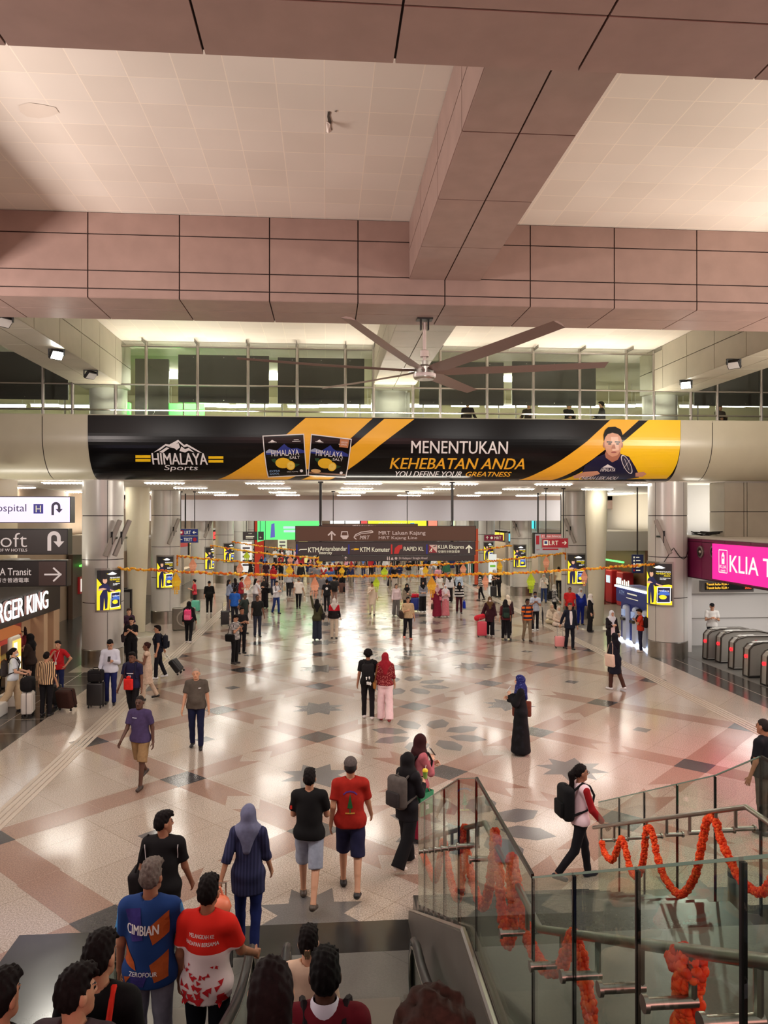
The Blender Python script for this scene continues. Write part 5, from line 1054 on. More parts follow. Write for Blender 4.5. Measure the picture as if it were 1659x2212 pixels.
for y in (37.4, 38.9, 40.4, 41.9): lb(lt, 'screen_frame', mat((190, 40, 44), .4), lambda m: m.bx(-11.7, -11.6, y - .5, y + .5, 1.1, 1.9)); lb(lt, 'screen', glow((236, 226, 214), 1.0), lambda m: m.bx(-11.6, -11.58, y - .38, y + .38, 1.2, 1.8))
for i, (u, v, Yk, w) in enumerate(((271, 1395, 27.6, .42), (262, 1330, 28.2, .4))):
    t = thing('notice_board', ('grey notice board between the left column and the tapered column', 'slim lit notice board behind the left column')[i], 'board', (WY(u, v, Yk).x, Yk, 0)); x = t.location.x
    lb(t, 'frame', DARKMETAL, lambda m: m.bx(x - w / 2, x + w / 2, Yk, Yk + .12, 0, 2.2)); lb(t, 'sheet', mat((120, 116, 110), .3) if i == 0 else glow((230, 226, 214), .5), lambda m: m.bx(x - w / 2 + .06, x + w / 2 - .06, Yk - .01, Yk, .8, 2.1))
t = thing('steel_barrier', 'low steel barrier with a round emblem beside the second left column', 'barrier', (-5.95, 32.5, 0)); lb(t, 'panel', BRUSH, lambda m: m.rbox((-5.95, 32.5, .48), (.95, .2, .95), .05)); lb(t, 'emblem', mat((190, 184, 174), .3, .6), lambda m: m.tube([(-5.9 + .32 * math.cos(a), 32.39, .5 + .32 * math.sin(a)) for a in np.linspace(0, 2 * math.pi, 25)], .03, 6))
# area lights under the gallery ceiling, brightening the room behind the glass
for x in (-5, 2.2, 9.5): area('gallery_lamp', (x, 31, 10.2), (2.5, 1.0), 190, (1, .96, .74), (0, 0, 0))

# ================================================================== FOREGROUND: THE STAIRS
LX, RX = 1.05, 3.3
def nose(Y):           # height of the stair line
    if Y >= 9.3: return 0
    if Y >= 5.6: return (9.3 - Y) * .459
    if Y >= 3.8: return 1.70
    return 1.70 + (3.8 - Y) * .5
st = thing('staircase', 'dark granite staircase with a landing right of the moving stairs', 'stairs', (2.2, 6, 0))
F_TREAD = granite((60, 57, 54), .25, .12, 'tread'); F_LAND2 = granite((108, 107, 100), .3, .07, 'landing_grey')
n1 = 10
for k in range(n1):
    ya = 9.3 - (9.3 - 5.6) * k / n1; yb_ = 9.3 - (9.3 - 5.6) * (k + 1) / n1; lb(st, 'tread', F_TREAD, lambda m: m.bx(LX + .02, RX - .02, yb_, ya, 0, 1.70 * (k + 1) / (n1 + .0)))
lb(st, 'landing', F_LAND2, lambda m: m.bx(LX + .02, RX + 3, 3.8, 5.6, 1.3, 1.705))
for k in range(9): lb(st, 'tread', F_TREAD, lambda m: m.bx(LX + .02, RX - .02, 3.8 - .36 * (k + 1), 3.8 - .36 * k, 1.3, 1.70 + .18 * (k + 1)))
STR = mat((104, 98, 92), .45, .3, key='stringer', noise=.08, nscale=2)
def side(X, th, drop, name):
    pts = [(9.0, 0.0), (9.0, .14), (5.55, 1.78), (3.8, 1.78), (.7, 3.33), (.7, 2.6), (3.8, 1.0), (3.8, 0)]
    m = MB(); m.prism(pts, lambda a, b, d: Vector((X + d, a, b)), 0, th); local(st, m).build(name, STR, st)
    m = MB(); m.tube([(X + th / 2, 9.0, .14), (X + th / 2, 5.55, 1.79), (X + th / 2, 3.8, 1.79), (X + th / 2, .7, 3.34)], .022, 6); local(st, m).build('stringer_trim', STEEL, st)
side(LX - .07, .06, 0, 'stringer'); 
def rail_top(Y): return nose(Y) + (1.30 if Y < 5.6 else 1.22 + .08 * 0)
EDGE = mat((16, 20, 20), .2, key='glass_edge'); EDGE2 = mat((120, 150, 136), .15, key='glass_edge_pale')
def railing(X, joints, hx, hpts, label, sg, brk, thick):
    t = thing('glass_balustrade', label, 'balustrade', (X, joints[0], nose(joints[0])))
    for a, b in zip(joints, joints[1:]):
        A_, B_ = a - .012, b + .012; lo = lambda y: nose(y) + .10
        m = MB(); m.prism([(A_, lo(A_)), (B_, lo(B_)), (B_, rail_top(B_)), (A_, rail_top(A_))], lambda y, z, d: Vector((X + d, y, z)), -.007, .007)
        g = local(t, m).build('pane', GLASS, t)
        m = MB(); e = thick; m.prism([(B_ - .002, lo(B_)), (B_ - .002 - e, lo(B_)), (B_ - .002 - e, rail_top(B_)), (B_ - .002, rail_top(B_))], lambda y, z, d: Vector((X + d, y, z)), -.008, .008); local(t, m).build('edge', EDGE, g)
        m = MB(); top = .010 if b > 4.9 or b < 3.7 else .022
        m.prism([(A_, rail_top(A_)), (B_, rail_top(B_)), (B_, rail_top(B_) + top), (A_, rail_top(A_) + top)], lambda y, z, d: Vector((X + d, y, z)), -.008, .008); local(t, m).build('top_edge', EDGE if top > .015 else EDGE2, g)
    m = MB(); m.tube([(hx, y, z) for y, z in hpts], .021, 10); local(t, m).build('handrail', STEEL, t, smooth=True)
    def hz(y):
        for (y0, z0), (y1, z1) in zip(hpts, hpts[1:]):
            if y1 <= y <= y0: return z0 + (z1 - z0) * (y0 - y) / (y0 - y1)
        return hpts[-1][1]
    for y in brk:
        z = hz(y); m = MB(); m.cyl((hx, y, z - .01), (hx, y, z - .16), .014, 8); m.cyl((hx - sg * .014, y, z - .16), (X - sg * -.03, y, z - .16), .019, 10); b = local(t, m).build('bracket', STEEL, t, smooth=True)
        m = MB(); m.cyl((X + sg * .03, y, z - .16), (X + sg * .045, y, z - .16), .028, 14); local(t, m).build('cap', STEEL, b, smooth=True)
    return hz
lj = [8.57, 8.05, 7.36, 6.70, 5.96, 5.25, 3.79, 3.15, 2.49, 1.84, 1.2, .75]
lh = [(8.45, 1.24), (5.53, 2.58), (4.09, 2.58), (2.06, 3.60), (1.2, 4.03)]
railing(LX, lj, LX + .12, lh, 'glass stair balustrade with steel handrail along the moving stairs', -1, [8.2, 7.8, 7.4, 7.0, 6.6, 6.2, 5.8, 5.3, 4.35, 3.7, 3.2, 2.75, 2.35, 1.98, 1.6], .012)
rj = [9.0, 8.35, 7.67, 6.93, 6.23, 5.55, 4.7, 3.8]
rh = [(8.85, 1.12), (5.55, 2.63), (4.4, 2.63)]
railing(RX, rj, RX - .115, rh, 'glass stair balustrade on the far right with orange garland on its rail', 1, [8.6, 8.2, 7.8, 7.35, 6.9, 6.45, 6.0, 5.7, 5.0], .02)
ORG = [mat((250, 78, 22), .85, key='orange_garland'), mat((228, 58, 14), .85, key='orange_garland'), mat((255, 104, 40), .85, key='orange_garland')]
random.seed(21)
def boa(X, px, r, label, jit=.03):
    pts = [WX(u, v, X) for u, v in px]; t = thing('flower_garland', label, 'garland', pts[0]); m = MB()
    P = []
    for i in range(len(pts) - 1):       # smooth through the points
        p0, p1, p2, p3 = pts[max(i - 1, 0)], pts[i], pts[i + 1], pts[min(i + 2, len(pts) - 1)]
        n = max(3, int((p2 - p1).length / .018))
        for k in range(n):
            s = k / n; P.append(.5 * ((2 * p1) + (p2 - p0) * s + (2 * p0 - 5 * p1 + 4 * p2 - p3) * s * s + (3 * p1 - p0 - 3 * p2 + p3) * s ** 3))
    m.tube(P, r * .5, 6, 1)
    for i, p in enumerate(P):
        d = (P[min(i + 1, len(P) - 1)] - P[max(i - 1, 0)]).normalized(); q = d.to_track_quat('Z', 'Y').to_matrix(); R_ = r * (1.05 + .12 * math.sin(i * 1.25))
        kk = 8 if r < .04 else 16
        for k in range(kk):
            a = 2 * math.pi * k / kk + i * .7 + random.random() * .5; o = q @ Vector((math.cos(a), math.sin(a), random.uniform(-.4, .4)))
            m.ball(p + o * R_ * .62, R_ * random.uniform(.34, .47) * (1 if r < .04 else .72), 6, random.choice((0, 0, 1, 2)))
    local(t, m).build('petals', ORG, t, recalc=False, smooth=True, ang=75)
boa(RX - .115, [(1300, 1818), (1306, 1842), (1322, 1858), (1334, 1832), (1343, 1812), (1352, 1838), (1362, 1878), (1377, 1893), (1390, 1855), (1397, 1792), (1409, 1800), (1420, 1850), (1438, 1900), (1470, 1932), (1500, 1895), (1515, 1830), (1528, 1772), (1545, 1772), (1556, 1810), (1578, 1860), (1600, 1900), (1640, 1928), (1668, 1900), (1690, 1820)], .034, 'orange garland looped over the far right stair handrail')
boa(LX + .12, [(912, 1842), (925, 1870), (940, 1900), (952, 1850), (958, 1818), (966, 1860), (980, 1925), (992, 1935), (1000, 1860), (1004, 1788), (1010, 1850), (1022, 1905), (1040, 1958), (1055, 1930), (1066, 1850), (1070, 1800), (1078, 1880), (1086, 1990), (1097, 2040), (1108, 1990), (1104, 1900), (1106, 1852), (1120, 1930), (1135, 2000), (1150, 2050), (1178, 2092), (1210, 2090), (1228, 2050), (1238, 2022), (1252, 2060), (1262, 2110), (1272, 2170), (1280, 2240)], .034, 'long orange garland looped over the near stair handrail')
boa(LX + .13, [(1465, 2078), (1480, 2068), (1496, 2085), (1494, 2110), (1478, 2140), (1490, 2175), (1480, 2215), (1476, 2250)], .050, 'bunch of orange garland hanging nearest the camera on the handrail')
bo = W(1590, 2020); t = thing('steel_bollard', 'round steel bollard beyond the right stair glass', 'bollard', bo); m = MB(); m.lathe([(0, .86), (.06, .85), (.09, .80), (.09, .03), (.13, .03), (.13, 0)], n=20); m.build('post', STEEL, t, smooth=True); m = MB(); m.lathe([(.092, .68), (.092, .73)], n=20); m.build('band', DARKMETAL, t)
a = W(1462, 2030); t = thing('guard_rail', 'bent steel tube rail beyond the right stair glass', 'rail', a); m = MB(); m.tube([(0, 0, 0), (0, 0, .22), (.02, 0, .34), (.10, -.01, .40), (.2, -.02, .38), (.32, -.05, .28), (.6, -.12, .02)], .035, 10); m.build('tube', STEEL, t, smooth=True); m = MB(); m.lathe([(.07, 0), (.07, .015)], n=16); m.build('foot', STEEL, t)

# ================================================================== FOREGROUND: THE MOVING STAIRS
def estep(Y): return max(0, math.ceil((6.3 - Y) / .4 - .0001)) * .168 if Y < 6.3 else 0.012
def escalator(x0, x1, label):
    t = thing('escalator', label, 'escalator', ((x0 + x1) / 2, 6.3, 0))
    lb(t, 'comb_plate', mat((136, 132, 126), .35, .6), lambda m: m.bx(x0 + .12, x1 - .12, 6.3, 7.6, 0, .012)); lb(t, 'comb', mat((200, 180, 60), .5), lambda m: m.bx(x0 + .12, x1 - .12, 6.28, 6.32, .0, .02))
    for k in range(14):
        y = 6.3 - .4 * k; z = .168 * (k + 1)
        lb(t, 'step', mat((92, 90, 88), .4, .5), lambda m: (m.bx(x0 + .13, x1 - .13, y - .4, y, z - .17, z), [m.bx(x, x + .012, y - .4, y, z, z + .006) for x in np.arange(x0 + .15, x1 - .16, .05)]))
    H = [(6.35, .16), (6.75, .17), (6.98, .28), (7.10, .50), (7.09, .74), (6.97, .92), (6.75, 1.0), (6.45, 1.02), (6.1, 1.09), (5.7, 1.22), (.9, 1.22 + 4.8 * .42)]
    for x in (x0 + .05, x1 - .05):
        m = MB(); m.tube([(x, y, z) for y, z in H], .038, 10); m.v = [(x + (p[0] - x) * 1.0, p[1], p[2]) for p in m.v]; b = local(t, m).build('handrail', RUBBER, t, smooth=True)
        m = MB()
        for s in (-.028, .028): m.tube([(x + s, y + (-.04 if i < 6 else 0), z - (.03 if i > 4 else -.0)) for i, (y, z) in enumerate(H)], .010, 6)
        local(t, m).build('handrail_guide', STEEL, b, smooth=True)
        pts = [(6.35, .02), (6.75, .10), (6.95, .30), (7.04, .52), (7.02, .74), (6.92, .88), (6.75, .96), (6.45, .98), (6.1, 1.05), (5.7, 1.18), (.9, 1.18 + 4.8 * .42), (.9, .55 + 4.8 * .42), (5.7, .48)]
        m = MB(); m.prism(pts, lambda a, c, d: Vector((x + d, a, c)), -.008, .008); local(t, m).build('balustrade_panel', GLASS, t)
        m = MB(); m.prism([(7.5, 0), (7.5, .10), (6.2, .22), (5.6, .52), (.9, .52 + 4.7 * .42), (.9, 0)], lambda a, c, d: Vector((x + d, a, c)), -.045, .045); local(t, m).build('skirt', mat((112, 108, 104), .35, .6), t)
escalator(-1.92, -.62, 'left moving stair carrying the people in jerseys'); escalator(-.40, .86, 'right moving stair beside the glass stair balustrade')
lb_d = thing('escalator_deck', 'steel deck plate between the two moving stairs', 'deck', (-.51, 5, 0)); m = MB(); m.prism([(7.0, 0), (6.9, .12), (6.2, .2), (5.6, .48), (.9, .48 + 4.7 * .42), (.9, 0)], lambda a, c, d: Vector((-.51 + d, a, c)), -.06, .06); local(lb_d, m).build('deck', BRUSH, lb_d)
# ================================================================== PEOPLE
class Field:
    """a signed-distance block: soft unions of tapered limbs, then one continuous skin over it"""
    def __init__(s, lo, hi, h):
        s.h = h; s.lo = np.array(lo, float) - 2 * h; n = np.ceil((np.array(hi) + 2 * h - s.lo) / h).astype(int) + 1
        s.n = n; s.f = np.ones(n, np.float32)
        s.ax = [s.lo[i] + h * np.arange(n[i]) for i in range(3)]
    def _sl(s, lo, hi):
        sl = []
        for i in range(3):
            a = max(0, int(math.floor((lo[i] - s.lo[i]) / s.h))); b = min(s.n[i], int(math.ceil((hi[i] - s.lo[i]) / s.h)) + 1)
            if b <= a: return None
            sl.append(slice(a, b))
        return tuple(sl)
    def grid(s, sl): return [s.ax[0][sl[0]][:, None, None], s.ax[1][sl[1]][None, :, None], s.ax[2][sl[2]][None, None, :]]
    def put(s, sl, d, k, op):
        g = s.f[sl]
        if op == 'u':
            if k > 0: e = np.maximum(k - np.abs(g - d), 0) / k; s.f[sl] = np.minimum(g, d) - e * e * k * .25
            else: s.f[sl] = np.minimum(g, d)
        else: s.f[sl] = np.maximum(g, -d)
    def cap(s, a, b, ra, rb, k=.02, flat=None, clip=None, op='u'):
        a, b = np.array(a, float), np.array(b, float); m = max(ra, rb) + k + 2.5 * s.h
        sl = s._sl(np.minimum(a, b) - m, np.maximum(a, b) + m)
        if sl is None: return
        X, Y, Z = s.grid(sl); px, py, pz = X - a[0], Y - a[1], Z - a[2]; d = b - a
        if flat is not None:
            e, fs = np.array(flat[0], float), flat[1]; q = px * e[0] + py * e[1] + pz * e[2]; q = q * (fs - 1); px, py, pz = px + e[0] * q, py + e[1] * q, pz + e[2] * q; de = d @ e; d = d + e * de * (fs - 1)
        L = d @ d
        t = np.clip((px * d[0] + py * d[1] + pz * d[2]) / L, 0, 1) if L > 1e-9 else 0
        D = np.sqrt((px - t * d[0]) ** 2 + (py - t * d[1]) ** 2 + (pz - t * d[2]) ** 2) - (ra + (rb - ra) * t)
        if clip:
            for c, n in clip: D = np.maximum(D, (X - c[0]) * n[0] + (Y - c[1]) * n[1] + (Z - c[2]) * n[2])
        s.put(sl, D, k, op)
    def ell(s, c, r, k=.015, rot=None, clip=None, op='u'):
        c, r = np.array(c, float), np.array(r, float); m = r.max() + k + 2.5 * s.h; sl = s._sl(c - m, c + m)
        if sl is None: return
        X, Y, Z = s.grid(sl); px, py, pz = X - c[0], Y - c[1], Z - c[2]
        if rot is not None: px, py, pz = (rot[0][0] * px + rot[1][0] * py + rot[2][0] * pz, rot[0][1] * px + rot[1][1] * py + rot[2][1] * pz, rot[0][2] * px + rot[1][2] * py + rot[2][2] * pz)
        q = np.sqrt((px / r[0]) ** 2 + (py / r[1]) ** 2 + (pz / r[2]) ** 2)
        D = (q - 1) * r.min()
        if clip:
            for cc, n in clip:
                D = np.maximum(D, px * n[0] + py * n[1] + pz * n[2] - cc)
        s.put(sl, D, k, op)
    def folds(s, amp, ph):
        X, Y, Z = s.grid((slice(None),) * 3)
        s.f += (amp * np.sin(17 * X + 9 * Z + ph) * np.sin(13 * Y - 21 * Z + 2 * ph) + amp * .6 * np.sin(31 * Z + 11 * X - 7 * Y + ph)).astype(np.float32)
    def surf(s):
        f = s.f; S = f < 0; n = f.shape
        cs = [(i, j, k) for i in (0, 1) for j in (0, 1) for k in (0, 1)]
        sub = lambda A, o: A[o[0]:n[0] - 1 + o[0], o[1]:n[1] - 1 + o[1], o[2]:n[2] - 1 + o[2]]
        cnt = sum(sub(S, o).astype(np.int8) for o in cs); M = (cnt > 0) & (cnt < 8); I, J, K = np.nonzero(M)
        idx = np.full(M.shape, -1, np.int64); idx[I, J, K] = np.arange(len(I))
        V = [f[I + o[0], J + o[1], K + o[2]] for o in cs]; acc = np.zeros((len(I), 3)); w = np.zeros(len(I))
        for a in range(8):
            for b in range(a + 1, 8):
                da = np.array(cs[b]) - np.array(cs[a])
                if np.abs(da).sum() != 1: continue
                x = (V[a] < 0) != (V[b] < 0); t = np.where(x, V[a] / np.where(x, V[a] - V[b], 1), 0)
                acc += x[:, None] * (np.array(cs[a])[None] + t[:, None] * da[None]); w += x
        P = (np.stack([I, J, K], 1) + acc / w[:, None]) * s.h + s.lo; F = []
        for ax in range(3):
            o = [slice(1, -1)] * 3; o[ax] = slice(0, -1); o2 = list(o); o2[ax] = slice(1, None)
            A, B = S[tuple(o)], S[tuple(o2)]; E = np.nonzero(A != B); flip = A[E]
            g = [e + (0 if i == ax else 1) for i, e in enumerate(E)]; u, v = (ax + 1) % 3, (ax + 2) % 3
            def q(du, dv): h = [x.copy() for x in g]; h[u] = h[u] - du; h[v] = h[v] - dv; return idx[h[0], h[1], h[2]]
            Q = np.stack([q(1, 1), q(0, 1), q(0, 0), q(1, 0)], 1); Q[~flip] = Q[~flip][:, ::-1]; F.append(Q)
        F = np.concatenate(F); F = F[(F >= 0).all(1)]
        return P, F
def mesh_of(name, parts, mats, parent, midx=None):
    vs, fs, o = [], [], 0
    for P, F in parts: vs.append(P); fs.append(F + o); o += len(P)
    P, F = np.concatenate(vs), np.concatenate(fs); me = bpy.data.meshes.new(name)
    me.vertices.add(len(P)); me.vertices.foreach_set('co', P.astype(np.float32).ravel()); me.loops.add(F.size); me.loops.foreach_set('vertex_index', F.astype(np.int32).ravel())
    me.polygons.add(len(F)); me.polygons.foreach_set('loop_start', np.arange(0, F.size, 4, dtype=np.int32)); me.polygons.foreach_set('loop_total', np.full(len(F), 4, np.int32)); me.update(calc_edges=True)
    for m in mats: me.materials.append(m)
    if midx is not None: me.polygons.foreach_set('material_index', midx(P[F].mean(1)).astype(np.int32))
    me.polygons.foreach_set('use_smooth', np.ones(len(F), bool)); me.validate()
    ob = bpy.data.objects.new(name, me); COL.objects.link(ob); ob.parent = parent; return ob
SKIN = {'a': (214, 166, 138), 'b': (192, 142, 112), 'c': (160, 110, 84), 'd': (112, 74, 56), 'e': (84, 56, 44)}
ARM = {'d': (2, 9, 14, 0), 'w': (0, 8, 18, 0), 'f': (16, 8, 100, 32), 'k': (24, 6, 118, 46), 'u': (150, 14, 18, 0), 'h': (32, 10, 138, 40), 'o': (-18, 38, 78, 60), 'p': (-24, 14, 10, 0), 'r': (34, 12, 42, 0), 'c': (8, 8, 84, 66), 'q': (12, 12, 62, 14), 'g': (22, 11, 34, 0)}
def V3(*a): return np.array(a, float)
def nrm(v): return v / (np.linalg.norm(v) + 1e-9)
NP = [0]
def person(u, v, h, face, label, top=(40, 40, 44), sl='s', bot=('t', (30, 30, 36)), hair=('short', (22, 18, 18)), skin='b', walk=0.0, arms='dd', shoe=(30, 28, 30), g='m', fat=1.0, turn=0, nod=0, z=0.0, at=None, hem=.86, lod=None, group=None, mask=None, spec=None, legs=1.0):
    NP[0] += 1; ph = NP[0] * 1.7; c1 = (.5, .5, .5)
    p = Vector(at) if at is not None else W(u, v, z)
    Zc = p.y; lod = lod if lod is not None else (0 if Zc < 16 else 1 if Zc < 27 else 2 if Zc < 46 else 3)
    hb, hh, hf = ((.0125, .0062, .0045), (.017, .009, .006), (.022, .013, .009), (.030, .020, .014))[lod]
    root = thing('person', label, 'person', p, R(-face), group); s = h / 1.70; root.scale = (s, s, s)
    fem = g == 'f'; sw = (.160 if fem else .177) * (1 + .25 * (fat - 1)); hw = .092 if fem else .088
    # --- skeleton
    A = 26 * walk; J = {}; zs = []
    for sd, nm, sg in ((-1, 'L', 1), (1, 'R', -1)):
        th = R(A * sg); kn = R(4 + (34 * walk if sg < 0 else 6 * walk)); hip = V3(sd * hw, 0, .92)
        kd = V3(sd * .02, math.sin(th), -math.cos(th)); knee = hip + nrm(kd) * .43; t2 = th - kn; ank = knee + V3(sd * .005, math.sin(t2), -math.cos(t2)) * .415
        J[nm] = [hip, knee, ank, t2]
        tilt = R(-30 * walk) if sg < 0 else 0; fd = V3(sd * .12, math.cos(tilt), math.sin(tilt)); fd = nrm(fd); J[nm] += [ank + V3(0, 0, -.045) - fd * .045, ank + V3(0, 0, -.048) + fd * .135]
        zs += [J[nm][4][2] - .036, J[nm][5][2] - .030]
    dz = -min(zs); S = lambda x: x + V3(0, 0, dz)
    for nm in 'LR': J[nm] = [S(q) if isinstance(q, np.ndarray) else q for q in J[nm]]
    U = dz
    cz = lambda q: V3(q[0], q[1], q[2] + U)
    HC = cz((0, .025, 1.592)); lean = .03 * walk
    def arm(sd, code, sg):
        pt, ab, el, inn = ARM[code]; pt = pt + (24 * walk * sg if code in 'dw' else 0); el = el + (14 * walk if code in 'dw' else 0)
        sh = cz((sd * sw, lean, 1.385)); u_ = V3(sd * math.sin(R(ab)), math.cos(R(ab)) * math.sin(R(pt)), -math.cos(R(ab)) * math.cos(R(pt)))
        f_ = V3(0, math.cos(R(pt)), math.sin(R(pt))); f_ = f_ * math.cos(R(inn)) + V3(-sd, 0, 0) * math.sin(R(inn)); f_ = nrm(f_ - u_ * (f_ @ u_)); d2 = math.cos(R(el)) * u_ + math.sin(R(el)) * f_
        e = sh + u_ * .285; w = e + d2 * .245; return [sh, e, w, d2, u_]
    ar = {'L': arm(-1, arms[0], -1), 'R': arm(1, arms[1], 1)}
    # --- head frame
    hr = Matrix.Rotation(R(-turn), 3, 'Z') @ Matrix.Rotation(R(-nod), 3, 'X'); Rm = [[hr[i][j] for j in range(3)] for i in range(3)]
    HP = lambda x, y, q: HC + np.array(hr @ Vector((x, y, q)))
    def trunk(F, o, legs_=True):
        k = .05
        F.cap(cz((-hw, -.01, .93)), cz((hw, -.01, .93)), .098 * fat + o, .098 * fat + o, k, ((0, 1, 0), 1.05))
        F.cap(cz((0, 0, .98)), cz((0, lean * .5, 1.14)), .135 * fat + o, (.118 if fem else .130) * fat + o, k, ((0, 1, 0), 1.32))
        F.cap(cz((0, .01 * fat, 1.14)), cz((0, lean, 1.32)), (.120 if fem else .132) * fat + o, (.135 if fem else .150) + o, k, ((0, 1, 0), 1.38))
        F.cap(cz((-sw * .82, lean - .005, 1.385)), cz((sw * .82, lean - .005, 1.385)), .062 + o, .062 + o, k)
        if fem: F.cap(cz((-.06, .085, 1.26)), cz((.06, .085, 1.26)), .052 + o, .052 + o, .05)
        if fat > 1.1: F.ell(cz((0, .06 * fat, 1.06)), (.12 * fat + o, .10 * fat + o, .13 + o), .05)
        F.cap(cz((-.065, -.055, .91)), cz((.065, -.055, .91)), .075 + o, .075 + o, .05)
    # --- body: one continuous skin
    pts = [HC + .16, HC - .16] + [q for nm in 'LR' for q in J[nm] if isinstance(q, np.ndarray)] + [q for nm in 'LR' for q in ar[nm][:3]] + [ar[nm][2] + ar[nm][3] * .19 for nm in 'LR']
    lo, hi = np.min(pts, 0) - .12, np.max(pts, 0) + .12; lo[0] = min(lo[0], -.26); hi[0] = max(hi[0], .26); lo[1] = min(lo[1], -.2); hi[1] = max(hi[1], .2)
    F = Field(lo, hi, hb); trunk(F, -.012)
    F.cap(cz((0, lean * .8, 1.40)), HC + V3(0, -.012, -.06), .054, .050, .03)
    for nm in 'LR':
        hip, knee, ank, t2, heel, toe = J[nm]
        cv = 1 if bot[0] == 's' else .86; F.cap(hip, knee, .078 * cv * (.6 + .4 * fat), .052 * cv, .02); F.cap(knee, ank, .050 * cv, .034, .02); F.cap(knee + (ank - knee) * .12 + V3(0, -.018, 0), knee + (ank - knee) * .5 + V3(0, -.012, 0), .044 * cv, .036 * cv, .02)
        F.cap(heel, toe, .034, .026, .02, ((0, 0, 1), 1.15)); F.cap(ank, heel + V3(0, .03, 0), .034, .030, .02)
        sh, e, w, d2, u_ = ar[nm]; F.cap(sh, e, .046, .037, .03); F.cap(e, w, .037, .026, .02); F.cap(sh, sh + u_ * .05, .049, .046, .03)
    if lod == 3 or lod == 2:
        F.ell(HC + V3(0, 0, .0), (.072, .09, .112), .02, Rm)
    parts = [F.surf()]
    # hands: palm, four bent fingers, thumb
    for nm, sd in (('L', -1), ('R', 1)):
        sh, e, w, d2, u_ = ar[nm]; n_ = nrm(V3(-sd, .25, -.1) - d2 * (V3(-sd, .25, -.1) @ d2)); a_ = nrm(np.cross(d2, n_)) * (1 if sd > 0 else -1)
        if a_[1] < -.2 and abs(d2[1]) < .8: a_ = -a_
        curl = .9 if arms[0 if sd < 0 else 1] in 'fkhcrgp' else .45
        if lod >= 2:
            H = Field(np.minimum(w, w + d2 * .19) - .06, np.maximum(w, w + d2 * .19) + .06, hf)
        else: H = Field(w + d2 * .08 - .13, w + d2 * .08 + .13, hf)
        H.cap(w - d2 * .02, w + d2 * .02, .025, .026, .01); pm = w + d2 * .085
        for q in (-.026, -.009, .009, .026): H.cap(w + d2 * .015 + a_ * q * .6, pm + a_ * q, .0135, .0115, .012)
        for i, (q, L) in enumerate(((.027, .066), (.009, .074), (-.009, .070), (-.027, .056))):
            b0 = pm + a_ * q * 1.05; dA = nrm(d2 * math.cos(curl * .4) + n_ * math.sin(curl * .4) + a_ * q * 4); dB = nrm(d2 * math.cos(curl * 1.3) + n_ * math.sin(curl * 1.3) + a_ * q * 2); dC = nrm(d2 * math.cos(curl * 2.0) + n_ * math.sin(curl * 2.0))
            m1 = b0 + dA * L * .45; m2 = m1 + dB * L * .32; H.cap(b0, m1, .0090, .0084, .003); H.cap(m1, m2, .0084, .0078, .003); H.cap(m2, m2 + dC * L * .26, .0078, .0068, .003)
        tb = w + d2 * .025 + a_ * .022; td = nrm(d2 * .62 + a_ * .62 + n_ * .45); tm = tb + td * .042; H.cap(tb, tm, .0125, .0098, .008); H.cap(tm, tm + nrm(d2 * .85 + a_ * .25 + n_ * .4) * .034, .0098, .0078, .004)
        parts.append(H.surf())
    if lod < 2:
        H = Field(HC - .17, HC + .17, hh)
        H.ell(HP(0, -.012, .028), (.0735, .092, .088), .02, Rm); H.ell(HP(0, .022, -.035), (.060, .066, .082), .03, Rm); H.cap(HP(-.018, .052, -.088), HP(.018, .052, -.088), .026, .026, .03)
        H.cap(HP(0, .086, .012), HP(0, .104, -.024), .0085, .0125, .012); H.cap(HP(-.011, .094, -.03), HP(.011, .094, -.03), .009, .009, .01)
        for x in (-.03, .03): H.ell(HP(x, .092, .012), (.017, .014, .010), 0, Rm, op='s'); H.ell(HP(x, .078, .010), (.0125, .0125, .0125), .004, Rm); H.cap(HP(x * .5, .083, .028), HP(x * 1.4, .078, .028), .008, .008, .01)
        H.cap(HP(-.020, .080, -.057), HP(.020, .080, -.057), .0085, .0085, .008); H.cap(HP(-.017, .079, -.067), HP(.017, .079, -.067), .0085, .0085, .006)
        for x in (-1, 1): H.ell(HP(x * .076, -.008, -.005), (.012, .022, .032), .008, Rm)
        H.cap(HP(0, -.025, -.05), cz((0, lean * .9, 1.45)), .05, .052, .02); parts.append(H.surf())
    inv = np.array([[hr[j][i] for j in range(3)] for i in range(3)])
    def faces(P):
        q = (P - HC) @ inv.T; m = np.zeros(len(P)); ax = np.abs(q[:, 0])
        fr = (q[:, 1] > .045) & (np.abs(q[:, 2]) < .13)
        m[fr & (np.abs(ax - .03) < .0135) & (np.abs(q[:, 2] - .010) < .0065)] = 1
        m[fr & (np.abs(ax - .033) < .018) & (np.abs(q[:, 2] - .0325) < .0030 + hh * .14)] = 1
        m[fr & (ax < .023) & (np.abs(q[:, 2] + .062) < .0085)] = 2
        return m
    sk = SKIN[skin]
    mesh_of('body', parts, [skinm(sk), mat((22, 16, 15), .4, key='eye'), skinm(tuple(int(a * b) for a, b in zip(sk, (.82, .62, .60))))], root, faces)
    # --- hair or head cover
    hk, hc = hair[0], hair[1]; HM = mat(hc, .72, key='hair', spec=.12, noise=.25, nscale=60) if isinstance(hc, tuple) else hc; HH = max(hh, .010)
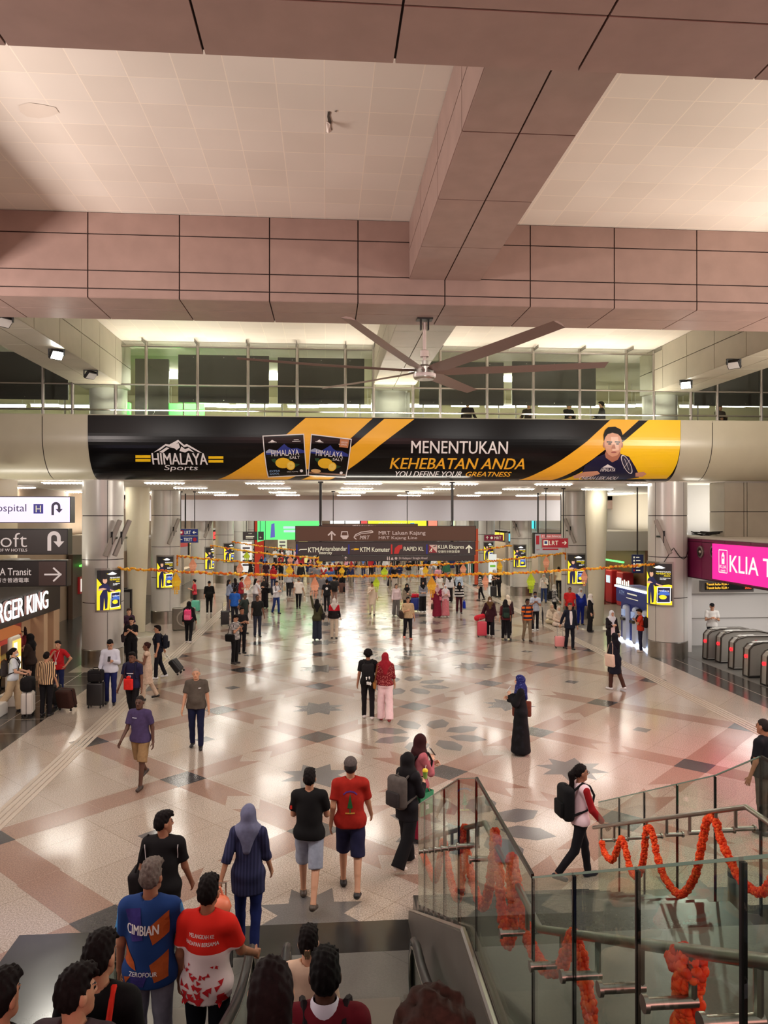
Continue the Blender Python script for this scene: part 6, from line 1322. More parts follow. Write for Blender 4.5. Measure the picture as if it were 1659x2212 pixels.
    if hk in ('short', 'long', 'bun', 'tail', 'thin', 'grey', 'curly', 'cap'):
        H = Field(HC - V3(.2, .3, .42 if hk in ('long', 'tail') else .2), HC + V3(.2, .2, .26), HH); o = {'thin': .004, 'grey': .006}.get(hk, .009)
        line = [(.030 if hk != 'thin' else -.02, (0, .62, -.78))]
        H.ell(HP(0, -.012, .030), (.0735 + o * .8, .092 + o, .088 + o * 1.6), .0, Rm, clip=[(.022, (0, .70, -.71))])
        H.ell(HP(0, -.043, -.002), (.064 + o, .058 + o, .066), .02, Rm, clip=[(.005, (0, 1, 0))])
        if hk in ('short', 'grey'): H.ell(HP(0, .018, .104), (.068, .084, .032), .02, Rm); H.ell(HP(.01, .078, .082), (.05, .022, .022), .015, Rm)
        if hk == 'curly':
            for k in range(26): a = k * 2.4; q = (k + .5) / 26; r_ = math.sqrt(1 - (q * 1.2 - .2) ** 2); H.ell(HP(.085 * r_ * math.cos(a), -.03 + .10 * r_ * math.sin(a) * (.8), .03 + .1 * (q * 1.2 - .2)), (.034, .034, .034), .01, Rm)
        if hk == 'long': H.cap(HP(0, -.055, .0), HP(0, -.085, -.17), .080, .085, .03, ((0, 1, 0), 1.4)); H.cap(HP(0, -.085, -.17), HP(0, -.09, -.34), .085, .05, .03, ((0, 1, 0), 1.6))
        if hk == 'bun': H.ell(HP(0, -.095, .06), (.042, .042, .042), .01, Rm)
        if hk == 'tail': H.cap(HP(0, -.09, .05), HP(0, -.15, -.02), .036, .045, .02); H.cap(HP(0, -.15, -.02), HP(0, -.14, -.24), .048, .028, .02)
        if lod < 2 and hk not in ('thin', 'cap'):
            X_, Y_, Z_ = H.grid((slice(None),) * 3); H.f += (.005 * np.sin(120 * X_ + 60 * Y_ + 25 * Z_ + ph) * np.sin(95 * Y_ - 60 * X_ + 40 * Z_) + .002 * np.sin(210 * X_ - 35 * Z_ + 90 * Y_)).astype(np.float32)
        mesh_of('hair', [H.surf()], [mat((20, 17, 17), .6, key='hair') if hk == 'cap' else HM], root)
        if hk == 'cap':
            H = Field(HC - .2, HC + V3(.2, .26, .24), HH); H.ell(HP(0, -.012, .034), (.090, .110, .108), 0, Rm, clip=[(-.012, (0, .12, -1))]); H.cap(HP(0, .07, .042), HP(0, .155, .03), .062, .05, .01, ((0, 0, 1), 6)); mesh_of('cap', [H.surf()], [HM], root)
    elif hk in ('hijab', 'shawl'):
        H = Field(HC - V3(.3, .3, .56), HC + V3(.3, .3, .2), max(HH, hb * .7)); dn = 1.24 if hk == 'shawl' else 1.30
        H.ell(HP(0, -.014, .016), (.092, .112, .118), 0, Rm); H.ell(HP(0, -.02, -.07), (.085, .095, .09), .03, Rm)
        H.cap(HC + V3(0, -.01, -.10), cz((0, lean, 1.40)), .088, .125, .04, ((0, 1, 0), 1.1)); H.cap(cz((-.09, lean, 1.41)), cz((.09, lean, 1.41)), .085, .085, .05)
        H.cap(cz((0, .06 + lean, 1.42)), cz((0, .115 + lean, dn)), .095, .06, .04, ((0, 1, 0), 1.4)); H.cap(cz((0, -.07 + lean, 1.42)), cz((0, -.115 + lean, dn - .02)), .105, .05, .04, ((0, 1, 0), 1.5))
        H.ell(HP(0, .095, -.012), (.053, .070, .076), 0, Rm, op='s'); H.folds(.003, ph); mesh_of('hijab', [H.surf()], [fab(hc) if isinstance(hc, tuple) else hc], root)
    if mask and lod < 3:
        H = Field(HC - .16, HC + .16, HH * .8); H.ell(HP(0, .045, -.058), (.062, .068, .048), 0, Rm, clip=[(.02, (0, -1, 0))]); mesh_of('face_mask', [H.surf()], [mat(mask, .7)], root)
    if spec and lod < 2:
        m = MB()
        for x in (-.032, .032): m.tube([HP(x + .024 * math.cos(a), .108, .008 + .018 * math.sin(a)) for a in np.linspace(0, 6.283, 13)], .0024, 5)
        m.tube([HP(-.01, .11, .012), HP(.01, .11, .012)], .002, 5)
        for x in (-1, 1): m.tube([HP(x * .056, .106, .012), HP(x * .078, .02, .012), HP(x * .078, -.02, .0)], .002, 5)
        m.build('glasses', BLACK, root)
    # --- clothes
    tm = top if not isinstance(top, tuple) else fab(top); bk, bc = bot[0], bot[1]; bmx = bc if not isinstance(bc, tuple) else fab(bc)
    hz = hem if bk not in ('robe',) else .08
    F = Field(lo, hi, hb)
    trunk(F, .012)
    for sd in (-1, 1): F.cap(cz((sd * .03, lean - .005, 1.425)), cz((sd * sw * .8, lean, 1.395)), .052, .055, .03)
    if bk != 'robe': F.cap(cz((0, lean * .6, 1.22)), cz((0, -.008, .80)), (.135 if fem else .15) * (.5 + .5 * fat), (.162 if fem else .172) * (.4 + .6 * fat), .04, ((0, 1, 0), 1.20))
    if hem < .8 and bk != 'robe':
        F.cap(cz((0, 0, .98)), cz((0, 0, hem)), .15 * fat, .20, .05, ((0, 1, 0), 1.25))
    if bk != 'robe':
        for nm in 'LR': F.cap(J[nm][0], J[nm][0] + (J[nm][1] - J[nm][0]) * .35, {'t': .094, 'wide': .105, 's': .100, 'slim': .092}.get(bk, .1) * (.6 + .4 * fat) + .016, .10, .03)
    if bk == 'robe':
        F.cap(cz((0, 0, 1.05)), V3(0, 0, .10), .145 * fat, .25, .05, ((0, 1, 0), 1.15))
        for nm in 'LR': F.cap(J[nm][0], J[nm][2], .10, .10, .06)
    cut = (hz + U) if bk != 'robe' else .05
    F.f = np.maximum(F.f, (cut - F.ax[2])[None, None, :].astype(np.float32))
    for nm in 'LR':
        sh, e, w, d2, u_ = ar[nm]
        if sl == 's': end = sh + (e - sh) * .72; F.cap(sh, end + u_ * .1, .060, .066, .04, clip=[(end, u_)])
        elif sl == 'l': F.cap(sh, e, .059, .053, .04); F.cap(e, w + d2 * .1, .053, .042, .02, clip=[(w - d2 * .015, d2)])
        elif sl == 'h': end = e + d2 * .06; F.cap(sh, e, .066, .058, .03); F.cap(e, end + d2 * .1, .058, .058, .02, clip=[(end, d2)])
        elif sl == 'w': F.cap(sh, e, .072, .075, .03); F.cap(e, w + d2 * .1, .075, .095, .03, clip=[(w - d2 * .02, d2)])
        else: F.cap(sh, sh + u_ * .05, .062, .06, .02, clip=[(sh + u_ * .04, u_)])
    F.cap(cz((0, lean * .8, 1.425)), cz((0, lean, 1.62)), .060, .075, 0, op='s')
    F.folds(.0035, ph); shirt = mesh_of('robe' if bk == 'robe' else 'shirt', [F.surf()], [tm], root)
    if bk != 'robe':
        F = Field(lo, hi, hb)
        F.cap(cz((-hw, -.01, .93)), cz((hw, -.01, .93)), .098 * fat + .008, .098 * fat + .008, .05, ((0, 1, 0), 1.05)); F.cap(cz((0, 0, .97)), cz((0, 0, 1.04)), .135 * fat, .128 * fat, .05, ((0, 1, 0), 1.32)); F.cap(cz((-.065, -.055, .91)), cz((.065, -.055, .91)), .080, .080, .05)
        for nm in 'LR':
            hip, knee, ank, t2, heel, toe = J[nm]; kd, ad = nrm(knee - hip), nrm(ank - knee)
            if bk == 't': F.cap(hip, knee, .094 * (.6 + .4 * fat), .066, .03); F.cap(knee, ank + ad * .1, .066, .056, .02, clip=[(ank + ad * .015, ad)])
            elif bk == 'wide': F.cap(hip, knee, .105, .092, .03); F.cap(knee, ank + ad * .1, .092, .105, .03, clip=[(ank + ad * .03, ad)])
            elif bk == 'slim': F.cap(hip, knee, .092, .064, .03); F.cap(knee, ank + ad * .1, .064, .048, .02, clip=[(ank - ad * .005, ad)])
            elif bk == 's': end = knee + kd * .0; F.cap(hip, end + kd * .1, .100, .092, .03, clip=[(end, kd)])
            elif bk == 'skirt': F.cap(hip, ank, .10, .09, .06)
        if bk == 'skirt':
            F.cap(cz((0, 0, .98)), V3(0, 0, .12), .14, .23, .05, ((0, 1, 0), 1.15)); F.f = np.maximum(F.f, (.09 - F.ax[2])[None, None, :].astype(np.float32))
        F.f = np.maximum(F.f, (F.ax[2] - (min(1.05, hem + .12) + U))[None, None, :].astype(np.float32)); F.folds(.003, ph + 1)
        mesh_of({'s': 'shorts', 'skirt': 'skirt'}.get(bk, 'trousers'), [F.surf()], [bmx], root)
    if lod < 3:
        for nm in 'LR':
            hip, knee, ank, t2, heel, toe = J[nm]; F = Field(np.minimum(heel, toe) - .09, np.maximum(heel, toe) + .1, max(.011, hb * .6))
            F.cap(heel + V3(0, 0, .004), toe + V3(0, 0, .002), .042, .036, .02, ((0, 0, 1), 1.08)); F.cap(ank, heel + V3(0, .03, .01), .042, .04, .02, clip=[(ank + V3(0, 0, .005), (0, 0, 1))]); mesh_of('shoe', [F.surf()], [mat(shoe, .5, key='shoe')], root)
    root['_'] = 0; del root['_']
    info = dict(root=root, ar=ar, J=J, HC=HC, U=U, shirt=shirt, s=s, cz=cz, face=face, p=p, top=top, lab=label)
    return info
def wl(info, q):      # a place in the person's own frame -> the world
    v = Vector(q) * info['s']; v.rotate(Matrix.Rotation(R(-info['face']), 3, 'Z')); return info['p'] + v
def carried(info, name, label, cat, group=None):
    t = thing(name, label, cat, info['p'], R(-info['face']), group); t.scale = (info['s'],) * 3; return t
def backpack(i, c, label, c2=None, big=1.0, front=False):
    t = carried(i, 'backpack', label, 'backpack'); U = i['U']; y = .18 if front else -.215; m0 = fab(c); sg = -1 if front else 1
    m = MB(); m.rbox((0, y, 1.18 + U), (.30 * big, .17, .43 * big), .065, 0, None, 3); m.build('bag', m0, t, smooth=True)
    m = MB(); m.rbox((0, y - sg * .10, 1.10 + U), (.23 * big, .07, .20 * big), .03, 0, None, 2); m.build('pocket', fab(c2 or tuple(int(a * .8) for a in c)), t, smooth=True)
    for sd in (-1, 1):
        m = MB(); m.tube([(sd * .09, y + sg * .08, 1.36 + U), (sd * .11, .0, 1.475 + U), (sd * .125, sg * .10, 1.43 + U), (sd * .135, sg * .165, 1.30 + U), (sd * .15, sg * .12, 1.12 + U), (sd * .14, y + sg * .05, 1.02 + U)], .018, 6); m.build('strap', m0, t, smooth=True)
    m = MB(); m.tube([(-.04, y, 1.39 + U), (-.03, y, 1.43 + U), (.03, y, 1.43 + U), (.04, y, 1.39 + U)], .009, 6); m.build('grab_handle', m0, t)
def handbag(i, c, label, hand='R', drop=.16, size=(.30, .12, .26), strap=True, cat='bag', name='handbag'):
    t = carried(i, name, label, cat); w = i['ar'][hand][2] + i['ar'][hand][3] * .10; c0 = V3(w[0], w[1], w[2] - drop - size[2] / 2)
    m = MB(); a, b, q = size; vs = []
    for zz, f in ((-q / 2, 1), (-q / 4, 1.04), (q / 4, .92), (q / 2, .80)):
        for k in range(16): an = 2 * math.pi * k / 16; sx, sy = math.cos(an), math.sin(an); e = .45; vs.append((c0[0] + b / 2 * f * math.copysign(abs(sy) ** e, sy), c0[1] + a / 2 * f * math.copysign(abs(sx) ** e, sx), c0[2] + zz))
    m.add(vs, [(j * 16 + k, j * 16 + (k + 1) % 16, j * 16 + 16 + (k + 1) % 16, j * 16 + 16 + k) for j in range(3) for k in range(16)] + [tuple(range(15, -1, -1)), tuple(range(48, 64))]); m.build('bag', fab(c), t, smooth=True)
    for sx in (-1, 1):
        m = MB(); m.tube([(c0[0] + sx * b * .3, c0[1] - a * .22, c0[2] + q / 2 - .01), (c0[0] + sx * .01, c0[1] - a * .12, w[2] - .03), (c0[0] + sx * .01, c0[1], w[2]), (c0[0] + sx * .01, c0[1] + a * .12, w[2] - .03), (c0[0] + sx * b * .3, c0[1] + a * .22, c0[2] + q / 2 - .01)], .008, 6); m.build('handle', fab(tuple(int(x * .8) for x in c)), t)
def shoulder_bag(i, c, label, side=1, size=(.32, .12, .28), zc=1.0):
    t = carried(i, 'shoulder_bag', label, 'bag'); U = i['U']; x = side * .27; a, b, q = size
    m = MB(); m.rbox((x, -.02, zc + U), (b, a, q), .04, 0, Matrix.Rotation(R(side * 6), 3, 'Y'), 3); m.build('bag', fab(c), t, smooth=True)
    m = MB(); m.tube([(x, -.12, zc + q / 2 + U - .02), (side * .20, -.07, 1.36 + U), (side * .16, .0, 1.475 + U), (side * .20, .08, 1.36 + U), (x, .10, zc + q / 2 + U - .02)], .012, 6); m.build('strap', fab(tuple(int(v * .8) for v in c)), t)
def phone(i, hand, label, c=(20, 20, 24)):
    t = carried(i, 'phone', label, 'phone'); w = i['ar'][hand][2] + i['ar'][hand][3] * .13
    m = MB(); m.rbox((w[0], w[1], w[2] + .03), (.075, .012, .15), .006, 0, Matrix.Rotation(R(35), 3, 'X')); m.build('case', mat(c, .3), t); m = MB(); m.box((w[0], w[1] - .008, w[2] + .034), (.066, .002, .135), 0, Matrix.Rotation(R(35), 3, 'X')); m.build('screen', glow((150, 170, 200), .5), t)
def suitcase(u, v, c, label, h=.62, w=.40, d=.25, rz=0, tilt=0, handle=.42, soft=False, at=None):
    p = Vector(at) if at is not None else W(u, v); t = thing('suitcase', label, 'suitcase', p, R(rz)); T = Matrix.Rotation(R(tilt), 3, 'X'); m0 = fab(c) if soft else mat(c, .35, key='suitcase')
    o = lambda q: T @ Vector(q) + Vector((0, 0, .0 + abs(math.sin(R(tilt))) * d * .5))
    m = MB(); m.rbox(o((0, 0, .06 + h / 2)), (w, d, h), .05, 0, T, 3); m.build('shell', m0, t, smooth=True); m = MB()
    for k in range(5): m.rbox(o((-w * .36 + w * .18 * k, -d / 2 - .004, .06 + h / 2)), (.03, .016, h * .82), .006, 0, T)
    m.build('rib', m0, t)
    m = MB(); m.box(o((0, 0, .06 + h / 2)), (w + .006, .012, h + .006), 0, T); m.build('zip', BLACK, t)
    if handle:
        m = MB(); m.tube([o((-w * .28, d * .3, h)), o((-w * .28, d * .3, h + handle)), o((w * .28, d * .3, h + handle)), o((w * .28, d * .3, h))], .010, 6); m.build('pull_handle', STEEL, t)
    for sx in (-1, 1):
        for sy in (-1, 1):
            m = MB(); q = o((sx * w * .38, sy * d * .34, .03)); m.cyl(q - Vector((.014, 0, 0)), q + Vector((.014, 0, 0)), .03, 10); m.build('wheel', RUBBER, t)
    return t
def back_print(i, items):
    """lettering and marks on the back (or front) of the shirt, laid on its folds"""
    me = i['shirt'].data; bv = BVHTree.FromPolygons([v.co[:] for v in me.vertices], [p.vertices[:] for p in me.polygons])
    for name, body, (xa, za, xb, zb), mm, back, bold in items:
        sg = -1 if back else 1
        if isinstance(body, str):
            vs, fs = text_shape(body, 0, 0); Q = []
            Fs = []
            for e in (-bold, 0, bold): Fs += [tuple(k + len(Q) for k in f) for f in fs]; Q += [(xa + (xb - xa) * x + e, za + (zb - za) * y) for x, y in vs]
        else:
            Q, Fs = [], []
            for pts in body: tri = tessellate_polygon([[Vector((a, b, 0)) for a, b in pts]]); Fs += [tuple(k + len(Q) for k in t_) for t_ in tri]; Q += pts
        V = []
        bm = bmesh.new(); vv = [bm.verts.new((a, 0, b)) for a, b in Q]
        for f in Fs:
            try: bm.faces.new([vv[k] for k in f])
            except ValueError: pass
        if not isinstance(body, str): bmesh.ops.subdivide_edges(bm, edges=bm.edges[:], cuts=3, use_grid_fill=True)
        for v in bm.verts:
            x = v.co.x * (1 if back else -1); h_ = bv.ray_cast(Vector((x, sg * 1.0, v.co.z + i['U'])), Vector((0, -sg, 0)))
            y = h_[0].y + sg * (.012 if isinstance(body, str) else .006) if h_[0] is not None else sg * .13
            v.co = (x, y, v.co.z + i['U'])
        me2 = bpy.data.meshes.new(name); bm.to_mesh(me2); bm.free(); me2.materials.append(mm); o = bpy.data.objects.new(name, me2); COL.objects.link(o); o.parent = i['shirt']
# ================================================================== WHO IS THERE
BLK, NVY, WHT, GRY, BEI = (26, 24, 26), (30, 34, 62), (232, 228, 226), (110, 108, 108), (196, 176, 146)
DH = (22, 17, 17)
F_ = dict(g='f')
# ---- on the moving stairs (feet on their step)
def on_step(u, v_top, Y, h): x = WY(u, v_top, Y); return (x.x, Y, x.z - h)
def esc(u, v_top, Y, h, *a, **k):
    q = on_step(u, v_top, Y, h); return person(0, 0, h, *a, at=(q[0], q[1], estep(Y) if abs(estep(Y) - q[2]) < .02 else q[2]), lod=0, **k)
i = esc(325, 1868, 6.22, 1.80, 6, 'man in a blue and orange sports jersey with white lettering on the left moving stair', top=pattern('xsplit', (32, 62, 120), (70, 140, 200), .235), bot=('t', (124, 122, 140)), hair=('grey', (104, 94, 88)), skin='c', arms='dk', hem=.84, fat=1.08, turn=8)
OJ = fab((176, 84, 40)); IND = fab((58, 50, 120))
back_print(i, [('orange_patch', [[(.02, 1.28), (.17, 1.40), (.16, 1.22), (.06, 1.16)], [(-.17, 1.16), (-.17, 1.02), (-.06, .98), (-.08, 1.04)], [(.04, 1.02), (.16, 1.10), (.17, .92), (.08, .90)], [(-.16, .92), (-.1, .94), (-.15, .87)]], (0, 0, 0, 0), OJ, 1, 0), ('violet_patch', [[(-.16, 1.40), (-.04, 1.42), (-.01, 1.2), (-.1, 1.18)], [(-.1, .96), (.04, .98), (.0, .87), (-.1, .87)]], (0, 0, 0, 0), IND, 1, 0),
               ('lettering', 'CIMBIAN', (-.145, 1.235, .10, 1.305), WH, 1, .0018), ('lettering', 'ZEROFOUR', (-.11, .945, .10, .975), WH, 1, .0006)])
i = esc(448, 1903, 6.15, 1.74, 14, 'man in a red and white polo shirt holding the rail of the left moving stair', top=pattern('zsplit', (236, 216, 218), (224, 42, 32), 1.20), bot=('t', (16, 18, 28)), hair=('short', DH), skin='c', arms='dg', hem=.82, fat=1.1, turn=-4)
random.seed(8); tr = []
for k in range(44):
    zz = .84 + (random.random() ** 1.8) * .28; xx = random.uniform(-.17, .17); r_ = .030 * (1.25 - (zz - .84) * 3); a = random.random() * 6
    tr.append([(xx + r_ * math.cos(a + j), zz + r_ * math.sin(a + j)) for j in (0, 1.6 + random.random(), 3.6 + random.random())])
back_print(i, [*[('triangle_print', [q_], (0, 0, 0, 0), fab((196, 34, 44)), 1, 0) for q_ in tr], ('lettering', 'MELANGKAH KE', (-.10, 1.315, .10, 1.345), WH, 1, .0005), ('lettering', 'HADAPAN BERSAMA', (-.13, 1.262, .13, 1.29), WH, 1, .0005)])
i = esc(212, 2030, 4.05, 1.63, 8, 'man in a black shirt with a red strap, by the left newel', top=(18, 17, 20), sl='l', hair=('short', DH), skin='b', turn=10)
t = carried(i, 'shoulder_bag', 'bag with a bright red strap over the black shirt on the left moving stair', 'bag'); m = MB(); m.tube([(.24, .02, 1.0), (.17, -.10, 1.2), (.12, -.145, 1.36), (.10, -.03, 1.475), (.10, .1, 1.4), (.2, .16, 1.1), (.26, .05, 1.0)], .016, 6); m.build('strap', fab((226, 50, 36)), t, smooth=True); m = MB(); m.rbox((.28, .02, .88), (.1, .3, .26), .04); m.build('bag', fab((120, 30, 28)), t, smooth=True)
i = esc(160, 2108, 3.68, 1.60, 8, 'person with short dark hair and pale collar low on the left stair', top=(70, 60, 66), sl='l', hair=('short', DH), skin='b', turn=35)
i = esc(-6, 2118, 3.62, 1.58, 20, 'dark-haired person cut off by the left frame edge on the moving stair', top=(40, 36, 40), hair=('short', DH), skin='b')
i = esc(666, 2014, 5.45, 1.50, 4, 'woman in a cream top with dark hair clipped up on the right moving stair', top=(226, 196, 172), sl='h', bot=('t', (60, 56, 60)), hair=('short', DH), skin='a', g='f')
t = carried(i, 'hair_clip', 'shiny clip in the dark hair of the woman in cream', 'hair clip'); m = MB(); m.rbox(i['HC'] + V3(0, -.112, -.015), (.05, .02, .06), .008); 
for sx in (-.02, 0, .02): m.cyl(i['HC'] + V3(sx, -.118, .015), i['HC'] + V3(sx * .6, -.118, -.06), .006, 6)
m.build('claw', mat((170, 150, 120), .25, .7), t)
i = esc(702, 2072, 3.75, 1.60, 2, 'man in a maroon sweater with a white collar and dark straps on the right stair', top=(104, 20, 34), sl='l', bot=('t', (20, 20, 26)), hair=('short', (16, 14, 15)), skin='e', fat=1.05)
m = MB(); m.lathe([(.075, 1.425), (.088, 1.43), (.082, 1.47), (.064, 1.50), (.060, 1.49)], n=24); m.build('collar', mat((220, 216, 232), .8), i['root'], smooth=True)
backpack(i, (34, 26, 30), 'dark backpack straps on the maroon sweater of the man with a white collar')
i = esc(585, 2092, 2.80, 1.66, 0, 'person with long glossy dark hair nearest the camera on the right moving stair', top=(40, 34, 38), sl='l', hair=('long', (24, 14, 15)), skin='b', g='f')
i = esc(938, 2176, 2.05, 1.70, 0, 'person with curly brown hair at the bottom edge of the frame', top=(60, 50, 48), hair=('curly', (52, 34, 28)), skin='b')
# ---- in the near hall
i = person(352, 2096, 1.66, 4, 'young man in a black shirt with white piping seen above the jersey', top=(22, 20, 22), bot=('t', (20, 20, 24)), skin='c', hair=('short', DH), turn=50, walk=.35, hem=.80)
back_print(i, [('piping', [[(-.185, 1.40), (-.175, 1.40), (-.165, 1.24), (-.172, 1.24)], [(.185, 1.40), (.175, 1.40), (.165, 1.24), (.172, 1.24)]], (0, 0, 0, 0), WH, 1, 0)]); shoulder_bag(i, (28, 24, 26), 'black sling bag on the young man in the black piped shirt', -1, zc=.98)
i = person(536, 2052, 1.60, 4, 'woman in a grey blue headscarf and striped navy tunic pulling a case', top=pattern('vstripe', (36, 38, 66), (50, 52, 84), 26), sl='h', bot=('slim', (24, 34, 84)), hair=('shawl', (104, 106, 132)), skin='b', g='f', hem=.70, arms='pd', walk=.3)
p = i['p']; suitcase(0, 0, (40, 38, 42), 'dark wheeled case pulled by the woman in the grey blue headscarf', .50, .36, .22, at=(p.x - .30, p.y - .42, .006)); t = thing('plastic_bag', 'orange plastic bag riding on the dark wheeled case', 'bag', (p.x - .30, p.y - .42, .58)); m = MB(); m.ball((0, 0, .13), .17, 12, 0, (1.0, .75, .8)); m.rbox((0, 0, .03), (.26, .2, .08), .03); m.tube([(-.08, 0, .24), (-.05, 0, .33), (.05, 0, .33), (.08, 0, .24)], .012, 6); m.build('bag', mat((240, 130, 96), .4), t, smooth=True)
i = person(668, 1950, 1.66, 6, 'man in a black tee and pale denim shorts walking away', top=(20, 19, 20), bot=('s', (150, 156, 172)), skin='b', hair=('short', DH), walk=.62, arms='ff', shoe=(70, 58, 48))
back_print(i, [('sleeve_mark', [[(-.25, 1.25), (-.22, 1.26), (-.22, 1.21), (-.25, 1.20)]], (0, 0, 0, 0), fab((200, 50, 40)), 1, 0)])
i = person(757, 1925, 1.71, 4, 'man in a red tee, navy shorts and grey cap walking away', top=(156, 34, 24), bot=('s', (34, 34, 62)), skin='b', hair=('cap', (84, 76, 74)), walk=.55, arms='wd', shoe=(26, 22, 22), fat=1.05)
back_print(i, [('tree_print', [[(-.035, 1.12), (.035, 1.12), (.0, 1.30)], [(-.006, 1.06), (.006, 1.06), (.006, 1.13), (-.006, 1.13)]], (0, 0, 0, 0), fab((40, 96, 50)), 1, 0), ('arc_print', [[(-.09, 1.29), (-.05, 1.325), (0, 1.335), (.05, 1.325), (.09, 1.29), (.085, 1.275), (.045, 1.307), (0, 1.316), (-.045, 1.307), (-.085, 1.275)]], (0, 0, 0, 0), fab((90, 50, 120)), 1, 0), ('mark_print', [[(-.06, 1.05), (.06, 1.05), (.06, 1.068), (-.06, 1.068)]], (0, 0, 0, 0), fab((190, 140, 60)), 1, 0)])
i = person(880, 1872, 1.56, 50, 'woman in black with a black headscarf carrying a green paper bag', top=(24, 22, 26), sl='l', bot=('wide', (20, 19, 22)), hair=('shawl', (20, 18, 20)), skin='a', g='f', hem=.74, arms='df', walk=.45, shoe=(220, 210, 200))
backpack(i, (84, 78, 74), 'grey and black backpack on the woman with the green bag', (50, 46, 46), 1.1)
t = carried(i, 'paper_bag', 'green paper shopping bag held in front of the glass stair', 'bag'); w = i['ar']['R'][2] + i['ar']['R'][3] * .1; m = MB(); m.add([(w[0] + a * .06, w[1] + b * .15, w[2] - .18 + q) for a in (-1, 1) for b in (-1, 1) for q in (-.34, 0)], [(0, 1, 3, 2), (4, 6, 7, 5), (0, 4, 5, 1), (2, 3, 7, 6), (0, 2, 6, 4)]); m.build('bag', mat((58, 150, 106), .5), t); m = MB()
for sx in (-.05, .05): m.tube([(w[0] + sx, w[1] - .07, w[2] - .18), (w[0], w[1], w[2] + .0), (w[0] + sx, w[1] + .07, w[2] - .18)], .005, 5)
m.build('handle', mat((226, 90, 110), .6), t); m = MB(); m.rbox((w[0] + .062, w[1], w[2] - .4), (.004, .07, .07), .002); m.build('emblem', WHITE, t)
t = carried(i, 'drink_cup', 'yellow lidded drink cup held above the green paper bag', 'cup'); m = MB(); m.lathe([(.0, 0), (.028, 0), (.04, .11), (0, .11)], (w[0], w[1] + .02, w[2] + .01), 16, 1); m.lathe([(.043, .11), (.043, .13), (.03, .15), (0, .15)], (w[0], w[1] + .02, w[2] + .01), 16, 0); m.build('cup', [mat((240, 214, 50), .4), mat((130, 170, 80), .4)], t, smooth=True); m = MB(); m.cyl((w[0], w[1] + .02, w[2] + .15), (w[0] + .01, w[1] + .03, w[2] + .22), .004, 6); m.build('straw', WHITE, t)
i = person(906, 1815, 1.56, 72, 'woman in a dark maroon headscarf and pink blouse holding a phone', top=(176, 96, 104), sl='l', bot=('skirt', (122, 20, 44)), hair=('hijab', (48, 18, 20)), skin='a', g='f', hem=.9, arms='fk'); phone(i, 'R', 'black phone in the hand of the woman with the maroon headscarf'); backpack(i, (26, 24, 26), 'black backpack on the woman in the pink blouse')
i = person(1252, 1902, 1.54, 84, 'woman in a red and white varsity jacket walking to the right', top=pattern('xsplit', (236, 206, 212), (150, 22, 28), .20), sl='l', bot=('slim', (20, 19, 24)), hair=('tail', DH), skin='c', g='f', walk=.62, arms='dd', spec=1, shoe=(24, 26, 44), hem=.88)
m = MB()
for zz in (.885, .905): m.lathe([(.172, zz), (.174, zz + .008), (.172, zz + .014)], (0, -.005, i['U']), 26)
m.v = [(p[0], p[1] * .80, p[2]) for p in m.v]; m.build('waist_stripe', fab((120, 24, 40)), i['shirt']); backpack(i, (20, 20, 22), 'big black backpack on the woman in the varsity jacket', None, 1.15)
i = person(1652, 1800, 1.72, 330, 'man in a dark navy shirt and grey trousers at the right frame edge', top=(18, 18, 24), bot=('t', (74, 68, 62)), hair=('thin', (40, 34, 32)), skin='c', fat=1.15, arms='dd')
i = person(303, 1698, 1.62, 195, 'man in a violet tee and khaki shorts walking towards the camera', top=(66, 54, 88), bot=('s', (140, 112, 78)), hair=('thin', (40, 34, 32)), skin='e', walk=.62, arms='dw', shoe=(50, 36, 30), turn=-5); back_print(i, [('chest_mark', [[(-0.1, 1.315), (-0.0, 1.315), (-0.0, 1.332), (-0.1, 1.332)]], (0, 0, 0, 0), fab((200, 200, 215)), 0, 0)])
i = person(424, 1617, 1.66, 178, 'bald man in a dark grey tee and navy jeans facing the camera', top=(82, 74, 66), bot=('t', (24, 28, 56)), hair=('thin', (150, 138, 128)), skin='b', walk=.22, fat=1.15); back_print(i, [('chest_mark', [[(0.06, 1.295), (0.11, 1.295), (0.11, 1.312), (0.06, 1.312)]], (0, 0, 0, 0), WH, 0, 0)])
i = person(1125, 1629, 1.58, 285, 'woman in a long black robe with a navy patterned headscarf', top=pattern('spots', (16, 16, 19), (22, 22, 28), 8), sl='w', bot=('robe', (16, 16, 20)), hair=('shawl', pattern('spots', (30, 34, 92), (70, 78, 130), 26)), skin='a', g='f', arms='kf'); shoulder_bag(i, (110, 58, 44), 'brown leather shoulder bag on the woman in the black robe', 1, (.42, .14, .34), .92); phone(i, 'L', 'phone with a pale case held by the woman in the black robe', (220, 220, 224))
i = person(795, 1552, 1.62, 3, 'person in black with a charm-hung backpack beside the red headscarf', top=(22, 20, 22), bot=('t', (24, 21, 23)), hair=('curly', DH), skin='c', walk=.3, shoe=(214, 204, 200)); backpack(i, (28, 26, 28), 'black backpack hung with white charms', (20, 18, 20), 1.05)
for k, (x, zz) in enumerate(((-.04, 1.09), (.03, 1.10), (.02, .96), (.06, .95), (-.02, .97))): t = carried(i, 'bag_charm', ['round white charm high on the black backpack', 'second white charm high on the black backpack', 'white toy charm at the foot of the black backpack', 'small white charm at the foot of the backpack', 'pale charm low on the black backpack'][k], 'charm'); m = MB(); m.ball((x, -.345 if k < 2 else -.34, zz + i['U']), .024, 8); m.ball((x, -.345, zz + i['U'] - .035), .018, 8); m.cyl((x, -.335, zz + i['U']), (x, -.325, zz + i['U'] + .04), .004, 5); m.build('charm', WHITE, t)
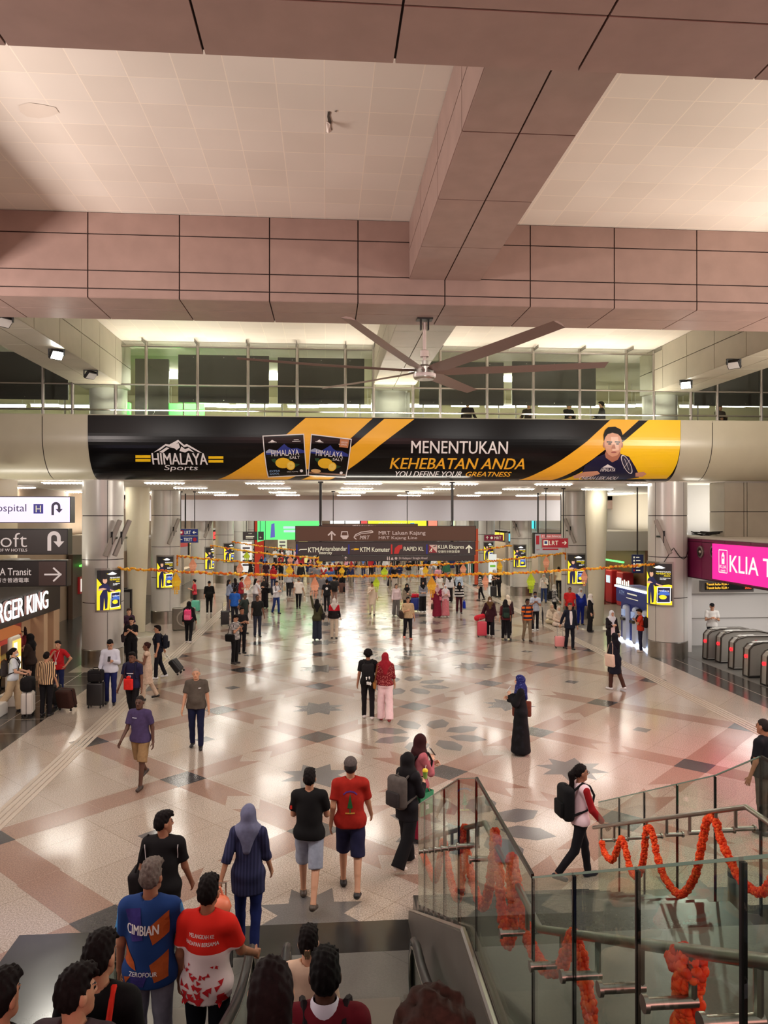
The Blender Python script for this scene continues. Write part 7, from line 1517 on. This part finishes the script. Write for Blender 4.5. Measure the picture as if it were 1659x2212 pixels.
i = person(832, 1557, 1.59, 4, 'woman in a red headscarf, spotted red blouse and white wide trousers', top=pattern('spots', (110, 22, 30), (196, 120, 110), 40), sl='h', bot=('wide', (238, 206, 208)), hair=('shawl', (142, 28, 40)), skin='b', g='f', walk=.3, hem=.90, shoe=(130, 40, 40)); shoulder_bag(i, (150, 100, 50), 'tan crossbody bag on the woman in the red headscarf', -1, (.2, .08, .18), .90)
# ---- left side
i = person(238, 1522, 1.64, 172, 'man in a white shirt and navy trousers looking at a phone beside a tall case', top=(206, 208, 222), sl='l', bot=('t', (28, 34, 84)), hair=('short', DH), skin='b', nod=22, arms='fd', spec=1, walk=.15, fat=1.08); phone(i, 'L', 'phone held by the man in the white shirt', (30, 30, 34))
m = MB(); m.lathe([(.150, .975 + i['U']), (.152, 1.01 + i['U'])], (0, 0, 0), 24); m.v = [(p[0] * 1.06, p[1] * .86, p[2]) for p in m.v]; m.build('belt', mat((40, 28, 22), .4), i['root'])
suitcase(207, 1528, (28, 26, 28), 'tall black case with a bag on it beside the man in white', .58, .40, .26, 175); p = W(207, 1528); t = thing('cabin_bag', 'small black bag set on top of the tall black case', 'bag', (p.x, p.y, .65)); m = MB(); m.rbox((0, 0, .15), (.38, .24, .30), .06, 0, None, 3); m.rbox((0, -.13, .12), (.28, .05, .18), .02); m.build('bag', fab((26, 24, 26)), t, smooth=True); m = MB(); m.tube([(-.07, 0, .29), (-.05, 0, .35), (.05, 0, .35), (.07, 0, .29)], .012, 6); m.build('handle', fab((20, 18, 20)), t)
i = person(286, 1562, 1.64, 192, 'man in a navy sports shirt with a red drawstring bag on his front', top=(34, 32, 62), bot=('t', (24, 22, 26)), hair=('short', DH), skin='d', arms='wd', walk=.35, spec=1); back_print(i, [('lettering', 'V3', (-.04, 1.13, .03, 1.18), WH, 0, .003), ('chest_mark', [[(-0.09, 1.213), (0.09, 1.213), (0.09, 1.231), (-0.09, 1.231)]], (0, 0, 0, 0), WH, 0, 0)]); backpack(i, (30, 30, 52), 'navy backpack on the man in the sports shirt')
t = carried(i, 'drawstring_bag', 'red drawstring bag hanging on the navy sports shirt', 'bag'); m = MB(); m.rbox((0, .21, .98 + i['U']), (.23, .07, .27), .03, 0, None, 3); m.ball((0, .21, 1.14 + i['U']), .045, 8, 0, (1.3, .6, 1)); m.build('bag', fab((212, 44, 38)), t, smooth=True); m = MB()
for sx in (-1, 1): m.tube([(sx * .09, .2, 1.1 + i['U']), (sx * .12, .17, 1.3 + i['U']), (sx * .12, .06, 1.46 + i['U'])], .008, 5)
m.build('cord', fab((60, 30, 34)), t)
i = person(318, 1512, 1.50, 262, 'woman in a beige sleeveless dress walking left past the big column', top=(196, 170, 150), sl='n', bot=('t', (190, 166, 146)), hair=('bun', (48, 24, 22)), skin='d', g='f', hem=.5, arms='fd', walk=.4, shoe=(30, 24, 24))
i = person(342, 1466, 1.56, 262, 'man in a navy jacket and striped track trousers pulling a small case', top=(24, 26, 40), sl='s', bot=('t', (22, 22, 30)), hair=('short', DH), skin='b', arms='dp', walk=.3, spec=1, shoe=(220, 220, 220)); backpack(i, (26, 28, 38), 'navy backpack on the man pulling a small case'); suitcase(392, 1458, (26, 26, 28), 'small black case tilted behind the man in the navy jacket', .44, .34, .2, 82, -38, .5)
i = person(284, 1440, 1.56, 178, 'woman in a black top looking at a phone beside the left column', top=(26, 24, 28), bot=('wide', (24, 23, 26)), hair=('bun', DH), skin='a', g='f', arms='kk', nod=24, hem=.96); phone(i, 'R', 'phone held by the woman in black beside the left column'); shoulder_bag(i, (44, 36, 40), 'dark shoulder bag on the woman in black beside the left column', 1)
i = person(278, 1414, 1.58, 150, 'person in a dark purple top standing behind the woman with the phone', top=(58, 36, 52), bot=('t', (30, 26, 30)), hair=('short', (70, 50, 44)), skin='a', g='f')
i = person(28, 1538, 1.57, 72, 'woman in a white tee, cargo trousers and face mask pushing a white case', top=(214, 222, 232), bot=('wide', (200, 178, 146)), hair=('tail', DH), skin='a', g='f', mask=(200, 214, 226), arms='qq', walk=.55, shoe=(60, 60, 66)); backpack(i, (50, 44, 44), 'dark backpack on the woman with the face mask')
suitcase(60, 1546, (222, 216, 206), 'white case with a black bag on it at the left edge', .52, .38, .26, 100); p = W(60, 1546); t = thing('cabin_bag', 'soft black bag resting on the white case', 'bag', (p.x, p.y, .59)); m = MB(); m.rbox((0, 0, .18), (.30, .36, .36), .10, 0, None, 3); m.build('bag', fab((30, 28, 30)), t, smooth=True); m = MB(); m.tube([(0, -.08, .34), (0, -.05, .42), (0, .05, .42), (0, .08, .34)], .012, 6); m.build('handle', fab((24, 22, 24)), t)
i = person(100, 1546, 1.52, 8, 'woman in a cream shirt with brown vertical stripes seen from behind', top=pattern('vstripe', (226, 190, 146), (60, 44, 40), 22), sl='h', bot=('t', (26, 24, 28)), hair=('bun', DH), skin='b', g='f', fat=1.22, hem=.86)
i = person(126, 1508, 1.50, 188, 'man in a red shirt with a lanyard and a hand at his mouth', top=(176, 28, 34), bot=('t', (30, 36, 76)), hair=('short', DH), skin='b', arms='oh'); m = MB(); m.tube([(-.07, .08, 1.44), (-.02, .16, 1.2), (.0, .165, 1.12), (.02, .16, 1.2), (.07, .08, 1.44)], .006, 5); m.rbox((0, .168, 1.08), (.06, .006, .09), .003); m.build('lanyard', mat((220, 216, 206), .5), i['root'])
suitcase(147, 1534, (58, 34, 28), 'brown soft trolley bag leaning on the dark floor edge', .46, .42, .28, 160, -14, 0, True); suitcase(116, 1526, (30, 28, 30), 'black case between the striped shirt and the brown bag', .5, .34, .24, 170, 0, .3)
i = person(66, 1500, 1.62, 282, 'person in a dark brown jacket with a black headscarf reaching to the left', top=(52, 40, 36), sl='l', bot=('t', (34, 28, 28)), hair=('hijab', (18, 16, 18)), skin='b', g='f', arms='fr')
i = person(38, 1484, 1.62, 100, 'man in a maroon tee with a cap by the order kiosk', top=(110, 30, 36), bot=('t', (34, 28, 30)), hair=('cap', (50, 40, 42)), skin='b', arms='ff'); i = person(50, 1478, 1.64, 240, 'woman with long dark hair by the lit order kiosk', top=(100, 28, 34), bot=('t', (34, 28, 30)), hair=('long', (34, 16, 18)), skin='a', g='f')
i = person(-4, 1490, 1.66, 90, 'person in dark clothes cut off at the left edge by the counter', top=(46, 32, 32), sl='l', bot=('t', (34, 28, 30)), hair=('short', DH), skin='b', arms='fr')
# ---- middle distance, left of the centre
def P(*a, **k): return person(*a, **k)
i = P(408, 1389, 1.56, 4, 'person in black with a bright pink backpack walking away', top=(24, 21, 24), sl='l', bot=('t', (20, 19, 22)), hair=('hijab', (18, 17, 18)), skin='b', g='f', fat=1.2, walk=.3, shoe=(210, 200, 200)); backpack(i, (226, 74, 124), 'bright pink backpack on the person in black', (236, 110, 150))
i = P(452, 1326, 1.58, 170, 'man in loose black clothes and a black cap by the steel panel', top=(20, 19, 20), sl='h', bot=('t', (20, 19, 20)), hair=('cap', (18, 17, 18)), skin='b', fat=1.2, shoe=(226, 222, 216))
i = P(420, 1318, 1.55, 262, 'woman in a red tee near the dark ticket opening', top=(206, 60, 74), bot=('t', (40, 38, 44)), hair=('bun', DH), skin='a', g='f', arms='ff'); suitcase(423, 1322, (110, 206, 180), 'mint green case beside the woman in the red tee', .52, .4, .24, 170)
i = P(508, 1434, 1.58, 120, 'man in a white striped tee with a black bag looking at a phone', top=pattern('hstripe', (222, 218, 214), (60, 56, 60), 22), bot=('t', (22, 21, 24)), hair=('short', DH), skin='b', arms='kk', nod=20, shoe=(60, 56, 56)); shoulder_bag(i, (24, 22, 24), 'black leather bag on the man in the striped tee', 1, (.36, .14, .26), .94); phone(i, 'L', 'phone held by the man in the striped tee')
i = P(522, 1412, 1.60, 150, 'man in black right behind the striped tee', top=(26, 24, 26), bot=('t', (22, 20, 24)), hair=('short', DH), skin='c', arms='ff')
i = P(528, 1370, 1.64, 120, 'man in a dark green polo beside the trolley case', top=(40, 48, 46), bot=('t', (28, 28, 34)), hair=('grey', (80, 76, 74)), skin='d', arms='oo', fat=1.1)
i = P(556, 1376, 1.66, 160, 'tall man in a black polo standing straight left of the centre', top=(28, 28, 28), bot=('t', (44, 46, 60)), hair=('thin', (60, 54, 50)), skin='d', fat=1.05)
i = P(507, 1350, 1.62, 8, 'man in a bright blue shirt with a black trolley', top=(40, 92, 180), bot=('t', (34, 34, 42)), hair=('short', DH), skin='c', fat=1.1); suitcase(486, 1352, (40, 38, 40), 'black trolley case beside the bright blue shirt', .6, .36, .24, 10)
i = P(494, 1322, 1.60, 60, 'woman in a pale blue grey blouse beside the red top', top=(140, 150, 176), sl='l', bot=('t', (88, 78, 92)), hair=('long', (34, 26, 26)), skin='b', g='f', arms='ff')
i = P(508, 1316, 1.58, 330, 'woman in a dark patterned top between the blue grey blouse and the red top', top=pattern('spots', (30, 30, 40), (150, 150, 170), 20), sl='l', bot=('t', (40, 38, 44)), hair=('long', (30, 22, 22)), skin='a', g='f')
i = P(521, 1318, 1.66, 90, 'man in a red shirt behind the pink lantern on the left', top=(150, 40, 50), bot=('t', (60, 50, 60)), hair=('short', DH), skin='b', arms='ff', fat=1.1)
i = P(597, 1326, 1.60, 140, 'man in a white shirt, blue jeans and dark backpack left of the centre', top=(214, 212, 220), sl='l', bot=('t', (38, 54, 110)), hair=('short', DH), skin='a', arms='ff', walk=.3); backpack(i, (40, 40, 50), 'dark backpack on the man in white and jeans')
i = P(572, 1314, 1.58, 200, 'woman in black holding a beige coat and black bag', top=(34, 30, 32), sl='l', bot=('wide', (26, 24, 28)), hair=('shawl', (40, 34, 34)), skin='a', g='f', arms='ff'); shoulder_bag(i, (20, 18, 20), 'black bag on the woman with the beige coat', -1)
i = P(552, 1316, 1.56, 50, 'woman in a white top with long black hair and grey trousers', top=(226, 222, 228), sl='l', bot=('wide', (130, 126, 134)), hair=('long', DH), skin='a', g='f', arms='hh')
i = P(645, 1316, 1.62, 6, 'man in a white tee and black trousers walking away with a bag', top=(226, 216, 208), bot=('slim', (24, 23, 26)), hair=('thin', (120, 110, 104)), skin='b', walk=.5, fat=1.1); handbag(i, (214, 198, 176), 'pale paper bag in the hand of the man in the white tee', 'R')
i = P(624, 1288, 1.62, 5, 'person in a pale grey shirt with a paper bag below the yellow lantern', top=(176, 178, 186), sl='l', bot=('t', (30, 28, 32)), hair=('short', DH), skin='b', walk=.3); handbag(i, (206, 176, 140), 'brown paper bag carried by the pale grey shirt', 'L')
i = P(685, 1382, 1.56, 3, 'woman in an olive top and black headscarf raising her left arm', top=(62, 60, 40), sl='l', bot=('wide', (42, 46, 58)), hair=('shawl', (20, 18, 18)), skin='b', g='f', arms='ud', hem=.8); shoulder_bag(i, (30, 26, 26), 'black bag on the woman raising her arm', 1)
i = P(722, 1380, 1.56, 4, 'person in a red and black jacket with beige trousers', top=pattern('zsplit', (30, 24, 26), (176, 28, 40), 1.20), sl='l', bot=('t', (206, 188, 168)), hair=('hijab', (206, 196, 190)), skin='b', g='f', walk=.25)
i = P(706, 1322, 1.60, 3, 'person in black with a round white print on the back', top=(30, 28, 32), sl='s', bot=('t', (34, 30, 34)), hair=('short', DH), skin='b', walk=.3); back_print(i, [('round_print', [[(.07 * math.cos(a), 1.25 + .07 * math.sin(a)) for a in np.linspace(0, 6, 14)]], (0, 0, 0, 0), WH, 1, 0)])
i = P(722, 1312, 1.62, 5, 'person in brown trousers with a big dark backpack ahead of the red jacket', top=(60, 54, 54), bot=('slim', (150, 120, 110)), hair=('short', DH), skin='b', walk=.35); backpack(i, (40, 38, 38), 'big dark backpack ahead of the red jacket', None, 1.2)
i = P(694, 1306, 1.62, 4, 'person in a grey hoodie behind the pink lantern in the middle', top=(120, 118, 122), sl='l', bot=('t', (190, 184, 182)), hair=('short', DH), skin='b')
i = P(740, 1282, 1.60, 3, 'person in black wheeling a brown case near the centre', top=(26, 26, 30), bot=('t', (24, 24, 28)), hair=('short', DH), skin='b', walk=.3); suitcase(739, 1282, (90, 54, 44), 'brown case near the centre of the hall', .6, .4, .25)
i = P(711, 1284, 1.62, 2, 'person in a blue shirt under the dark hanging sign', top=(70, 96, 150), bot=('t', (40, 40, 46)), hair=('short', DH), skin='b', walk=.3)
i = P(650, 1270, 1.64, 4, 'man in a black jacket with grey trousers walking away left of the sign', top=(36, 34, 34), sl='l', bot=('t', (84, 84, 90)), hair=('short', DH), skin='b', walk=.35)
i = P(575, 1265, 1.64, 5, 'person in a dark maroon top left of the yellow lantern', top=(56, 30, 38), bot=('t', (50, 30, 34)), hair=('short', DH), skin='c')
i = P(593, 1262, 1.58, 180, 'woman in a black headscarf and white trousers near the red panel', top=(40, 32, 36), sl='l', bot=('wide', (206, 200, 196)), hair=('shawl', (26, 22, 24)), skin='a', g='f', arms='ff')
i = P(541, 1262, 1.66, 60, 'man in a black jacket over white trousers near the fourth left column', top=(34, 34, 36), sl='l', bot=('t', (200, 200, 200)), hair=('short', DH), skin='b', arms='fd')
# ---- middle distance, centre and right
i = P(804, 1329, 1.60, 184, 'man in a long cream tunic walking towards the camera', top=(224, 204, 184), sl='l', bot=('t', (226, 210, 192)), hair=('short', DH), skin='c', hem=.55, walk=.3, arms='dk')
i = P(856, 1331, 1.54, 176, 'woman in a pale pink top and grey trousers', top=(236, 216, 222), sl='l', bot=('wide', (112, 108, 106)), hair=('long', DH), skin='a', g='f', walk=.25)
i = P(879, 1332, 1.56, 182, 'woman in a black headscarf and taupe jacket with a red bag and blue case', top=(150, 138, 124), sl='l', bot=('wide', (34, 30, 32)), hair=('shawl', (22, 20, 22)), skin='a', g='f', arms='fd'); suitcase(896, 1320, (34, 52, 130), 'blue case with a red bag on it near the beige shirt', .62, .42, .26, 160); p = W(896, 1320); t = thing('red_bag', 'red bag lying on the blue case', 'bag', (p.x, p.y, .69)); m = MB(); m.rbox((0, 0, .09), (.42, .24, .18), .06, 0, None, 3); m.build('bag', fab((206, 38, 60)), t, smooth=True); m = MB(); m.tube([(-.1, 0, .17), (-.06, 0, .25), (.06, 0, .25), (.1, 0, .17)], .012, 5); m.build('handle', fab((150, 28, 44)), t)
i = P(881, 1381, 1.64, 174, 'man in a beige shirt and black trousers walking towards the camera', top=(190, 162, 128), sl='h', bot=('t', (26, 25, 30)), hair=('short', DH), skin='b', walk=.35, arms='df', shoe=(226, 120, 100), fat=1.1); shoulder_bag(i, (60, 46, 42), 'dark brown shoulder bag on the man in the beige shirt', 1, (.36, .14, .32))
i = P(913, 1322, 1.54, 170, 'woman in a grey jacket with a black headscarf, arms folded', top=(142, 144, 156), sl='l', bot=('wide', (30, 28, 32)), hair=('hijab', (20, 18, 20)), skin='a', g='f', arms='cc', shoe=(226, 222, 220))
i = P(944, 1333, 1.56, 184, 'woman in a long maroon robe and pale pink headscarf', top=(124, 30, 52), sl='w', bot=('robe', (124, 30, 52)), hair=('shawl', (212, 176, 182)), skin='a', g='f', arms='fd'); handbag(i, (70, 50, 44), 'brown handbag with the woman in the maroon robe', 'R', .1)
i = P(962, 1333, 1.52, 180, 'woman in a white headscarf holding a pink bag before her', top=(222, 190, 196), sl='l', bot=('skirt', (206, 120, 130)), hair=('shawl', (226, 222, 228)), skin='a', g='f', arms='ff', shoe=(230, 226, 224)); shoulder_bag(i, (226, 120, 140), 'pink bag held by the woman in the white headscarf', 1, (.3, .14, .26), 1.02)
i = P(992, 1325, 1.54, 182, 'woman in a black and white striped jumper with a black headscarf', top=pattern('hstripe', (226, 222, 222), (26, 24, 26), 6.5), sl='l', bot=('t', (70, 26, 36)), hair=('shawl', (20, 18, 20)), skin='a', g='f', walk=.2); handbag(i, (30, 50, 170), 'bright blue shopping bag with the striped jumper', 'L', .12, (.36, .14, .36))
i = P(971, 1300, 1.56, 178, 'woman in a white top with a black headscarf behind the striped jumper', top=(226, 222, 226), sl='l', bot=('wide', (40, 34, 36)), hair=('shawl', (30, 24, 26)), skin='a', g='f')
i = P(991, 1296, 1.56, 182, 'person in a pale blue top behind the striped jumper', top=(190, 206, 226), sl='l', bot=('t', (60, 56, 64)), hair=('short', DH), skin='a', g='f'); shoulder_bag(i, (40, 34, 40), 'dark bag on the person in the pale blue top', 1)
i = P(950, 1302, 1.56, 178, 'woman in a white tee with a crossed strap behind the maroon robe', top=(226, 220, 214), bot=('t', (70, 60, 60)), hair=('long', (40, 30, 28)), skin='a', g='f'); shoulder_bag(i, (40, 34, 36), 'dark bag on the woman in the white tee', -1, (.22, .08, .2))
i = P(1058, 1374, 1.56, 184, 'woman in a brown headscarf and dark plum robe with a red case', top=(58, 28, 36), sl='w', bot=('wide', (30, 28, 34)), hair=('shawl', (98, 72, 44)), skin='a', g='f', hem=.62, arms='dp', mask=(214, 200, 196), walk=.2, shoe=(230, 226, 222)); suitcase(1041, 1376, (206, 66, 84), 'red case beside the brown headscarf', .56, .38, .25, 176, 0, .2); p = W(1039, 1374); t = thing('red_bag', 'red duffel bag on top of the red case', 'bag', (p.x, p.y, .63)); m = MB(); m.rbox((-.05, 0, .12), (.46, .22, .22), .09, 0, Matrix.Rotation(R(-16), 3, 'Y'), 3); m.build('bag', fab((196, 40, 54)), t, smooth=True)
i = P(1092, 1383, 1.56, 6, 'person in a patterned top with a dark backpack seen from behind, beside the brown headscarf', top=pattern('check', (110, 40, 44), (40, 26, 32), 18), sl='h', bot=('t', (22, 20, 24)), hair=('shawl', (24, 20, 22)), skin='b', g='f', walk=.35, shoe=(226, 220, 180)); backpack(i, (30, 38, 36), 'dark green backpack on the person in the patterned top', (40, 60, 50))
i = P(1097, 1372, 1.60, 4, 'person in a cream headscarf just beyond the dark green backpack', top=(60, 40, 44), sl='l', bot=('t', (30, 26, 30)), hair=('shawl', (220, 206, 186)), skin='a', g='f')
i = P(1139, 1386, 1.62, 172, 'man in an orange and navy striped tee', top=pattern('hstripe', (232, 112, 40), (40, 38, 60), 6), bot=('t', (132, 116, 96)), hair=('short', DH), skin='d', walk=.3, arms='wd', shoe=(50, 40, 36)); backpack(i, (40, 36, 40), 'dark backpack behind the orange striped tee')
i = P(1156, 1362, 1.60, 186, 'man in a white checked tee holding a closed umbrella', top=pattern('check', (206, 212, 226), (160, 170, 190), 14), bot=('t', (32, 30, 36)), hair=('short', DH), skin='c', mask=(60, 70, 110), arms='kk', shoe=(220, 216, 214)); t = carried(i, 'umbrella', 'closed dark umbrella beside the white checked tee', 'umbrella'); m = MB(); m.tube([(-.30, .12, .95), (-.31, .12, .80), (-.32, .12, .40), (-.33, .12, .05)], .03, 8, rs=[.012, .04, .03, .006]); m.build('canopy', fab((40, 36, 38)), t, smooth=True); m = MB(); m.tube([(-.30, .12, .95), (-.30, .12, 1.03), (-.27, .12, 1.05)], .01, 6); m.build('handle', BLACK, t)
i = P(1197, 1336, 1.58, 100, 'woman in a black and white checked shirt with a pale headscarf', top=pattern('check', (222, 220, 216), (34, 34, 38), 12), sl='l', bot=('slim', (26, 26, 30)), hair=('hijab', (190, 184, 172)), skin='a', g='f', walk=.5, shoe=(226, 222, 220)); backpack(i, (30, 28, 30), 'black backpack on the black and white checked shirt')
i = P(1231, 1352, 1.68, 200, 'bald man in a red tee behind the man in the suit', top=(190, 34, 34), bot=('t', (40, 40, 46)), hair=('thin', (60, 50, 46)), skin='c', fat=1.15)
i = P(1231, 1403, 1.66, 178, 'man in a dark suit and white shirt pulling a pink case', top=(26, 30, 46), sl='l', bot=('t', (26, 28, 38)), hair=('grey', (70, 64, 62)), skin='b', walk=.2, arms='dp', hem=.78); back_print(i, [('shirt_front', [[(-.045, 1.42), (.045, 1.42), (.06, 1.2), (.03, .92), (-.03, .92), (-.06, 1.2)]], (0, 0, 0, 0), WH, 0, 0)]); suitcase(1209, 1400, (232, 150, 150), 'small pink case beside the man in the suit', .38, .36, .24, 172, 0, .5)
i = P(1321, 1420, 1.58, 176, 'woman in a white headscarf and open black jacket near the cash machines', top=(34, 30, 34), sl='l', bot=('t', (28, 26, 30)), hair=('shawl', (220, 224, 234)), skin='a', g='f', hem=.78, arms='df'); back_print(i, [('blouse_front', [[(-.07, 1.36), (.07, 1.36), (.08, .84), (-.08, .84)]], (0, 0, 0, 0), fab((236, 214, 214)), 0, 0)])
i = P(1329, 1490, 1.56, 330, 'person in a long dark coat walking away with a beige tote and a black bag', top=(28, 28, 40), sl='l', bot=('t', (74, 46, 38)), hair=('hijab', (22, 20, 28)), skin='b', g='f', hem=.5, walk=.35, shoe=(226, 222, 222)); shoulder_bag(i, (226, 196, 178), 'beige tote bag on the person in the long dark coat', -1, (.32, .12, .38), .92); handbag(i, (24, 22, 24), 'black travel bag in the right hand of the long dark coat', 'R', .08, (.42, .2, .28))
i = P(1383, 1408, 1.50, 290, 'youth in an orange red tee and jeans leaning by the cash machine', top=(206, 60, 40), bot=('t', (44, 46, 70)), hair=('short', DH), skin='b', arms='kk', nod=24, shoe=(220, 206, 200)); backpack(i, (40, 30, 32), 'dark backpack on the youth by the cash machine'); phone(i, 'R', 'phone held by the youth by the cash machine')
i = person(0, 0, 1.66, 200, 'guard in a white uniform shirt and black cap behind the ticket gates', top=(226, 222, 216), bot=('t', (30, 30, 36)), hair=('cap', (22, 22, 26)), skin='b', arms='ff', at=(WY(1538, 1325, 26.2).x, 26.2, .004))
i = P(1275, 1365, 1.56, 120, 'woman in black with a white headscarf by the tapered right column', top=(30, 27, 30), sl='l', bot=('wide', (28, 26, 28)), hair=('shawl', (226, 216, 206)), skin='a', g='f', hem=.6)
i = P(1254, 1350, 1.60, 180, 'person in bright blue overalls behind the man in the suit', top=(28, 44, 140), sl='l', bot=('t', (28, 44, 140)), hair=('hijab', (200, 200, 206)), skin='b', fat=1.25)
i = P(1038, 1297, 1.58, 290, 'woman in a striped black and white top beside the orange pole', top=pattern('hstripe', (40, 38, 40), (214, 208, 206), 9), sl='l', bot=('slim', (26, 24, 28)), hair=('shawl', (20, 18, 20)), skin='a', g='f', walk=.3)
i = P(1068, 1288, 1.58, 250, 'person in black arms folded before the standing advert', top=(34, 28, 30), bot=('t', (26, 24, 26)), hair=('hijab', (206, 196, 190)), skin='b', g='f', arms='cc'); i = P(1078, 1290, 1.66, 265, 'man in black standing with a dark case by the third right column', top=(28, 26, 28), bot=('t', (24, 22, 26)), hair=('short', DH), skin='b', arms='ff', fat=1.1); suitcase(1066, 1290, (40, 38, 42), 'dark case beside the two waiting people', .6, .36, .24)
i = P(1175, 1302, 1.58, 190, 'person in a white jumper and jeans by the ticket machines', top=(222, 214, 206), sl='l', bot=('t', (50, 66, 110)), hair=('hijab', (190, 180, 170)), skin='a', g='f', arms='fd', walk=.3); i = P(1207, 1284, 1.66, 4, 'man in a white shirt and dark trousers at the ticket machines', top=(210, 196, 176), bot=('t', (34, 32, 36)), hair=('short', DH), skin='b')
i = P(1180, 1284, 1.60, 10, 'person in a grey tee at the ticket machines behind the pink lantern', top=(110, 108, 110), bot=('t', (40, 40, 50)), hair=('short', DH), skin='b')
# two people sitting on the floor near the tapered column
def sitter(u, v, label, top, hijab, lapc):
    p = W(u, v); t = thing('person', label, 'person', p); F = Field((-.4, -.45, 0), (.4, .45, .95), .02)
    F.cap((0, 0, .14), (0, 0, .34), .16, .14, .05); F.cap((0, 0, .34), (0, -.02, .50), .14, .13, .05); F.cap((-.13, -.02, .54), (.13, -.02, .54), .06, .06, .04); F.cap((0, 0, .56), (0, 0, .66), .05, .05, .02); F.ell((0, -.02, .74), (.072, .09, .11), .02)
    for s in (-1, 1): F.cap((s * .1, 0, .12), (s * .28, -.26, .12), .09, .07, .03); F.cap((s * .28, -.26, .10), (-s * .02, -.34, .07), .065, .05, .02); F.cap((s * .17, -.02, .52), (s * .24, -.1, .30), .045, .04, .02); F.cap((s * .24, -.1, .30), (s * .08, -.26, .24), .04, .03, .02); F.cap((s * .08, -.26, .24), (s * .03, -.32, .22), .03, .02, .01)
    mesh_of('body', [F.surf()], [skinm(SKIN['a'])], t)
    F = Field((-.4, -.45, .0), (.4, .4, .75), .02); F.cap((0, 0, .14), (0, 0, .34), .18, .16, .05); F.cap((0, 0, .34), (0, -.02, .50), .16, .145, .05); F.cap((-.13, -.02, .54), (.13, -.02, .54), .075, .075, .04)
    for s in (-1, 1): F.cap((s * .17, -.02, .52), (s * .24, -.1, .30), .062, .058, .03); F.cap((s * .24, -.1, .30), (s * .09, -.25, .245), .058, .045, .02)
    mesh_of('shirt', [F.surf()], [fab(top)], t)
    F = Field((-.45, -.5, 0), (.45, .3, .4), .02)
    for s in (-1, 1): F.cap((s * .1, 0, .13), (s * .28, -.26, .13), .108, .09, .04); F.cap((s * .28, -.26, .11), (-s * .0, -.33, .08), .085, .07, .02)
    mesh_of('trousers', [F.surf()], [fab(lapc)], t)
    F = Field((-.25, -.25, .4), (.25, .25, .95), .015); F.ell((0, -.005, .755), (.09, .11, .12), .02); F.cap((0, 0, .66), (0, -.02, .56), .09, .13, .04); F.cap((0, -.09, .56), (0, -.12, .44), .09, .05, .03); F.ell((0, -.115, .735), (.052, .07, .075), 0, op='s'); mesh_of('hijab', [F.surf()], [fab(hijab)], t)
sitter(1207, 1352, 'person in a pale headscarf sitting on the floor beside the checked shirt', (214, 190, 170), (206, 190, 176), (226, 206, 190)); sitter(1192, 1346, 'person sitting on the floor nearer the umbrella, dressed in cream', (222, 206, 186), (180, 160, 140), (206, 190, 160))
# ---- gallery figures
for u, v, h_, tp, fc, lb_ in ((1300, 868, 1.66, (24, 22, 24), 300, 'person in black leaning on the gallery rail behind the banner portrait'), (1010, 872, 1.62, (30, 28, 30), 20, 'dark figure behind the gallery glass right of the central column'), (1142, 874, 1.60, (60, 52, 44), 200, 'figure seated low behind the gallery glass near the brown board'), (1228, 874, 1.60, (40, 38, 38), 160, 'dark figure behind the lower edge of the right boards'), (1555, 880, 1.60, (96, 88, 80), 170, 'grey figure behind the gallery glass on the far right')):
    q = WY(u, v, 27.0); person(0, 0, h_, fc, lb_, top=tp, sl='l', bot=('t', (26, 24, 26)), hair=('short', DH), skin='b', arms='fr', at=(q.x, 27.0, 7.302), lod=2)
# ---- the crowd at the far end
random.seed(42)
tops = [('black', (30, 27, 30)), ('white', (226, 222, 220)), ('grey', (128, 126, 130)), ('navy', (40, 46, 84)), ('red', (176, 40, 48)), ('pink', (222, 160, 172)), ('beige', (200, 180, 154)), ('blue', (84, 120, 180)), ('maroon', (110, 36, 50)), ('green', (60, 110, 84)), ('yellow', (226, 186, 70)), ('brown', (110, 80, 60))]
far = []
for k in range(150):
    if k < 44: u, v = 575 + (k * 37.7) % 455 + random.uniform(-8, 8), 1226 + (k * 5.3) % 20
    elif k < 112: u, v = 590 + (k * 51.3) % 440 + random.uniform(-6, 6), 1216 + (k * 3.1) % 12
    else: u, v = random.choice((random.uniform(560, 790), random.uniform(830, 1030))), random.uniform(1246, 1282)
    far.append((u, v))
far.sort(key=lambda q: -q[1]); seen = {}
placed = []
for k, (u, v) in enumerate(far):
    w = W(u, v)
    if any(math.hypot(w.x - cx, w.y - cy_) < 1.15 for cx in (xl, xr) for cy_ in ROWS) or any(math.hypot(w.x - a, w.y - b) < .6 for a, b in placed) or not -9.4 < w.x < 14.2: continue
    placed.append((w.x, w.y))
    cn, c = random.choice(tops[:4] + tops); fem = random.random() < .5; away = random.random() < .5
    hj = fem and random.random() < .7; hcn, hc = random.choice(tops)
    bot = random.choice((('t', (30, 28, 32)), ('t', (44, 54, 90)), ('wide', (40, 36, 40)), ('t', (150, 140, 126)), ('wide', (196, 186, 176))))
    where = ('left of the green screen' if u < 575 else 'under the green screen' if u < 690 else 'under the big sign' if u < 830 else 'right of the big sign' if u < 1015 else 'by the orange pole')
    lbl = 'person in %s top%s, far crowd %s' % (cn, ' and %s headscarf' % hcn if hj else '', where)
    seen.setdefault(lbl, []).append(k)
    person(u, v, random.uniform(1.5, 1.62) if fem else random.uniform(1.62, 1.74), random.uniform(-25, 25) + (0 if away else 180), lbl, top=c, sl=random.choice('ssl'), bot=bot, hair=('shawl', hc) if hj else ('long', DH) if fem else ('short', DH), skin=random.choice('abbc'), g='f' if fem else 'm', walk=random.choice((0, .2, .35)), arms=random.choice(('dd', 'df', 'fd', 'dd', 'ff')), lod=3, group='people of the far crowd')
